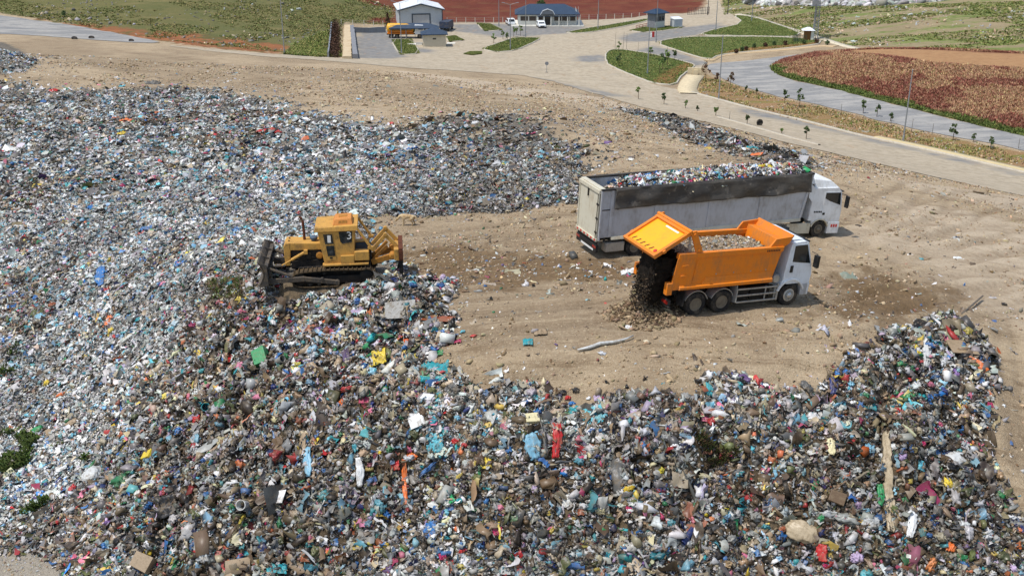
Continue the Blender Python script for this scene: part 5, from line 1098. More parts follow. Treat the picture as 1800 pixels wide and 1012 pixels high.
p = at(729,80); sl = MB().box(-1.6,1.6,-0.2,1.2,0,0.25).build('concrete_slab', M['plaster_white'], None, 0.02); sl.location = p; tag(sl, 'white concrete slab beside the small hut', 'slab')
p = at(737,80); sl = MB().box(-0.7,0.7,-0.1,0.5,0,0.5).build('grey_crate', M['alu'], None, 0.02); sl.location = p; tag(sl, 'grey metal crate against the small hut', 'crate')
sl = MB().box(-0.9,0.9,-0.8,0.8,0,0.12).build('concrete_slab', M['plaster_white'], None, 0.02); sl.location = at(793,77); tag(sl, 'pale slab behind the hut on the shadow side', 'slab')

# ------------------------------------------------------------------ distant vehicles
p = at(707,67); tk = empty('tank_truck', p, R(3), 'yellow tanker lorry parked behind the blue shelter', 'tanker'); k = ppm(p)
mb = MB(); mb.lathe([(0.5,-3.35),(1.0,-3.1),(1.05,-2.9),(1.05,2.4),(1.0,2.6),(0.5,2.8)],20,(0,0,2.15),'x'); mb.build('tank', M['yellow_tank'], tk, 0, True)
MB().box(-3.2,2.6,-1.12,1.12,1.0,1.25).box(-2.6,2.4,-1.2,-1.05,1.35,1.75).build('side_box', M['orange_paint'], tk, 0.03); MB().tube([(-2.6,-1.15,1.95),(2.2,-1.15,1.95)],0.06,6).tube([(-2.6,-0.8,2.9),(2.2,-0.8,2.9)],0.03,6).build('pipe', M['galv'], tk); MB().box(-3.4,4.6,-0.4,0.4,0.75,1.0).build('frame', M['chassis'], tk)
mb = MB(); mb.prism([(2.9,0.9),(5.0,0.9),(5.0,1.9),(4.75,2.9),(2.9,3.0)],-1.15,1.15); cb = mb.build('cab', M['white_paint'], tk, 0.06); MB().prism([(3.7,1.9),(4.7,1.9),(4.55,2.7),(3.7,2.75)],-1.17,-1.15).build('window', M['glass'], cb)
for x in (-2.4,-1.1,3.9):
    for s in (-1,1): wheel(tk, x, s*0.95, 0.5, 0.4, s, seg=16)
p = at(785,54); bt = empty('blue_truck', p, R(80), 'dark blue truck parked against the shed side', 'truck'); mb = MB(); mb.prism([(-2.6,0.8),(0.9,0.8),(0.9,2.3),(-2.6,2.3)],-1.1,1.1); mb.build('load_box', M['blue_truck'], bt, 0.04)
mb = MB(); mb.prism([(1.0,0.6),(2.9,0.6),(2.9,1.4),(2.55,2.25),(1.0,2.25)],-1.05,1.05); cb = mb.build('cab', M['blue_truck'], bt, 0.06); MB().prism([(1.5,1.45),(2.5,1.45),(2.35,2.1),(1.5,2.1)],1.05,1.07).build('window', M['glass'], cb)
for x in (-1.7,2.0):
    for s in (-1,1): wheel(bt, x, s*0.9, 0.45, 0.3, s, seg=16)
def car(u, v, rz, lab, tall=1.5, L=4.2):
    c = empty('parked_car', at(u, v), R(rz), lab, 'car', 'white cars parked by the office'); h = L/2
    mb = MB(); mb.prism([(-h,0.35),(h,0.35),(h,0.72),(h-0.15,0.85),(h*0.45,0.98),(h*0.12,tall),(-h*0.75,tall),(-h*0.97,0.95),(-h,0.8)],-0.85,0.85); bd = mb.build('body', M['car_white'], c, 0.08, seg=3)
    MB().hexa([(h*0.45,-0.7,1.0),(h*0.45,0.7,1.0),(h*0.40,0.7,1.0),(h*0.40,-0.7,1.0),(h*0.15,-0.62,tall-0.06),(h*0.15,0.62,tall-0.06),(h*0.10,0.62,tall-0.06),(h*0.10,-0.62,tall-0.06)]).build('windscreen', M['glass'], c)
    MB().hexa([(-h*0.98,-0.7,1.0),(-h*0.98,0.7,1.0),(-h*0.9,0.7,1.0),(-h*0.9,-0.7,1.0),(-h*0.79,-0.64,tall-0.08),(-h*0.79,0.64,tall-0.08),(-h*0.7,0.64,tall-0.08),(-h*0.7,-0.64,tall-0.08)]).build('rear_window', M['glass'], c)
    for s in (-1,1):
        MB().prism([(h*0.33,1.0),(h*0.1,tall-0.12),(-h*0.68,tall-0.12),(-h*0.82,1.0)], s*0.85, s*0.87).build('side_window', M['glass'], c)
        for x in (-h*0.62,h*0.62): wheel(c, x, s*0.78, 0.32, 0.2, s, seg=16)
    MB().box(h-0.02,h+0.03,-0.5,0.5,0.4,0.62).build('grille', M['black_plastic'], c); return c
car(951,48.5,-82,'white hatchback parked nose out in front of the office door'); car(897,44,100,'white estate car parked at the office end wall',1.6,4.5)
# ------------------------------------------------------------------ stray dog
def dog(u, v, rz):
    p = at(u, v); d = empty('dog', p, R(rz), 'cream coloured stray dog sniffing the ground behind the ripper', 'dog')
    V = []; E_ = []; RAD = []
    def chain(pts, start=None):
        prev = start
        for (x,y,z,r) in pts:
            V.append((x,y,z)); RAD.append(r); i = len(V)-1
            if prev is not None: E_.append((prev,i))
            prev = i
        return prev
    V.append((-0.30,0,0.58)); RAD.append(0.115)                                   # pelvis root
    chest = chain([(-0.12,0,0.57,0.105),(0.08,0,0.56,0.14),(0.24,0,0.57,0.145),(0.36,0,0.60,0.11)], 0)
    ch_i = 3
    neck = chain([(0.46,0,0.58,0.085),(0.56,0.02,0.47,0.075),(0.62,0.03,0.40,0.082),(0.69,0.035,0.33,0.055),(0.76,0.04,0.26,0.036)], chest)
    for s in (-1,1):
        chain([(0.26,s*0.09,0.42,0.062),(0.25,s*0.095,0.28,0.042),(0.26,s*0.095,0.12,0.030),(0.27,s*0.095,0.03,0.030),(0.32,s*0.095,0.02,0.024)], ch_i)
        o = 0.05*s
        chain([(-0.30+o,s*0.09,0.44,0.085),(-0.22+o,s*0.095,0.33,0.055),(-0.36+o,s*0.095,0.21,0.034),(-0.34+o,s*0.095,0.04,0.028),(-0.28+o,s*0.095,0.02,0.024)], 0)
        chain([(0.60,s*0.075+0.03,0.46,0.028),(0.57,s*0.11+0.03,0.42,0.018)], neck-2)
    chain([(-0.42,0,0.60,0.05),(-0.52,0.02,0.50,0.04),(-0.57,0.03,0.38,0.035),(-0.60,0.03,0.28,0.02)], 0)
    me_ = bpy.data.meshes.new('body'); me_.from_pydata(V, E_, []); o = bpy.data.objects.new('body', me_); link(o, d)
    o.modifiers.new('skin', 'SKIN'); sv = me_.skin_vertices[0].data
    for i, r_ in enumerate(RAD): sv[i].radius = (r_*1.22, r_*1.22)
    sv[0].use_root = True; sb = o.modifiers.new('sub', 'SUBSURF'); sb.levels = 2; sb.render_levels = 2
    t = NT('dog_fur', 0.9, 0, 0.15); n1 = t.noise(5, 3, 0.6, True); n2 = t.noise(60, 3, 0.6, True, (1,1,0.4)); c = t.mix(t.step(n1, 0.42, 0.6), srgb(206,184,146), srgb(176,146,104)); t.color(t.mix(t.math('MULTIPLY', n2, 0.3), c, srgb(150,124,90))).bump(n2, 0.6, 0.02); me_.materials.append(t.m)
    dg = bpy.context.evaluated_depsgraph_get(); m2 = bpy.data.meshes.new_from_object(o.evaluated_get(dg)); o.modifiers.clear(); o.data = m2; m2.polygons.foreach_set('use_smooth', np.ones(len(m2.polygons), bool))
    MB().lathe([(0.004,0.0),(0.02,0.01),(0.016,0.035),(0.004,0.045)],10,(0.775,0.04,0.245),'x').build('nose', M['black_plastic'], d)
    for s in (-1,1): MB().lathe([(0.002,-0.012),(0.011,0),(0.002,0.012)],8,(0.655,0.035+s*0.055,0.40),'y').build('eye', M['black_plastic'], d)
    return d
dog(717, 396, 178)
# ------------------------------------------------------------------ rubbish: shapes
def ico(sub):
    b = bmesh.new(); bmesh.ops.create_icosphere(b, subdivisions=sub, radius=1.0); v = np.array([x.co[:] for x in b.verts]); f = np.array([[q.index for q in fc.verts] for fc in b.faces]); b.free(); return v, f
ICO0, ICO1, ICO2, ICO3 = ico(1), ico(2), ico(3), ico(4)     # 12 / 42 / 162 / 642 points
def creased(v, amp, freq, g, ridged=True):
    """crumple a shape along random creases"""
    out = np.zeros(len(v))
    for k in range(7):
        d = g.normal(size=3); d /= np.linalg.norm(d); s = np.sin(v @ d * freq*(0.6+1.2*g.random()) + g.random()*6.28)
        out += (1-2*np.abs(s) if ridged else s) / (1+0.35*k)
    return out/3.2*amp
def shp_bag(base, g, amp=0.26, knot=True):
    v, f = base; v = v.copy(); r = 1 + creased(v, amp, 3.6, g) + creased(v, amp*0.6, 9.0, g) + (creased(v, amp*0.35, 19.0, g) if len(v) > 300 else 0); v = v*np.clip(r, 0.35, 1.7)[:,None]; v += g.normal(size=v.shape)*(0.05 if len(v) < 300 else 0.012)
    if knot:
        k = np.clip((v[:,2]-0.35), 0, None); v[:,:2] *= (1-0.75*np.clip(k, 0, 1))[:,None]; v[:,2] += k*0.5
    v *= np.array([1, 0.65+0.5*g.random(), 0.45+0.4*g.random()]); return v, f
def shp_sheet(n, g, crump=0.5, asp=1.0):
    u = np.linspace(-1,1,n); x, y = np.meshgrid(u, u*asp); v = np.stack([x.ravel(), y.ravel(), np.zeros(n*n)], 1)
    v[:,:2] += g.normal(size=(n*n,2))*0.35/n*1.4; v[:,2] = creased(v, crump, 3.2, g) + g.normal(size=n*n)*crump*0.22; v[:,:2] *= (1-0.15*np.abs(v[:,2:3]))
    i = np.arange(n*n).reshape(n,n); q = np.stack([i[:-1,:-1],i[:-1,1:],i[1:,1:],i[1:,:-1]],-1).reshape(-1,4)
    return v, np.concatenate([q[:,[0,1,2]], q[:,[0,2,3]]])
def shp_strip(g, n=7):
    t_ = np.linspace(-1,1,n); c = np.stack([t_, 0.3*np.cumsum(g.normal(size=n))*0.5, 0.25*np.abs(np.cumsum(g.normal(size=n)))*0.4], 1); w_ = 0.10+0.12*g.random()
    v = np.concatenate([c+np.array([0,w_,0])+g.normal(size=(n,3))*0.03, c-np.array([0,w_,0.05])+g.normal(size=(n,3))*0.03]); f = []
    for i in range(n-1): f += [[i,i+1,n+i+1],[i,n+i+1,n+i]]
    return v, np.array(f)
def shp_box(g, flat=False):
    s = np.array([1, 0.5+0.5*g.random(), (0.06 if flat else 0.3+0.4*g.random())]); v = np.array([(x,y,z) for z in (-1,1) for y in (-1,1) for x in (-1,1)], float)*s + g.normal(size=(8,3))*0.06
    return v, np.array([[0,2,3],[0,3,1],[4,5,7],[4,7,6],[0,1,5],[0,5,4],[2,6,7],[2,7,3],[0,4,6],[0,6,2],[1,3,7],[1,7,5]])
def shp_bottle(g):
    pr = [(-1,0.28),(-0.9,0.34),(0.3,0.33),(0.6,0.18),(0.75,0.10),(1.0,0.10)]; n = 6; v = []; f = []
    for x, r in pr:
        for k in range(n): a = 2*math.pi*k/n; v.append((x, r*math.cos(a), r*math.sin(a)))
    for i in range(len(pr)-1):
        for k in range(n): a, b = i*n+k, i*n+(k+1)%n; f += [[a,b,b+n],[a,b+n,a+n]]
    return np.array(v)*np.array([1, 1, 0.7+0.3*g.random()]), np.array(f)
def scatter_mesh(name, P, N, size, cols, shapes, kind, flat=0.35, sink=0.25, mat=None, g=None, stretch=0.35):
    """numpy baked pieces: P places, N ground normals, kind = index of the shape family per piece"""
    g = g or rng; VV = []; FF = []; CC = []; off = 0
    for fam in range(len(shapes)):
        vars_ = shapes[fam]
        for vi in range(len(vars_)):
            sel = np.nonzero((kind == fam) & (np.arange(len(P)) % len(vars_) == vi))[0]
            if not len(sel): continue
            v, f = vars_[vi]; n = len(sel)
            nz = N[sel] + g.normal(size=(n,3))*flat; nz /= np.linalg.norm(nz, axis=1, keepdims=True)
            a = g.random(n)*2*math.pi; h = np.stack([np.cos(a), np.sin(a), np.zeros(n)], 1); x = h - (h*nz).sum(1, keepdims=True)*nz; x /= np.linalg.norm(x, axis=1, keepdims=True); y = np.cross(nz, x)
            s = size[sel][:,None]*np.exp(g.normal(size=(n,3))*stretch*np.array([1,1,0.6])); M3 = np.stack([x*s[:,0:1], y*s[:,1:2], nz*s[:,2:3]], 2)
            w = np.einsum('nij,vj->nvi', M3, v) + (P[sel] + nz*(size[sel]*(0.5-sink)*0.6)[:,None])[:,None,:]
            VV.append(w.reshape(-1,3)); FF.append((f[None] + (np.arange(n)*len(v))[:,None,None] + off).reshape(-1,3)); CC.append(np.repeat(cols[sel], len(v), 0)); off += n*len(v)
    V, Fq, C_ = np.concatenate(VV), np.concatenate(FF), np.concatenate(CC); C_ = np.concatenate([C_, np.ones((len(C_),1))], 1)
    me_ = npmesh(name, V, Fq, [mat], False, C_); o = bpy.data.objects.new(name, me_); return link(o)

PAL = {k: np.array(srgb(*c)[:3]) for k, c in dict(white=(226,228,228), pale=(200,202,200), ltgrey=(172,174,172), grey=(138,138,134), dkgrey=(92,92,90), beige=(180,164,136), tan=(156,132,100), brown=(104,84,62), dkbrown=(66,54,42),
   black=(30,30,33), ltblue=(120,172,196), blue=(44,112,176), navy=(38,52,110), teal=(36,150,160), cyan=(90,180,196), green=(44,140,84), olive=(98,104,58), yellow=(216,190,56), cream=(214,204,160), red=(182,36,38), pink=(216,110,140), magenta=(176,36,92), purple=(116,82,150), lilac=(178,160,190), orange=(222,112,46), rust=(150,82,50)).items()}
def pick(n, weights, g=rng):
    k = list(weights); p = np.array([weights[x] for x in k], float); p /= p.sum(); i = g.choice(len(k), n, p=p); c = np.array([PAL[x] for x in k])[i]
    return np.clip(c*np.exp(g.normal(size=(n,1))*0.22)*np.exp(g.normal(size=(n,3))*0.05), 0.004, 0.85)
OLD = dict(white=11, pale=16, ltgrey=20, grey=18, dkgrey=12, beige=8, tan=5, brown=5, black=5, ltblue=8, cyan=2.0, blue=1.8, teal=1.4, green=.4, yellow=.35, red=.45, pink=.5, magenta=.25, purple=.3, orange=.3, navy=.3)
FRESH = dict(white=9, pale=9, ltgrey=9, grey=10, dkgrey=9, beige=8, tan=8, brown=10, dkbrown=8, black=5, ltblue=2.2, cyan=1.0, blue=2.2, teal=1.3, green=1, yellow=1.2, cream=1.5, red=1.1, pink=.8, magenta=.6, purple=.5, lilac=.9, orange=.9, navy=.9, olive=1.8, rust=1.2)
FACE = dict(FRESH); FACE.update(white=4, pale=5, ltgrey=6, brown=17, dkbrown=15, tan=14, olive=4.5, dkgrey=12)

t = NT('plastic_rubbish', 0.48, 0, 0.45); ca_ = t.attr('Col'); n1 = t.noise(3.5, 4, 0.6); n2 = t.noise(22, 3, 0.6)
c = t.mix(t.math('MULTIPLY', t.step(n1, 0.46, 0.7), 0.45), ca_.outputs['Color'], srgb(118,104,82)); c = t.mix(t.math('MULTIPLY', t.step(n2, 0.58, 0.66), 0.25), c, srgb(70,62,52)); t.color(c); t.rough(t.math('ADD', t.math('MULTIPLY', n1, 0.45), 0.22)); M['plastic'] = t.m
t = NT('earth_bits', 0.95, 0, 0.2); ca_ = t.attr('Col'); n1 = t.noise(9, 4, 0.6); t.color(t.mix(t.math('MULTIPLY', t.step(n1, 0.45, 0.65), 0.4), ca_.outputs['Color'], srgb(150,130,104))); M['earth_bits'] = t.m

gs = np.random.default_rng(3)
SH_NEAR = [[shp_bag(ICO1, gs, 0.85) for _ in range(18)], [shp_sheet(5, gs, 0.85) for _ in range(20)], [shp_strip(gs) for _ in range(14)], [shp_bag(ICO0, gs, 0.7, False) for _ in range(14)], [shp_box(gs) for _ in range(5)] + [shp_box(gs, True) for _ in range(5)], [shp_bottle(gs) for _ in range(4)], [shp_sheet(4, gs, 0.4, 0.45) for _ in range(10)]]
SH_FAR = [[shp_bag(ICO0, gs, 0.7, False) for _ in range(12)], [shp_sheet(3, gs, 0.6) for _ in range(12)], [shp_sheet(4, gs, 0.5, 0.5) for _ in range(10)], [shp_strip(gs, 4) for _ in range(8)]]
Q_TRASH = Grid(GX, GY, np.maximum(np.maximum(sd_trash, sd_pile), sd_strip) + edge_n*0.6); Q_FRESH = Grid(GX, GY, sd_fresh); Q_SIDE = Grid(GX, GY, np.maximum(sd_strip, sd_pile)); Q_GRAV = Grid(GX, GY, sd_gravel)
WHEELED = np.concatenate([c_[:(-2 if i_ == 2 else None), :2] for i_, c_ in enumerate(CONTACT)])
def clear_of_wheels(x, y, r_=1.0):
    d = np.full(len(x), 1e9)
    for w_ in WHEELED: d = np.minimum(d, (x-w_[0])**2+(y-w_[1])**2)
    return d > r_*r_
def seen(x, y, z, m=60):
    fw = y*cth-(z-CH)*sth; u = 900+F*x/fw; v = 506-F*(y*sth+(z-CH)*cth)/fw
    return (u > -m) & (u < 1800+m) & (v < 1012+m+40) & (fw > 1)
def sample(n, x0, x1, y0, y1, test, g=rng):
    x = g.uniform(x0, x1, n); y = g.uniform(y0, y1, n); k = test(x, y); x, y = x[k], y[k]; z = ground_h(x, y); k = seen(x, y, z, 260); x, y, z = x[k], y[k], z[k]
    return x, y, np.stack([x, y, z], 1), gnorm(x, y)
CLUMP = lambda x, y, s=6.0, sd=31: fbm(x/s, y/s, 3, sd)

def field(name, n, box, test, weights, sizes, shapes, fam_p, label, cat, mat='plastic', flat=0.4, sink=0.25, lift=0.0, tone=None, g=rng):
    x, y, P, N = sample(n, *box, test, g); m = len(x); P[:,2] += lift*g.random(m)
    kd = g.choice(len(shapes), m, p=np.array(fam_p)/sum(fam_p)); sz = sizes(x, y, m)
    if callable(weights): cols = weights(x, y, m)
    else: cols = pick(m, weights, g)
    if tone is not None: cols = cols*tone(x, y)[:,None]
    if mat == 'plastic':
        cols = cols*(np.clip(0.42+0.85*fbm(x/2.4, y/2.4, 3, 91), 0.42, 1.1)*np.where(Q_FRESH(x, y) > 0, 0.90, np.where((x > -9) & (y > 58), 0.88, 1.07)))[:,None]
        lum = cols.mean(1, keepdims=True); w_ = np.clip(1.2 - sz/0.15, 0.16, 0.8)[:,None]*(g.random((m,1)) < 0.85); cols = cols*(1-w_) + w_*lum*np.array([1.04,1.0,0.92])
    o = scatter_mesh(name, P, N, sz, cols, shapes, kd, flat, sink, M[mat], g); print(name, m, 'pieces', len(o.data.polygons), 'faces')
    return tag(o, label, cat, None, 'stuff')
def fresh_cols(x, y, m):
    a = pick(m, FRESH); b = pick(m, FACE); k = (CLUMP(x, y, 4.5, 41) > 0.42)[:,None]; return np.where(k, b, a)
in_tr = lambda x, y: (Q_TRASH(x, y) > -0.4) & (Q_GRAV(x, y) < 0.6)
# fresh rubbish on the tip face
field('fresh_rubbish', 330000, (-34, 42, 27, 66), lambda x, y: in_tr(x, y) & (Q_FRESH(x, y) > -1.5) & clear_of_wheels(x, y, 1.3) & (rng.random(len(x)) < np.clip(0.55+Q_TRASH(x,y)*0.4, 0.15, 1)), fresh_cols,
      lambda x, y, m: np.clip(0.080*np.exp(rng.normal(size=m)*0.6), 0.03, 0.26)*(1.0+0.25*(CLUMP(x,y,3,7) > 0.55)), SH_NEAR, [22,34,14,11,2,2,15], 'mixed loose rubbish covering the tip face', 'rubbish', lift=0.16)
SH_BIG = [[shp_bag(ICO2, gs, 0.55) for _ in range(16)], [shp_sheet(8, gs, 0.9) for _ in range(14)], [shp_strip(gs, 12) for _ in range(12)]]
BIGC = dict(white=9, pale=8, ltgrey=6, grey=6, dkgrey=6, black=9, tan=4, brown=3, dkbrown=3, beige=5, ltblue=3, cyan=2.2, blue=4.5, teal=3, green=1.6, yellow=1.8, cream=2, red=1.8, pink=1.1, magenta=.8, purple=.6, lilac=1.2, orange=1.1, navy=1.2, olive=2.5)
field('fresh_rubbish', 30000, (-34, 42, 27, 66), lambda x, y: in_tr(x, y) & (Q_FRESH(x, y) > -1.0) & clear_of_wheels(x, y, 1.5) & (rng.random(len(x)) < np.clip(0.3+Q_TRASH(x,y)*0.4, 0.1, 1)), BIGC,
      lambda x, y, m: np.clip(0.155*np.exp(rng.normal(size=m)*0.28), 0.09, 0.26), SH_BIG, [48,30,22], 'bags, films and rags lying loose over the tip face', 'rubbish', lift=0.18)
field('old_rubbish', 26000, (-42, 6, 27, 90), lambda x, y: in_tr(x, y) & (Q_FRESH(x, y) < 1.0) & clear_of_wheels(x, y, 1.5) & (rng.random(len(x)) < np.clip(0.2+Q_TRASH(x,y)*0.15, 0.05, 0.6)), dict(white=14, pale=12, ltgrey=10, grey=8, dkgrey=5, black=5, beige=4, tan=4, ltblue=6, cyan=4, blue=6, teal=3, navy=1.5, green=1, yellow=1, red=1.2, orange=.8, lilac=2, pink=.8),
      lambda x, y, m: np.clip(0.14*np.exp(rng.normal(size=m)*0.3), 0.08, 0.24), SH_BIG, [30,46,24], 'pale and blue bags lying on the old slope', 'rubbish', lift=0.12)
# older flattened rubbish
def old_cols(x, y, m):
    a = pick(m, OLD); e = pick(m, FACE); k = (CLUMP(x, y, 5, 43) > 0.60)[:,None]; a = np.where(k, e, a)
    dark = ((x > -6) & (y > 60))[:,None]; return np.where(dark & (rng.random((m,1)) < 0.55), pick(m, dict(dkgrey=4, brown=3, grey=4, tan=4, dkbrown=1, black=1, olive=1, beige=2)), a)
field('old_rubbish', 620000, (-95, 34, 27, 172), lambda x, y: in_tr(x, y) & (Q_FRESH(x, y) < 1.5) & clear_of_wheels(x, y, 1.2) & (rng.random(len(x)) < np.clip(np.where(y>62, 0.05, 0.2)+np.clip(Q_TRASH(x,y),0,12)/np.where(y>62, np.where(x > -8, 13.0, 8.0), 2.0) + np.clip(Q_SIDE(x,y)+0.9, 0, 0.9), 0.05, 1)*np.clip(62/np.maximum(y,40), 0.3, 1)**1.4), old_cols,
      lambda x, y, m: np.clip(0.082*np.exp(rng.normal(size=m)*0.5), 0.035, 0.19)*np.clip(y/52, 0.85, 1.7)*(0.3/np.maximum(0.3, 0.3)), SH_FAR, [26,40,24,10], 'flattened grey and white older rubbish across the landfill', 'rubbish', lift=0.10)
field('old_rubbish', 480000, (-42, 12, 26, 80), lambda x, y: in_tr(x, y) & (Q_FRESH(x, y) < 2.0) & clear_of_wheels(x, y, 1.2) & (rng.random(len(x)) < np.clip(0.3+Q_TRASH(x,y)*0.3, 0.1, 1)*(1-np.clip((x-8)/8+(y-70)/20, 0, 1))), old_cols,
      lambda x, y, m: np.clip(0.068*np.exp(rng.normal(size=m)*0.55), 0.028, 0.19), SH_FAR, [28,40,22,10], 'pale loose rubbish covering the old slope below the bulldozer', 'rubbish', lift=0.14)
# litter on the worked earth
def lit_p(x, y):
    d = np.exp(-np.clip(-Q_TRASH(x, y), 0, None)/1.6)*0.55 + np.exp(-np.clip(-sd_o1(x, y), 0, None)/1.5)*0.35 + np.exp(-np.clip(-sd_o2(x, y), 0, None)/2)*0.10 + 0.022*(CLUMP(x, y, 5, 77) > 0.5) + 0.008
    return d
_o1 = sdist(XX, YY, Z_ORG1); _o2 = sdist(XX, YY, Z_ORG2); sd_o1 = Grid(GX, GY, _o1); sd_o2 = Grid(GX, GY, _o2)
LIT = dict(FRESH); LIT.update(white=14, pale=14, ltgrey=9)
Q_PAV = Grid(GX, GY, np.maximum(np.maximum(sdist(XX, YY, Z_PAVED), sdist(XX, YY, Z_UPROAD)), sdist(XX, YY, Z_TRACK)))
on_dirt = lambda x, y: (Q_TRASH(x, y) < 0.2) & (Q_PAV(x, y) < -0.5) & (Q_GRAV(x, y) < 3) & clear_of_wheels(x, y, 0.8)
field('litter', 120000, (-50, 46, 27, 112), lambda x, y: on_dirt(x, y) & (rng.random(len(x)) < lit_p(x, y)), LIT, lambda x, y, m: np.clip(0.065*np.exp(rng.normal(size=m)*0.6), 0.025, 0.30), SH_NEAR, [12,34,16,14,4,3,17], 'scattered scraps of litter on the bare earth', 'litter', flat=0.25, sink=0.3)
# clods and stones
SH_CLOD = [[shp_bag(ICO0, gs, 0.6, False) for _ in range(14)]]
EARTH = dict(tan=7, beige=2.0, brown=1.2, grey=.5)
PAL['tan'] = np.array(srgb(156,136,109)[:3])
def clod_p(x, y): return np.clip(0.10 + 0.9*np.clip((CLUMP(x, y, 4, 55)-0.42)*5, 0, 1), 0, 1)*np.clip(1.15 - (y-30)/100, 0.25, 1)
field('clods', 210000, (-45, 50, 27, 105), lambda x, y: on_dirt(x, y) & (rng.random(len(x)) < clod_p(x, y)), EARTH, lambda x, y, m: np.clip(0.036*np.exp(rng.normal(size=m)*0.7), 0.015, 0.2), SH_CLOD, [1], 'loose clods and stones on the worked earth', 'clods', 'earth_bits', flat=0.5, sink=0.3)
field('clods', 150000, (-95, 62, 92, 175), lambda x, y: on_dirt(x, y) & (rng.random(len(x)) < 0.75*np.clip((CLUMP(x, y, 5, 57)-0.38)*5, 0.06, 1)), EARTH, lambda x, y, m: np.clip(0.075*np.exp(rng.normal(size=m)*0.6), 0.03, 0.3), SH_CLOD, [1], 'clods and stones on the earth bank beyond the rubbish', 'clods', 'earth_bits', flat=0.5, sink=0.3)
field('litter', 90000, (-95, 62, 92, 175), lambda x, y: on_dirt(x, y) & (rng.random(len(x)) < 0.05 + 0.6*np.exp(-np.clip(-Q_TRASH(x,y),0,None)/5)*(CLUMP(x,y,6,58)>0.45)), OLD, lambda x, y, m: np.clip(0.10*np.exp(rng.normal(size=m)*0.5), 0.04, 0.3), SH_FAR, [20,40,25,15], 'faded scraps of litter on the earth bank beyond the rubbish', 'litter', flat=0.25, sink=0.3)
field('gravel', 26000, (-42, -20, 27, 46), lambda x, y: Q_GRAV(x, y) > -0.6, dict(beige=4, ltgrey=3, grey=3, tan=2), lambda x, y, m: np.clip(0.040*np.exp(rng.normal(size=m)*0.4), 0.02, 0.12), SH_CLOD, [1], 'bare pale gravel patch at the foot of the rubbish', 'gravel', 'earth_bits', flat=0.5)
# dropped soil heap behind the lorry, soil pouring out, loads in both bodies
def local(o, pts): return np.array([o.matrix_world @ Vector(p) for p in pts])
def heap_pts(c, n, rx, ry, hh, g=rng):
    a = g.random(n)*6.283; q = np.sqrt(g.random(n)); x = c[0]+rx*q*np.cos(a); y = c[1]+ry*q*np.sin(a); z = ground_h(x, y) + hh*(1-q**1.5)*(0.6+0.5*fbm(x*1.6, y*1.6, 2, 5)); return np.stack([x, y, z], 1)
hp = local(TIP, [(-6.9,-0.3,0)])[0]; P = heap_pts(hp, 1500, 1.9, 1.6, 0.08); N = np.tile(np.array([0,0,1.0]), (len(P),1))
o = scatter_mesh('dumped_soil', P, N, np.clip(0.05*np.exp(rng.normal(size=len(P))*0.6), 0.02, 0.2), pick(len(P), dict(brown=4, tan=5, dkbrown=1))*0.9, SH_CLOD, np.zeros(len(P), int), 0.5, 0.3, M['earth_bits']); tag(o, 'brown clods dumped on the ground under the open tailgate', 'soil', None, 'stuff')
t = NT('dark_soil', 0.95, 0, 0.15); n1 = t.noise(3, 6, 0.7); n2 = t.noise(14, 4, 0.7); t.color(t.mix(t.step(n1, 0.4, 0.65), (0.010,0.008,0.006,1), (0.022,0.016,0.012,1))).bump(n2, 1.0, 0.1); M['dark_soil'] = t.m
t = NT('load_soil', 0.95, 0, 0.15); n1 = t.noise(2, 6, 0.7); n2 = t.noise(12, 4, 0.7); t.color(t.mix(t.step(n2, 0.4, 0.62), srgb(112,98,80), srgb(166,150,128))).bump(n1, 0.8, 0.1); M['load_soil'] = t.m
nu, nv2 = 56, 40; V = []; Fq = []                       # curtain of soil sliding out of the body
for j in range(nv2+1):
    for i in range(nu):
        a = 2*math.pi*i/nu; v_ = j/nv2; z = 0.50 + 2.15*(1-v_); cx_ = -6.35 - 0.42*v_**0.7; rx = 0.56-0.30*v_**2; ry = 1.0-0.25*v_**3
        ca2, sa2 = math.cos(a), math.sin(a); ex = abs(ca2)**0.6*(1 if ca2 > 0 else -1); ey = abs(sa2)**0.6*(1 if sa2 > 0 else -1)
        n_ = fbm(np.array([i*0.45 if i < nu/2 else (nu-i)*0.45]), np.array([j*0.12]), 3, 88)[0]-0.5; n3_ = fbm(np.array([abs(i-nu/2)*1.3]), np.array([j*0.5]), 3, 90)[0]-0.5
        k_ = 1 + 0.35*n_ + 0.30*n3_; ex = ex*(np.clip(0.75-0.55*sa2, 0.2, 1.3) if ex < 0 else 1); V.append((cx_+rx*ex*k_, ry*ey*(0.94+0.22*n3_), z + 0.25*n_))
for j in range(nv2):
    for i in range(nu): Fq.append((j*nu+i, j*nu+(i+1)%nu, (j+1)*nu+(i+1)%nu, (j+1)*nu+i))
o = bpy.data.objects.new('falling_soil', npmesh('falling_soil', local(TIP, V), Fq, [M['dark_soil']], False)); link(o); tag(o, 'dark wet soil sliding out from under the raised tailgate', 'soil', None, 'stuff')
g2 = np.random.default_rng(8); n = 700; vv = g2.random(n)**0.45; px_ = -6.35-0.42*vv**0.7 - g2.random(n)**1.5*(0.15+0.25*vv) - 0.38; py_ = g2.uniform(-1.1,1.0,n); px_ = -6.35-0.42*vv**0.7 - (0.38+g2.random(n)**1.5*(0.15+0.25*vv))*np.clip(0.75-0.6*py_, 0.05, 1.4); P = local(TIP, np.stack([px_, py_, 0.15+2.45*(1-vv)+g2.normal(size=n)*0.15], 1))
o2 = scatter_mesh('falling_clods', P, np.tile(np.array([0,0,1.0]), (n,1)), np.clip(0.035*np.exp(g2.normal(size=n)*0.5), 0.015, 0.09), pick(n, dict(dkbrown=5, brown=.6, black=5), g2)*0.4, SH_CLOD, np.zeros(n, int), 0.9, 0.3, M['earth_bits']); tag(o2, 'loose dark clods tumbling off the sliding soil', 'soil', None, 'stuff')
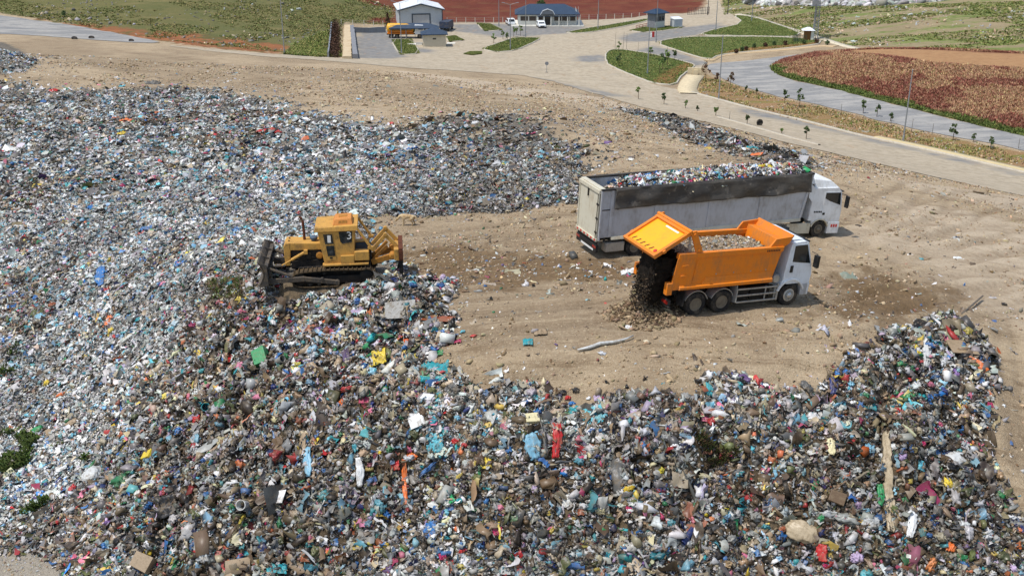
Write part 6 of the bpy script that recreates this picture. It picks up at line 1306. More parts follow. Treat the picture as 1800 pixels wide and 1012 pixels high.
# soil load
nx_, ny_ = 90, 40; V = []; Fq = []
for j in range(ny_+1):
    for i in range(nx_+1):
        x = -6.1 + 4.85*i/nx_; y = -1.15 + 2.3*j/ny_; e = 1-(abs(y)/1.15)**3; f_ = np.clip((x+6.15)/1.0, 0, 1)
        z = 1.6 + (0.95*f_**0.8 + 0.20*e)*(1 - 0.12*np.clip((x+2.0)/0.9, 0, 1)) + 0.22*(fbm(np.array([x*2.2+9]), np.array([y*2.2]), 4, 61)[0]-0.5); V.append((x,y,z))
for j in range(ny_):
    for i in range(nx_): a = j*(nx_+1)+i; Fq.append((a,a+1,a+nx_+2,a+nx_+1))
LV = np.array(V); o = bpy.data.objects.new('soil_load', npmesh('soil_load', local(TIP, V), Fq, [M['load_soil']], True)); link(o); tag(o, 'grey brown soil heaped in the orange tipper body', 'soil load', None, 'stuff')
k_ = g2.choice(len(LV), 2600); P = local(TIP, LV[k_] + np.array([0,0,0.01])); cc_ = pick(2600, dict(beige=4, tan=4, grey=3, brown=2, pale=1.0, white=.3), g2)
fm = g2.choice(len(SH_NEAR), 2600, p=np.array([0,6,14,74,2,0,4])/100); o = scatter_mesh('soil_lumps', P, np.tile(np.array([0,0,1.0]), (2600,1)), np.clip(0.030*np.exp(g2.normal(size=2600)*0.6), 0.012, 0.12), cc_, SH_NEAR, fm, 0.6, 0.3, M['earth_bits'], g2); tag(o, 'lumps, roots and scraps on the soil in the tipper body', 'soil load', None, 'stuff')
# trailer load
nx_, ny_ = 120, 20; V = []; Fq = []
for j in range(ny_+1):
    for i in range(nx_+1):
        x = 0.5 + 13.1*i/nx_; y = -1.16 + 2.32*j/ny_; f_ = np.clip((x-0.9)/1.5, 0, 1); e = 1-(abs(y)/1.16)**2.5
        V.append((x, y, 2.4 + 1.30*f_**0.6 + (0.36+0.16*np.clip((x-4)/5, 0, 1))*e*f_ + 0.42*f_*(fbm(np.array([x*0.8]), np.array([y*0.9+4]), 3, 71)[0]-0.45)))
for j in range(ny_):
    for i in range(nx_): a = j*(nx_+1)+i; Fq.append((a,a+1,a+nx_+2,a+nx_+1))
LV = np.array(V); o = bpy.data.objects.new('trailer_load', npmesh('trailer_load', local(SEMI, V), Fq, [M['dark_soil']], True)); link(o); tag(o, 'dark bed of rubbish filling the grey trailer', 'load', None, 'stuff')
n = 5200; k_ = g2.choice(len(LV), n); P = LV[k_].copy(); P[:,0] += g2.normal(size=n)*0.1; P[:,1] = np.clip(P[:,1]+g2.normal(size=n)*0.08, -1.12, 1.12); P = local(SEMI, P + np.array([0,0,0.02]))
fm = g2.choice(len(SH_NEAR), n, p=np.array([40,28,8,8,4,2,10])/100); LOADC = dict(FRESH); LOADC.update(white=18, pale=12, brown=3, dkbrown=2, black=9, tan=4, blue=4, red=3)
o = scatter_mesh('bagged_rubbish', P, np.tile(np.array([0,0,1.0]), (n,1)), np.clip(0.09*np.exp(g2.normal(size=n)*0.45), 0.04, 0.2), pick(n, LOADC, g2), SH_NEAR, fm, 0.5, 0.2, M['plastic'], g2); tag(o, 'bright bagged rubbish heaped along the grey trailer', 'rubbish', None, 'stuff')
# ------------------------------------------------------------------ single pieces of rubbish one can point to
def relm(name, c, dirt=(120,104,80), rough=0.42, amt=0.6):
    t = NT(name, rough, 0, 0.45); n1 = t.noise(2.2, 5, 0.65, True); n2 = t.noise(9, 4, 0.6, True)
    k = t.math('ADD', t.math('MULTIPLY', n1, 0.6), t.math('MULTIPLY', n2, 0.4)); f = t.math('MULTIPLY', t.step(k, 0.46, 0.64), amt)
    t.color(t.mix(f, tuple(c)+(1,), srgb(*dirt))); t.rough(t.math('ADD', t.math('MULTIPLY', f, 0.4), rough, True)).bump(n2, 0.35, 0.03); return t.m
MI = {}
def imat(c):
    if c not in MI: MI[c] = relm('item_'+c, PAL[c]*0.92)
    return MI[c]
gi = np.random.default_rng(21)
BAGS = [shp_bag(ICO3, gi, 0.40) for _ in range(9)]
def item_bag(name, w, h, mat, p, n, sq=0.75):
    v, f = BAGS[gi.integers(len(BAGS))] if w < 1.1 else shp_bag(ICO3, gi, 0.17, False); v = v*np.array([w/2, (w*0.5+h*0.5)/2*0.9, max(h, w*0.55)*0.42*sq/0.5*0.5]); v[:,2] = np.where(v[:,2] < -0.12*w, -0.12*w+0.3*(v[:,2]+0.12*w), v[:,2])
    o = bpy.data.objects.new(name, npmesh(name, v, f, [mat], True)); link(o); q = Vector((0,0,1)).rotation_difference(Vector(n)); o.rotation_mode = 'QUATERNION'; from mathutils import Quaternion
    o.rotation_quaternion = q @ Quaternion((0,0,1), gi.normal()*0.35); o.location = Vector(p)+Vector(n)*0.16*w; return o
def item_film(name, w, h, mat, p, n):
    v, f = shp_sheet(16, gi, 0.30); v = v + 0; v[:,2] += 0.16*creased(v, 1.2, 9.0, gi) + 0.25*(1-(v[:,0]**2+v[:,1]**2)*0.5); v = v*np.array([w/2, max(h*1.3,w*0.4)/2, w*0.42])
    o = bpy.data.objects.new(name, npmesh(name, v, f, [mat], True)); link(o); o.rotation_mode = 'QUATERNION'; o.rotation_quaternion = Vector((0,0,1)).rotation_difference(Vector(n)); o.location = Vector(p)+Vector(n)*(0.04+0.06*w); m_ = o.modifiers.new('thick','SOLIDIFY'); m_.thickness = 0.012; return o
def item_strip(name, u, v, w, h, mat, tilt=0.0, fold=0.5):
    """a ribbon or cloth lying down the slope between two ground points"""
    n_, k_ = max(12, int(h/4)), 9; uv = [(u+tilt*(i/n_-0.5)*h + min(2.0, w*0.07)*math.sin(i*0.55+u), v-h/2+h*i/n_) for i in range(n_+1)]; C_ = cast(uv, ground_h); N_ = gnorm(C_[:,0], C_[:,1]); d = np.gradient(C_, axis=0); d /= np.linalg.norm(d, axis=1, keepdims=True); s = np.cross(d, N_); wm = w/ppm(Vector(C_[n_//2])); V = []
    for i in range(n_+1):
        ww = wm*(0.75+0.35*math.sin(3.1*i/n_+0.3)+0.12*gi.normal()); 
        for j in range(k_): q = (j/(k_-1)-0.5); V.append(C_[i] + s[i]*q*ww + N_[i]*(0.16 + 0.045*fold*min(wm/0.4,1.5)*math.sin(j*2.3+0.25*math.sin(i*0.8)) + 0.04*(1-4*q*q) + 0.022*gi.normal()))
    Fq = [(i*k_+j, i*k_+j+1, (i+1)*k_+j+1, (i+1)*k_+j) for i in range(n_) for j in range(k_-1)]
    o = bpy.data.objects.new(name, npmesh(name, np.array(V), Fq, [mat], True)); link(o); m_ = o.modifiers.new('thick','SOLIDIFY'); m_.thickness = 0.02; return o
def item_box(name, w, h, mat, p, n, th=0.6):
    g_ = gi; o = MB().hexa([(-w/2,-h*0.45,0),(w/2,-h*0.5,0.02*w),(w/2*0.96,h*0.5,0),(-w/2*1.04,h*0.48,0),(-w/2,-h*0.45,th*h),(w/2*0.97,-h*0.5,th*h*0.92),(w/2,h*0.5,th*h),(-w/2,h*0.45,th*h*1.05)]).build(name, mat, None, 0.015)
    o.rotation_mode = 'QUATERNION'; from mathutils import Quaternion
    o.rotation_quaternion = Vector((0,0,1)).rotation_difference(Vector(n)) @ Quaternion((0,0,1), g_.normal()*0.35) @ Quaternion((1,0,0), g_.normal()*0.18); o.location = Vector(p)+Vector(n)*0.05; return o
def item_bucket(name, w, h, mat, p, n):
    o = MB().lathe([(0.30,0.0),(0.40,0.85),(0.43,0.86),(0.43,0.92),(0.37,0.92),(0.28,0.06)],18,(0,0,0),'z').build(name, mat); o.scale = (w,w,max(h,w)); o.rotation_euler = (R(58), R(20), gi.random()*2-1); o.location = Vector(p)+Vector((0,0,0.35*w)); return o
def item_tyre(name, w, h, mat, p, n):
    o = MB().lathe([(0.29,-0.10),(0.34,-0.14),(0.47,-0.12),(0.50,-0.06),(0.50,0.06),(0.47,0.12),(0.34,0.14),(0.29,0.10)],24,(0,0,0),'z').build(name, M['tyre']); o.scale = (w,w,w); o.rotation_euler = (R(18),R(12),0); o.location = Vector(p)+Vector((0,0,0.16*w)); return o
# (u, v, w px, h px, colour, shape, label, short name used when others are described by it)
LAND = [
(38,428,30,30,'black','film','bent black rubber mat standing up out of the grey rubbish','the bent black mat'),(257,404,26,12,'blue','film','wide bright blue sheet spread on the grey rubbish','the wide blue sheet'),(178,489,18,34,'blue','strip','tall crumpled stack of bright blue sheeting','the blue sheeting'),
(188,512,12,22,'red','bag','glossy red bag leaning beside a white ball below the blue sheeting','the glossy red bag'),(396,516,62,34,'olive','film','mat of brown and green plant waste near the dozer blade','the plant waste'),(353,570,20,16,'black','bag','shiny black bag in the rubbish below the plant waste','the shiny black bag'),
(195,646,20,26,'white','bag','plump white tied bag standing on the grey slope','the plump white bag'),(215,620,24,14,'black','bag','black bag half covered by clear film on the grey slope','the half covered black bag'),(108,696,24,12,'orange','bag','flat round orange bag alone on the grey slope','the round orange bag'),
(68,757,30,20,'green','bag','large glossy green bag near the weeds','the large green bag'),(130,745,32,20,'tan','bag','tan paper sack lying beside the large green bag','the tan paper sack'),(240,733,30,22,'dkgrey','bag','big dark grey sack above the yellow film','the dark grey sack'),
(217,787,32,24,'yellow','film','crumpled pale yellow film spread over brown sacking','the yellow film'),(265,804,22,14,'yellow','box','open yellow cardboard box among black bags','the yellow box'),(348,738,20,28,'red','bag','deep red cloth bundle below the teal tub','the red bundle'),(359,722,18,14,'teal','bucket','teal plastic tub lying on its side','the teal tub'),
(388,665,18,24,'black','bag','upright black bag halfway up the slope','the upright black bag'),(165,838,42,62,'pale','bag','big grimy woven bulk sack on the lower slope','the woven bulk sack'),(110,828,30,20,'white','bag','white bag with a blue mark beside the woven bulk sack','the white marked bag'),
(288,886,54,44,'black','film','crushed black plastic drum folded into a wedge','the crushed black drum'),(398,862,34,28,'ltgrey','bag','pair of pale grey sacks pressed together','the pale grey sacks'),(393,895,42,28,'black','bag','long slack black sack beside the white roll','the slack black sack'),(433,893,22,22,'pale','bucket','white roll of sheeting standing on end','the white roll'),
(236,912,20,22,'red','bag','pink red bag with a yellow flap on the lowest slope','the pink red bag'),(360,975,34,30,'pale','bag','square dirty white sack at the bottom of the slope','the square white sack'),(178,1000,18,24,'yellow','bag','orange yellow pouch standing at the very bottom of the slope','the orange yellow pouch'),(257,990,36,24,'tan','box','torn brown cardboard carton near the bottom of the slope','the torn carton'),
(130,966,26,16,'dkbrown','box','flattened dark box on the edge of the gravel patch','the flattened dark box'),(705,548,54,20,'grey','board','big grey board lying flat on fresh rubbish','the big grey board'),(771,566,58,14,'rust','board','brown foam slab at the edge of the bare earth','the foam slab'),(757,537,18,14,'blue','bag','vivid blue bag beside the big grey board','the vivid blue bag'),
(465,632,24,26,'green','box','green mesh crate standing in the rubbish','the green crate'),(487,640,16,18,'grey','bucket','grey bucket lying beside the green crate','the grey bucket'),(765,655,46,34,'teal','film','big crumpled teal tarpaulin at the pile crest','the teal tarpaulin'),(797,686,28,44,'dkgrey','bag','large translucent dark bag at the corner of the earth','the translucent dark bag'),
(753,706,22,14,'white','box','white plastic tray below the teal tarpaulin','the white tray'),(735,741,28,14,'white','board','long white panel with a red corner','the long white panel'),(602,709,16,16,'orange','ball','round orange ball lying on the slope','the orange ball'),(712,848,9,84,'orange','strip','long orange ribbon hanging down the tip face','the orange ribbon'),(723,802,26,18,'orange','bag','bright orange sheet bundle at the top of the orange ribbon','the orange bundle'),
(633,830,12,50,'white','strip','white film ribbon ending in blue hanging down the tip face','the white ribbon'),(543,815,14,52,'ltblue','strip','pale blue ribbon hanging down the tip face','the pale blue ribbon'),(537,782,13,38,'tan','strip','tan plank standing on end in the tip face','the tan plank'),(490,792,26,46,'brown','strip','brown striped cloth draped down the tip face','the brown cloth'),
(762,932,34,24,'blue','film','blue and white printed pouch near the bottom of the face','the printed pouch'),(680,905,18,26,'blue','bag','blue packet lying against a red packet','the blue packet'),(693,903,12,26,'red','bag','red packet lying against a blue packet','the red packet'),(492,877,28,16,'white','board','folded white card on the lower face','the folded white card'),
(487,1000,32,16,'teal','film','bright sea green sheet at the bottom edge of the rubbish','the sea green sheet'),(837,841,24,24,'olive','bag','olive green full bag on the tip face','the olive bag'),(978,776,16,60,'red','strip','long red cloth hanging from the crest','the red cloth'),(936,740,24,16,'cream','box','pale cardboard tray with two openings at the crest','the cardboard tray'),
(1043,730,32,28,'cyan','film','cyan sheet tangled with green netting below the crest','the cyan sheet'),(1015,722,28,14,'teal','film','green netting draped just under the crest','the green netting'),(936,785,28,44,'ltblue','strip','light blue sheeting hanging beside the red cloth','the light blue sheeting'),(1020,807,24,14,'magenta','bag','dark crimson bag below the red cloth','the crimson bag'),
(1207,700,24,28,'grey','bag','rounded grey boulder on the pile crest','the grey boulder'),(1115,730,36,20,'lilac','bag','pale lilac bag lying along the crest','the lilac bag'),(1090,840,30,58,'dkgrey','strip','heavy grey blanket sagging down the tip face','the grey blanket'),(1190,786,26,24,'white','bag','white rumpled bag in the middle of the face','the rumpled white bag'),(1270,826,38,28,'black','bag','big black bag on the middle of the face','the big black bag'),
(1322,790,18,24,'cyan','bag','bright cyan bag beside a blue rag','the bright cyan bag'),(1524,707,28,24,'teal','film','bright teal crumpled sheet on the far mound','the bright teal sheet'),(1482,656,28,14,'blue','film','blue green sheet at the mound edge','the blue green sheet'),(1543,637,16,18,'blue','bag','bright blue tied bag near the mound crest','the blue tied bag'),(1619,575,28,14,'black','tyre','old tyre half buried at the top of the mound','the old tyre'),
(1612,622,14,22,'yellow','bag','yellow sleeve lying on black rubber on the mound','the yellow sleeve'),(1690,616,46,26,'tan','board','bent brown cardboard sheet near the mound end','the bent cardboard'),(1626,626,14,44,'pale','strip','long curved white film strip on the mound','the curved white strip'),(1402,704,18,26,'black','bag','glossy black bag against the bare earth','the black bag at the earth edge'),(1416,681,30,18,'dkgrey','bag','dark translucent sack at the mound edge','the dark translucent sack'),
(1463,682,14,28,'navy','strip','navy blue cloth hanging over the mound edge','the navy cloth'),(1410,935,72,56,'beige','bag','huge stained white bulk bag at the bottom of the face','the huge bulk bag'),(1675,811,52,34,'pale','bag','big pleated white cloth bundle near the bare earth','the pleated white bundle'),(1562,850,17,172,'beige','strip','very long dirty white strip running down the face','the long dirty strip'),
(1530,920,38,30,'ltgrey','bag','grey white tied sack beside the long dirty strip','the grey tied sack'),(1505,981,30,36,'lilac','bag','pale lilac bag at the bottom near the huge bulk bag','the pale lilac sack'),(1690,924,30,26,'pale','bag','smooth white sack near the end of the face','the smooth white sack'),(1715,953,22,20,'teal','bag','round blue green bag at the lower end of the face','the round blue green bag'),(1740,845,18,18,'green','bag','vivid green bag at the edge of the earth','the vivid green bag'),
(1665,850,22,26,'yellow','bag','yellow bag wrapped with blue film','the yellow and blue bag'),(1627,862,16,18,'yellow','bag','plain yellow bag below the pleated white bundle','the plain yellow bag'),(1447,972,18,30,'red','strip','brick red ribbed cloth beside the huge bulk bag','the ribbed red cloth'),(1470,876,28,18,'brown','box','dark brown crushed box on the lower face','the crushed brown box'),(1600,922,14,46,'white','strip','narrow white board lying along the face','the narrow white board'),
(1545,872,12,40,'green','strip','tangle of green strapping next to the long dirty strip','the green strapping'),(1460,787,14,28,'cream','strip','cream sleeve hanging on the upper face','the cream sleeve'),(215,236,17,12,'yellow','film','yellow sheet lying far out on the grey rubbish','the far yellow sheet'),(222,213,20,8,'orange','film','orange sheet far out on the grey rubbish','the far orange sheet'),(553,307,24,12,'dkbrown','bag','dark brown carpet lump out on the grey rubbish','the dark brown lump'),
(725,328,20,14,'tan','bag','tan sack at the edge of the flattened rubbish','the tan sack'),(470,233,34,6,'red','film','long coral red strip lying on the grey rubbish','the coral strip'),(1110,480,34,12,'white','film','white plastic sheet on bare earth behind the orange lorry','the white sheet on the earth'),(1065,608,95,9,'pale','pipe','pale bent pipe lying on the bare earth','the pale bent pipe'),
(1320,263,26,16,'teal','film','dark green bent sheet in the rubbish strip','the bent green sheet'),(1330,275,22,8,'orange','board','orange board in the rubbish strip beyond the trailer','the orange board'),(1361,270,12,8,'blue','bag','blue bag at the end of the rubbish strip beyond the trailer','the strip end blue bag'),(1765,536,14,10,'black','bag','black lid and white tub on bare earth at the mound end','the black lid'),(1747,581,16,12,'grey','bag','loose grey stone beside the mound end','the loose stone')]
MORE = """121,433,12,blue 115,455,12,blue 348,383,15,blue 278,377,13,yellow 232,394,11,yellow 246,391,12,navy 40,410,15,teal 153,471,14,yellow 200,490,11,orange 65,525,16,blue 93,538,17,rust 68,560,16,teal 36,545,14,pink 95,565,13,cyan 192,565,17,orange 363,551,18,purple 257,587,16,teal 174,562,12,yellow
197,612,14,blue 43,640,14,blue 33,638,12,white 84,674,16,yellow 165,747,13,navy 146,752,15,magenta 262,740,14,orange 275,770,24,black 270,787,20,black 96,805,14,orange 237,683,14,magenta 281,680,15,dkgrey 173,702,18,ltgrey 315,760,20,blue 148,868,18,pink 214,815,18,cream 136,887,12,green 25,872,15,blue 82,848,20,teal 55,830,14,rust
228,886,14,ltgrey 436,973,18,teal 156,993,14,teal 305,1004,24,black 432,845,16,white 833,592,14,red 814,584,12,cyan 788,598,15,blue 805,601,12,magenta 748,592,26,olive 770,602,10,green 773,621,12,green 520,626,16,red 712,707,20,blue 494,690,15,blue 478,713,18,magenta 461,672,18,white 582,647,11,white 680,665,11,green 705,622,15,purple 667,628,26,yellow 588,590,20,pink 648,528,15,pink 835,722,11,yellow 827,745,14,yellow 630,545,22,lilac
695,818,14,red 802,775,18,red 797,802,18,rust 765,778,28,cyan 777,795,15,cyan 500,822,14,red 670,795,13,yellow 670,942,16,yellow 493,900,11,yellow 583,870,16,purple 603,935,12,red 812,968,16,red 540,978,20,rust 855,812,18,yellow 886,858,10,cyan 735,875,16,blue 752,873,18,white 790,888,15,blue 807,880,14,teal 828,875,14,teal 875,932,17,magenta 578,967,15,pink 696,960,18,white
975,828,14,blue 1160,705,16,red 1144,710,12,green 1055,896,22,cream 1105,895,16,magenta 998,700,13,red 1005,710,15,blue 990,690,14,black 1012,686,15,black 1050,700,11,lilac 1035,700,11,white 1265,857,16,dkgrey 1347,851,16,purple 1597,668,15,red 1612,678,18,blue 1600,691,14,white 1715,632,13,orange 1714,622,12,magenta 1580,605,14,red 1668,593,17,pink 1722,592,14,teal 1722,608,12,white 1447,680,15,white 1740,712,11,magenta 1635,568,13,yellow 1630,587,12,yellow
1495,802,20,magenta 1622,780,13,magenta 1700,782,15,pink 1525,790,28,ltblue 1618,818,14,cyan 1670,962,26,orange 1410,858,22,black 1430,832,20,black 1376,1004,16,pink 1452,993,14,magenta 1680,990,24,black 1495,1003,18,black 95,160,14,red 362,271,12,magenta 490,235,16,red 270,147,22,dkgrey 568,352,13,teal 1105,576,11,white 928,602,16,teal 950,585,22,tan 1390,700,14,white 1290,255,10,red 1345,692,16,ltblue 1240,735,16,pink 900,720,14,white 915,760,15,cyan 1165,860,18,cyan 1060,930,20,green 1290,920,14,green 1310,930,18,rust 1230,960,18,olive 1140,985,20,black 1030,990,26,black 960,985,20,black 1190,940,14,orange 1375,930,16,rust 940,860,16,lilac 1000,880,20,pale 650,760,20,black 560,740,22,grey 520,850,16,purple 640,700,16,magenta 600,660,14,red 560,690,14,navy 420,720,18,dkgrey 450,690,20,tan 320,700,18,ltgrey 300,640,14,red 420,590,16,white 330,580,18,ltgrey 480,560,16,cyan 540,570,16,tan 620,570,15,ltgrey 680,580,14,cream"""
SHORT = dict(ltblue='light blue', ltgrey='pale grey', dkgrey='dark grey', dkbrown='dark brown', navy='navy blue', lilac='lilac', rust='rust red', cream='cream', olive='olive green')
NAMES = dict(bag='plastic_bag', film='plastic_sheet', strip='cloth_strip', box='cardboard_box', board='board', ball='ball', bucket='bucket', tyre='tyre', pipe='bent_pipe')
CATS = dict(bag='bag', film='sheet', strip='strip', box='box', board='board', ball='ball', bucket='bucket', tyre='tyre', pipe='pipe')
SPECIAL = {'rounded grey boulder on the pile crest': ('boulder','boulder'), 'loose grey stone beside the mound end': ('stone','stone'), 'mat of brown and green plant waste near the dozer blade': ('plant_waste','plant waste'), 'big grimy woven bulk sack on the lower slope': ('bulk_sack','sack'), 'huge stained white bulk bag at the bottom of the face': ('bulk_sack','sack'), 'dark brown carpet lump out on the grey rubbish': ('carpet_roll','carpet'), 'pale bent pipe lying on the bare earth': ('bent_pipe','pipe'), 'tan plank standing on end in the tip face': ('plank','plank'), 'narrow white board lying along the face': ('board','board'), 'bent black rubber mat standing up out of the grey rubbish': ('rubber_mat','mat'), 'crushed black plastic drum folded into a wedge': ('crushed_drum','drum'), 'teal plastic tub lying on its side': ('tub','tub'), 'tangle of green strapping next to the long dirty strip': ('strapping','strapping'), 'brown foam slab at the edge of the bare earth': ('foam_slab','foam slab'), 'green mesh crate standing in the rubbish': ('crate','crate'), 'tan paper sack lying beside the large green bag': ('paper_sack','sack')}
used = set()
def put(u, v, w, h, c, shape, lab):
    p = at(u, v); k = ppm(p); n = tuple(gnorm(np.array([p.x]), np.array([p.y]), 0.8)[0]); W_, H_ = w/k, h/k; nm, ct = SPECIAL.get(lab, (NAMES[shape], CATS[shape])); m_ = imat(c)
    if shape == 'bag': o = item_bag(nm, W_, H_, m_, p, n)
    elif shape == 'film': o = item_film(nm, W_*1.1, H_, m_, p, n)
    elif shape == 'strip': o = item_strip(nm, u, v, w, h, m_, gi.normal()*0.08)
    elif shape == 'box': o = item_box(nm, W_, H_*1.2, m_, p, n)
    elif shape == 'board': o = item_box(nm, W_, H_*1.7, m_, Vector(p)+Vector(n)*0.12, n, 0.05)
    elif shape == 'pipe':
        q_ = [at(u_, v_)+Vector((0,0,0.12)) for u_, v_ in ((1015,619),(1035,615),(1055,608),(1080,605),(1100,600),(1113,594))]; o = MB().tube(q_, [0.03,0.07,0.08,0.06,0.045,0.03], 10).build(nm, m_, None, 0, True)
    elif shape == 'ball': o = item_bag(nm, W_, W_, m_, p, n, 1.0)
    elif shape == 'bucket': o = item_bucket(nm, W_, H_, m_, p, n)
    else: o = item_tyre(nm, W_, H_, m_, p, n)
    used.add(lab.lower()); return tag(o, lab, ct, 'single pieces of rubbish on the tip')
LIST = []
for (u, v, w, h, c, s, lab, sh_) in LAND:
    if 'plant waste' not in lab: put(u, v, w, h, c, s, lab)
    LIST.append((u, v, sh_))
LIST += [(560,430,'the bulldozer'),(480,460,'the dozer blade'),(700,430,'the ripper'),(1160,480,'the orange lorry'),(60,970,'the gravel patch'),(50,830,'the weeds')]
FORM = {'bag': ['plastic bag','tied bag','crumpled bag'], 'film': ['scrap of film','crumpled sheet','torn sheet']}
def rel_label(u, v, w, c, s):
    near_ = sorted(LIST, key=lambda q: (q[0]-u)**2+1.6*(q[1]-v)**2); col = SHORT.get(c, c); size = 'small' if w < 14 else ('large' if w > 19 else '')
    for a in range(5):
        q = near_[a]; dx, dy = u-q[0], v-q[1]; r_ = ('just ' if math.hypot(dx,dy) < 28 else '') + ('above ' if dy < -abs(dx)*0.6 else 'below ' if dy > abs(dx)*0.6 else 'beside ')
        for f in FORM[s]:
            lab = ' '.join(f'{size} {col} {f} {r_}{q[2]}'.split())
            if lab.lower() not in used: return lab
    for f in FORM[s]:
        lab = ' '.join(f'{size} {col} {f} between {near_[0][2]} and {near_[1][2]}'.split())
        if lab.lower() not in used: return lab
    return None
spots = [(float(a), float(b), float(w), c) for a, b, w, c in (q.split(',') for q in MORE.split())]
gx_ = np.random.default_rng(77); taken = [(q[0], q[1]) for q in spots] + [(q[0], q[1]) for q in LIST]; cols_ = ['white','pale','ltgrey','grey','beige','black','blue','cyan','red','pink','yellow','orange','magenta','tan','dkgrey','ltblue','teal','brown','green']
while len(spots) < 190:
    u, v = gx_.uniform(20,1780), gx_.uniform(520,1000); P_ = cast([(u,v)])[0]
    if Q_TRASH(P_[0:1], P_[1:2])[0] < 1 or Q_GRAV(P_[0:1], P_[1:2])[0] > -1 or min((a-u)**2+(b-v)**2 for a, b in taken) < 26**2: continue
    taken.append((u, v)); spots.append((u, v, float(gx_.uniform(11,19)), cols_[int(gx_.integers(len(cols_)))]))
for u, v, w, c in spots:
    s = 'bag' if gi.random() < 0.62 else 'film'; lab = rel_label(u, v, w, c, s)
    if lab: put(u, v, w, w*gi.uniform(0.7,1.2), c, s, lab)
# tyres and debris along the grey road and tip edge
for u, v, w, lab in ((131,69,10,'flattened black tyre lying on the near edge of the grey gravel road'),(161,68,10,'broken grey black tyre with a white board on the gravel road edge'),(231,73,9,'upright black tyre block at the end of the gravel road'),(1335,221,12,'arched torn tyre standing on the earth beside the haul road')):
    p = at(u, v); k = ppm(p); o = item_tyre('tyre', w/k, w/k, None, p, (0,0,1)); 
    if v > 200: o.rotation_euler = (R(88),0,R(15)); o.location.z += 0.3*w/k
    tag(o, lab, 'tyre', 'old tyres beside the roads')
for a, b, lab in (((1690,552),(1726,528),'thin pale stick leaning over the mound end'),((1286,272),(1289,254),'short brown post standing in the rubbish strip')):
    A_, B_ = at(*a), at(*b)
    if lab[0] == 's': B_ = A_ + Vector((0.1,0,1.3))
    o = MB().tube([A_, B_+Vector((0,0,0.25))],0.05,6).build('stick', M['stake']); tag(o, lab, 'stick')
# ------------------------------------------------------------------ weeds, reeds, stones
def blades(name, P, hgt, wid, cols, label, cat, mat, lean=0.35, g=gi, per=3):
    n = len(P); V = np.empty((n*per, 3, 3)); 
    for k in range(per):
        a = g.random(n)*6.283; d = np.stack([np.cos(a), np.sin(a), np.zeros(n)], 1); s = np.stack([-d[:,1], d[:,0], np.zeros(n)], 1); b = P + d*(g.random(n)*wid*1.5)[:,None]; w_ = (wid*(0.6+0.8*g.random(n)))[:,None]; h_ = hgt*(0.6+0.8*g.random(n))
        V[k*n:(k+1)*n,0] = b - s*w_/2; V[k*n:(k+1)*n,1] = b + s*w_/2; V[k*n:(k+1)*n,2] = b + d*(h_*lean*g.random(n))[:,None] + np.stack([0*h_,0*h_,h_],1)
    C_ = np.concatenate([np.repeat(np.tile(cols, (per,1)), 3, 0), np.ones((n*per*3,1))], 1)
    o = bpy.data.objects.new(name, npmesh(name, V.reshape(-1,3), np.arange(n*per*3).reshape(-1,3), [mat], False, C_)); link(o); return tag(o, label, cat, None, 'stuff')
t = NT('blade_grass', 0.85, 0, 0.2); ca_ = t.attr('Col'); t.color(ca_.outputs['Color']); M['blade'] = t.m
def in_poly(poly, n, g=gi, hfun=None):
    lo, hi = poly.min(0), poly.max(0); x = g.uniform(lo[0],hi[0],n); y = g.uniform(lo[1],hi[1],n); k = inside(x, y, poly); x, y = x[k], y[k]; return x, y, (hfun or ground_h)(x, y)
def cmix(names, weights, n): return pick(n, dict(zip(names, weights)), gi)
PAL.update(reed_red=np.array(srgb(140,88,72)[:3]), reed_tan=np.array(srgb(176,140,108)[:3]), reed_dark=np.array(srgb(126,78,66)[:3]), g1=np.array(srgb(98,112,54)[:3]), g2=np.array(srgb(122,126,70)[:3]), g3=np.array(srgb(78,96,46)[:3]), g4=np.array(srgb(152,142,90)[:3]), straw=np.array(srgb(184,160,114)[:3]))
x, y, z = in_poly(Z_MOUND, 90000); d = np.clip(sdist(x, y, Z_MOUND), 0, None); z = z + 0.05 + 0.5*(1-np.exp(-d/3)); k = (x < 120); x, y, z, d = x[k], y[k], z[k], d[k]; m = len(x); bald = sdist(x, y, BALD) > 0
pt = fbm(x/7, y/12, 4, 12)[:,None]; c_ = np.where(pt > 0.52, cmix(['reed_red','reed_dark','reed_tan'],[6,3,2],m), cmix(['reed_tan','reed_red','straw'],[6,2,2],m)); ge = (sdist(x, y, GREEN_EDGE, False) < 2.2+3*(fbm(x/3, y/3, 2, 6)-0.5))[:,None]; c_ = np.where(ge, cmix(['g1','g3','g2'],[3,4,2],m), c_)
blades('reeds', np.stack([x,y,z],1)[~bald], np.where(ge[:,0],0.25,0.28)[~bald], 0.16, c_[~bald], 'reddish dry grass covering the low mound', 'reeds', M['blade'], 1.3)
x, y, z = in_poly(Z_DRY, 30000); m = len(x); k = (fbm(x/4, y/4, 3, 19) > 0.47) & (gi.random(m) < 0.8); x, y, z = x[k], y[k], z[k]
blades('dry_grass', np.stack([x,y,z],1), np.full(len(x),0.22), 0.14, cmix(['g2','g4','straw','g1','reed_tan'],[4,4,3,3,2],len(x)), 'patchy dry grass on the orange verge', 'grass', M['blade'], 1.2)
PP = []
for nm, px, hg_, kb in ISL: q = ground_poly(px); x, y, z = in_poly(q, 7000); PP.append(np.stack([x,y,z+hg_+0.05],1))
PP = np.concatenate(PP); blades('lawn_grass', PP, np.full(len(PP),0.12), 0.12, cmix(['g1','g2','g3','g4'],[4,3,4,2],len(PP)), 'rough grass growing on the kerbed verges', 'grass', M['blade'], 1.5)
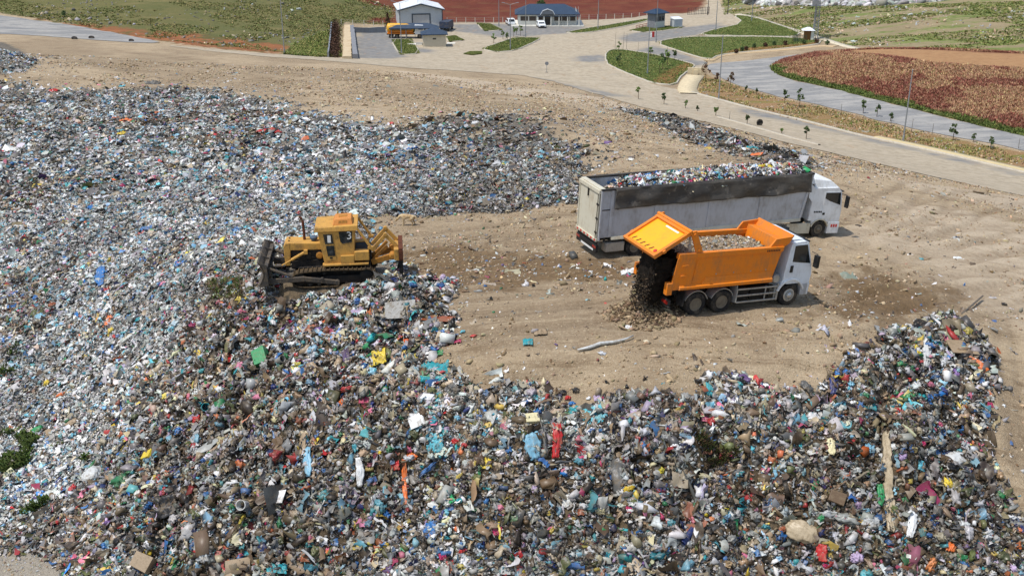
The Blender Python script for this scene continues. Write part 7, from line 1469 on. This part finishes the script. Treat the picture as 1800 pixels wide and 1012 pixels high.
x, y, z = in_poly(Z_GRASSHILL, 60000); k = (y > 90) & (np.abs(x) < 190) & (y < 330) & (fbm(x/9, y/9, 4, 29) > 0.44); x, y, z = x[k], y[k], z[k]
blades('hill_grass', np.stack([x,y,z],1), np.full(len(x),0.16), 0.26, cmix(['g2','g4','straw','g1','g3'],[4,3,1,3,3],len(x))*0.78, 'olive grass tussocks on the hillside', 'grass', M['blade'], 2.0)
x, y, z = in_poly(Z_HILLR, 60000); k = (x < 190) & (y < 380) & (fbm(x/16, y/7, 4, 37) > 0.50); x, y, z = x[k], y[k], z[k]
blades('hill_grass', np.stack([x,y,z],1), np.full(len(x),0.18), 0.3, cmix(['g1','g2','g3','g4'],[4,4,2,2],len(x)), 'green grass bands across the pale hillside', 'grass', M['blade'], 2.0)
x, y, z = in_poly(Z_LUSH, 9000); blades('lush_grass', np.stack([x,y,z],1), np.full(len(x),0.3), 0.3, cmix(['g1','g2','g4','g3'],[4,4,2,1],len(x)), 'lush pale green herbs beside the brown hedge', 'grass', M['blade'], 1.6)
def stones(name, poly, n, size, weights, label, dens, lim=400):
    x, y, z = in_poly(poly, n); k = dens(x, y) & (y < lim) & (np.abs(x) < 210); x, y, z = x[k], y[k], z[k]; m = len(x)
    o = scatter_mesh(name, np.stack([x,y,z],1), gnorm(x, y, 1.0), np.clip(size*np.exp(gi.normal(size=m)*0.5), size*0.3, size*3.2), pick(m, weights, gi), SH_CLOD, np.zeros(m,int), 0.5, 0.3, M['earth_bits'], gi); return tag(o, label, 'stones', None, 'stuff')
stones('hill_stones', Z_GRASSHILL, 5000, 0.22, dict(grey=4, ltgrey=.6, dkgrey=2, beige=1), 'grey stones strewn over the olive hillside', lambda x, y: (fbm(x/14, y/14, 3, 53) > 0.52) & (y > 100))
stones('rock_rubble', Z_ROCK, 14000, 0.7, dict(ltgrey=4, grey=3, pale=2, dkgrey=1), 'pale broken rock heaped along the hilltop', lambda x, y: y > 100, 420)
stones('verge_stones', Z_DRY, 6000, 0.10, dict(beige=3, tan=4, ltgrey=.6), 'small pale stones on the orange verge', lambda x, y: y > 60)
stones('hillside_stones', Z_HILLR, 9000, 0.22, dict(beige=4, tan=3, ltgrey=3), 'pale stones scattered on the hillside', lambda x, y: fbm(x/9, y/9, 3, 3) > 0.5)
def weeds(name, px, n, label, hh=0.14):
    q = ground_poly(px); x, y, z = in_poly(q, n); k = fbm(x/1.3, y/1.3, 3, 66) > 0.56; x, y, z = x[k], y[k], z[k]
    return blades(name, np.stack([x,y,z+0.16],1), np.full(len(x),hh), 0.14, cmix(['g1','g3'],[2,4],len(x))*0.75, label, 'weeds', M['blade'], 1.6, per=4)
weeds('weeds', [(-30,735),(60,760),(110,775),(108,850),(70,890),(-30,910)], 5200, 'dark green weeds growing through the lowest rubbish')
weeds('weeds', [(255,625),(300,640),(270,670),(250,668)], 500, 'green weeds in the gully below the plump white bag')
weeds('weeds', [(145,790),(185,790),(180,812),(150,815)], 400, 'small patch of green weeds above the woven bulk sack')
weeds('weeds', [(-10,585),(30,590),(35,660),(-10,665)], 500, 'thin green weeds on the old grey slope')
x, y, z = in_poly(ground_poly([(365,505),(425,500),(428,530),(372,535)]), 650); blades('plant_cuttings', np.stack([x,y,z+0.25],1), np.full(len(x),0.14), 0.05, cmix(['olive','brown','g3','dkbrown'],[3,3,3,1],len(x)), 'brown and green cuttings dumped by the blade', 'cuttings', M['blade'], 1.6, per=4)
x, y, z = in_poly(ground_poly([(1215,790),(1280,795),(1300,815),(1260,830),(1225,815)]), 420); blades('plant_cuttings', np.stack([x,y,z+0.22],1), np.full(len(x),0.13), 0.05, cmix(['olive','brown','dkbrown','g3'],[4,3,2,1],len(x))*0.8, 'dry olive cuttings in the middle of the face', 'cuttings', M['blade'], 1.6, per=4)
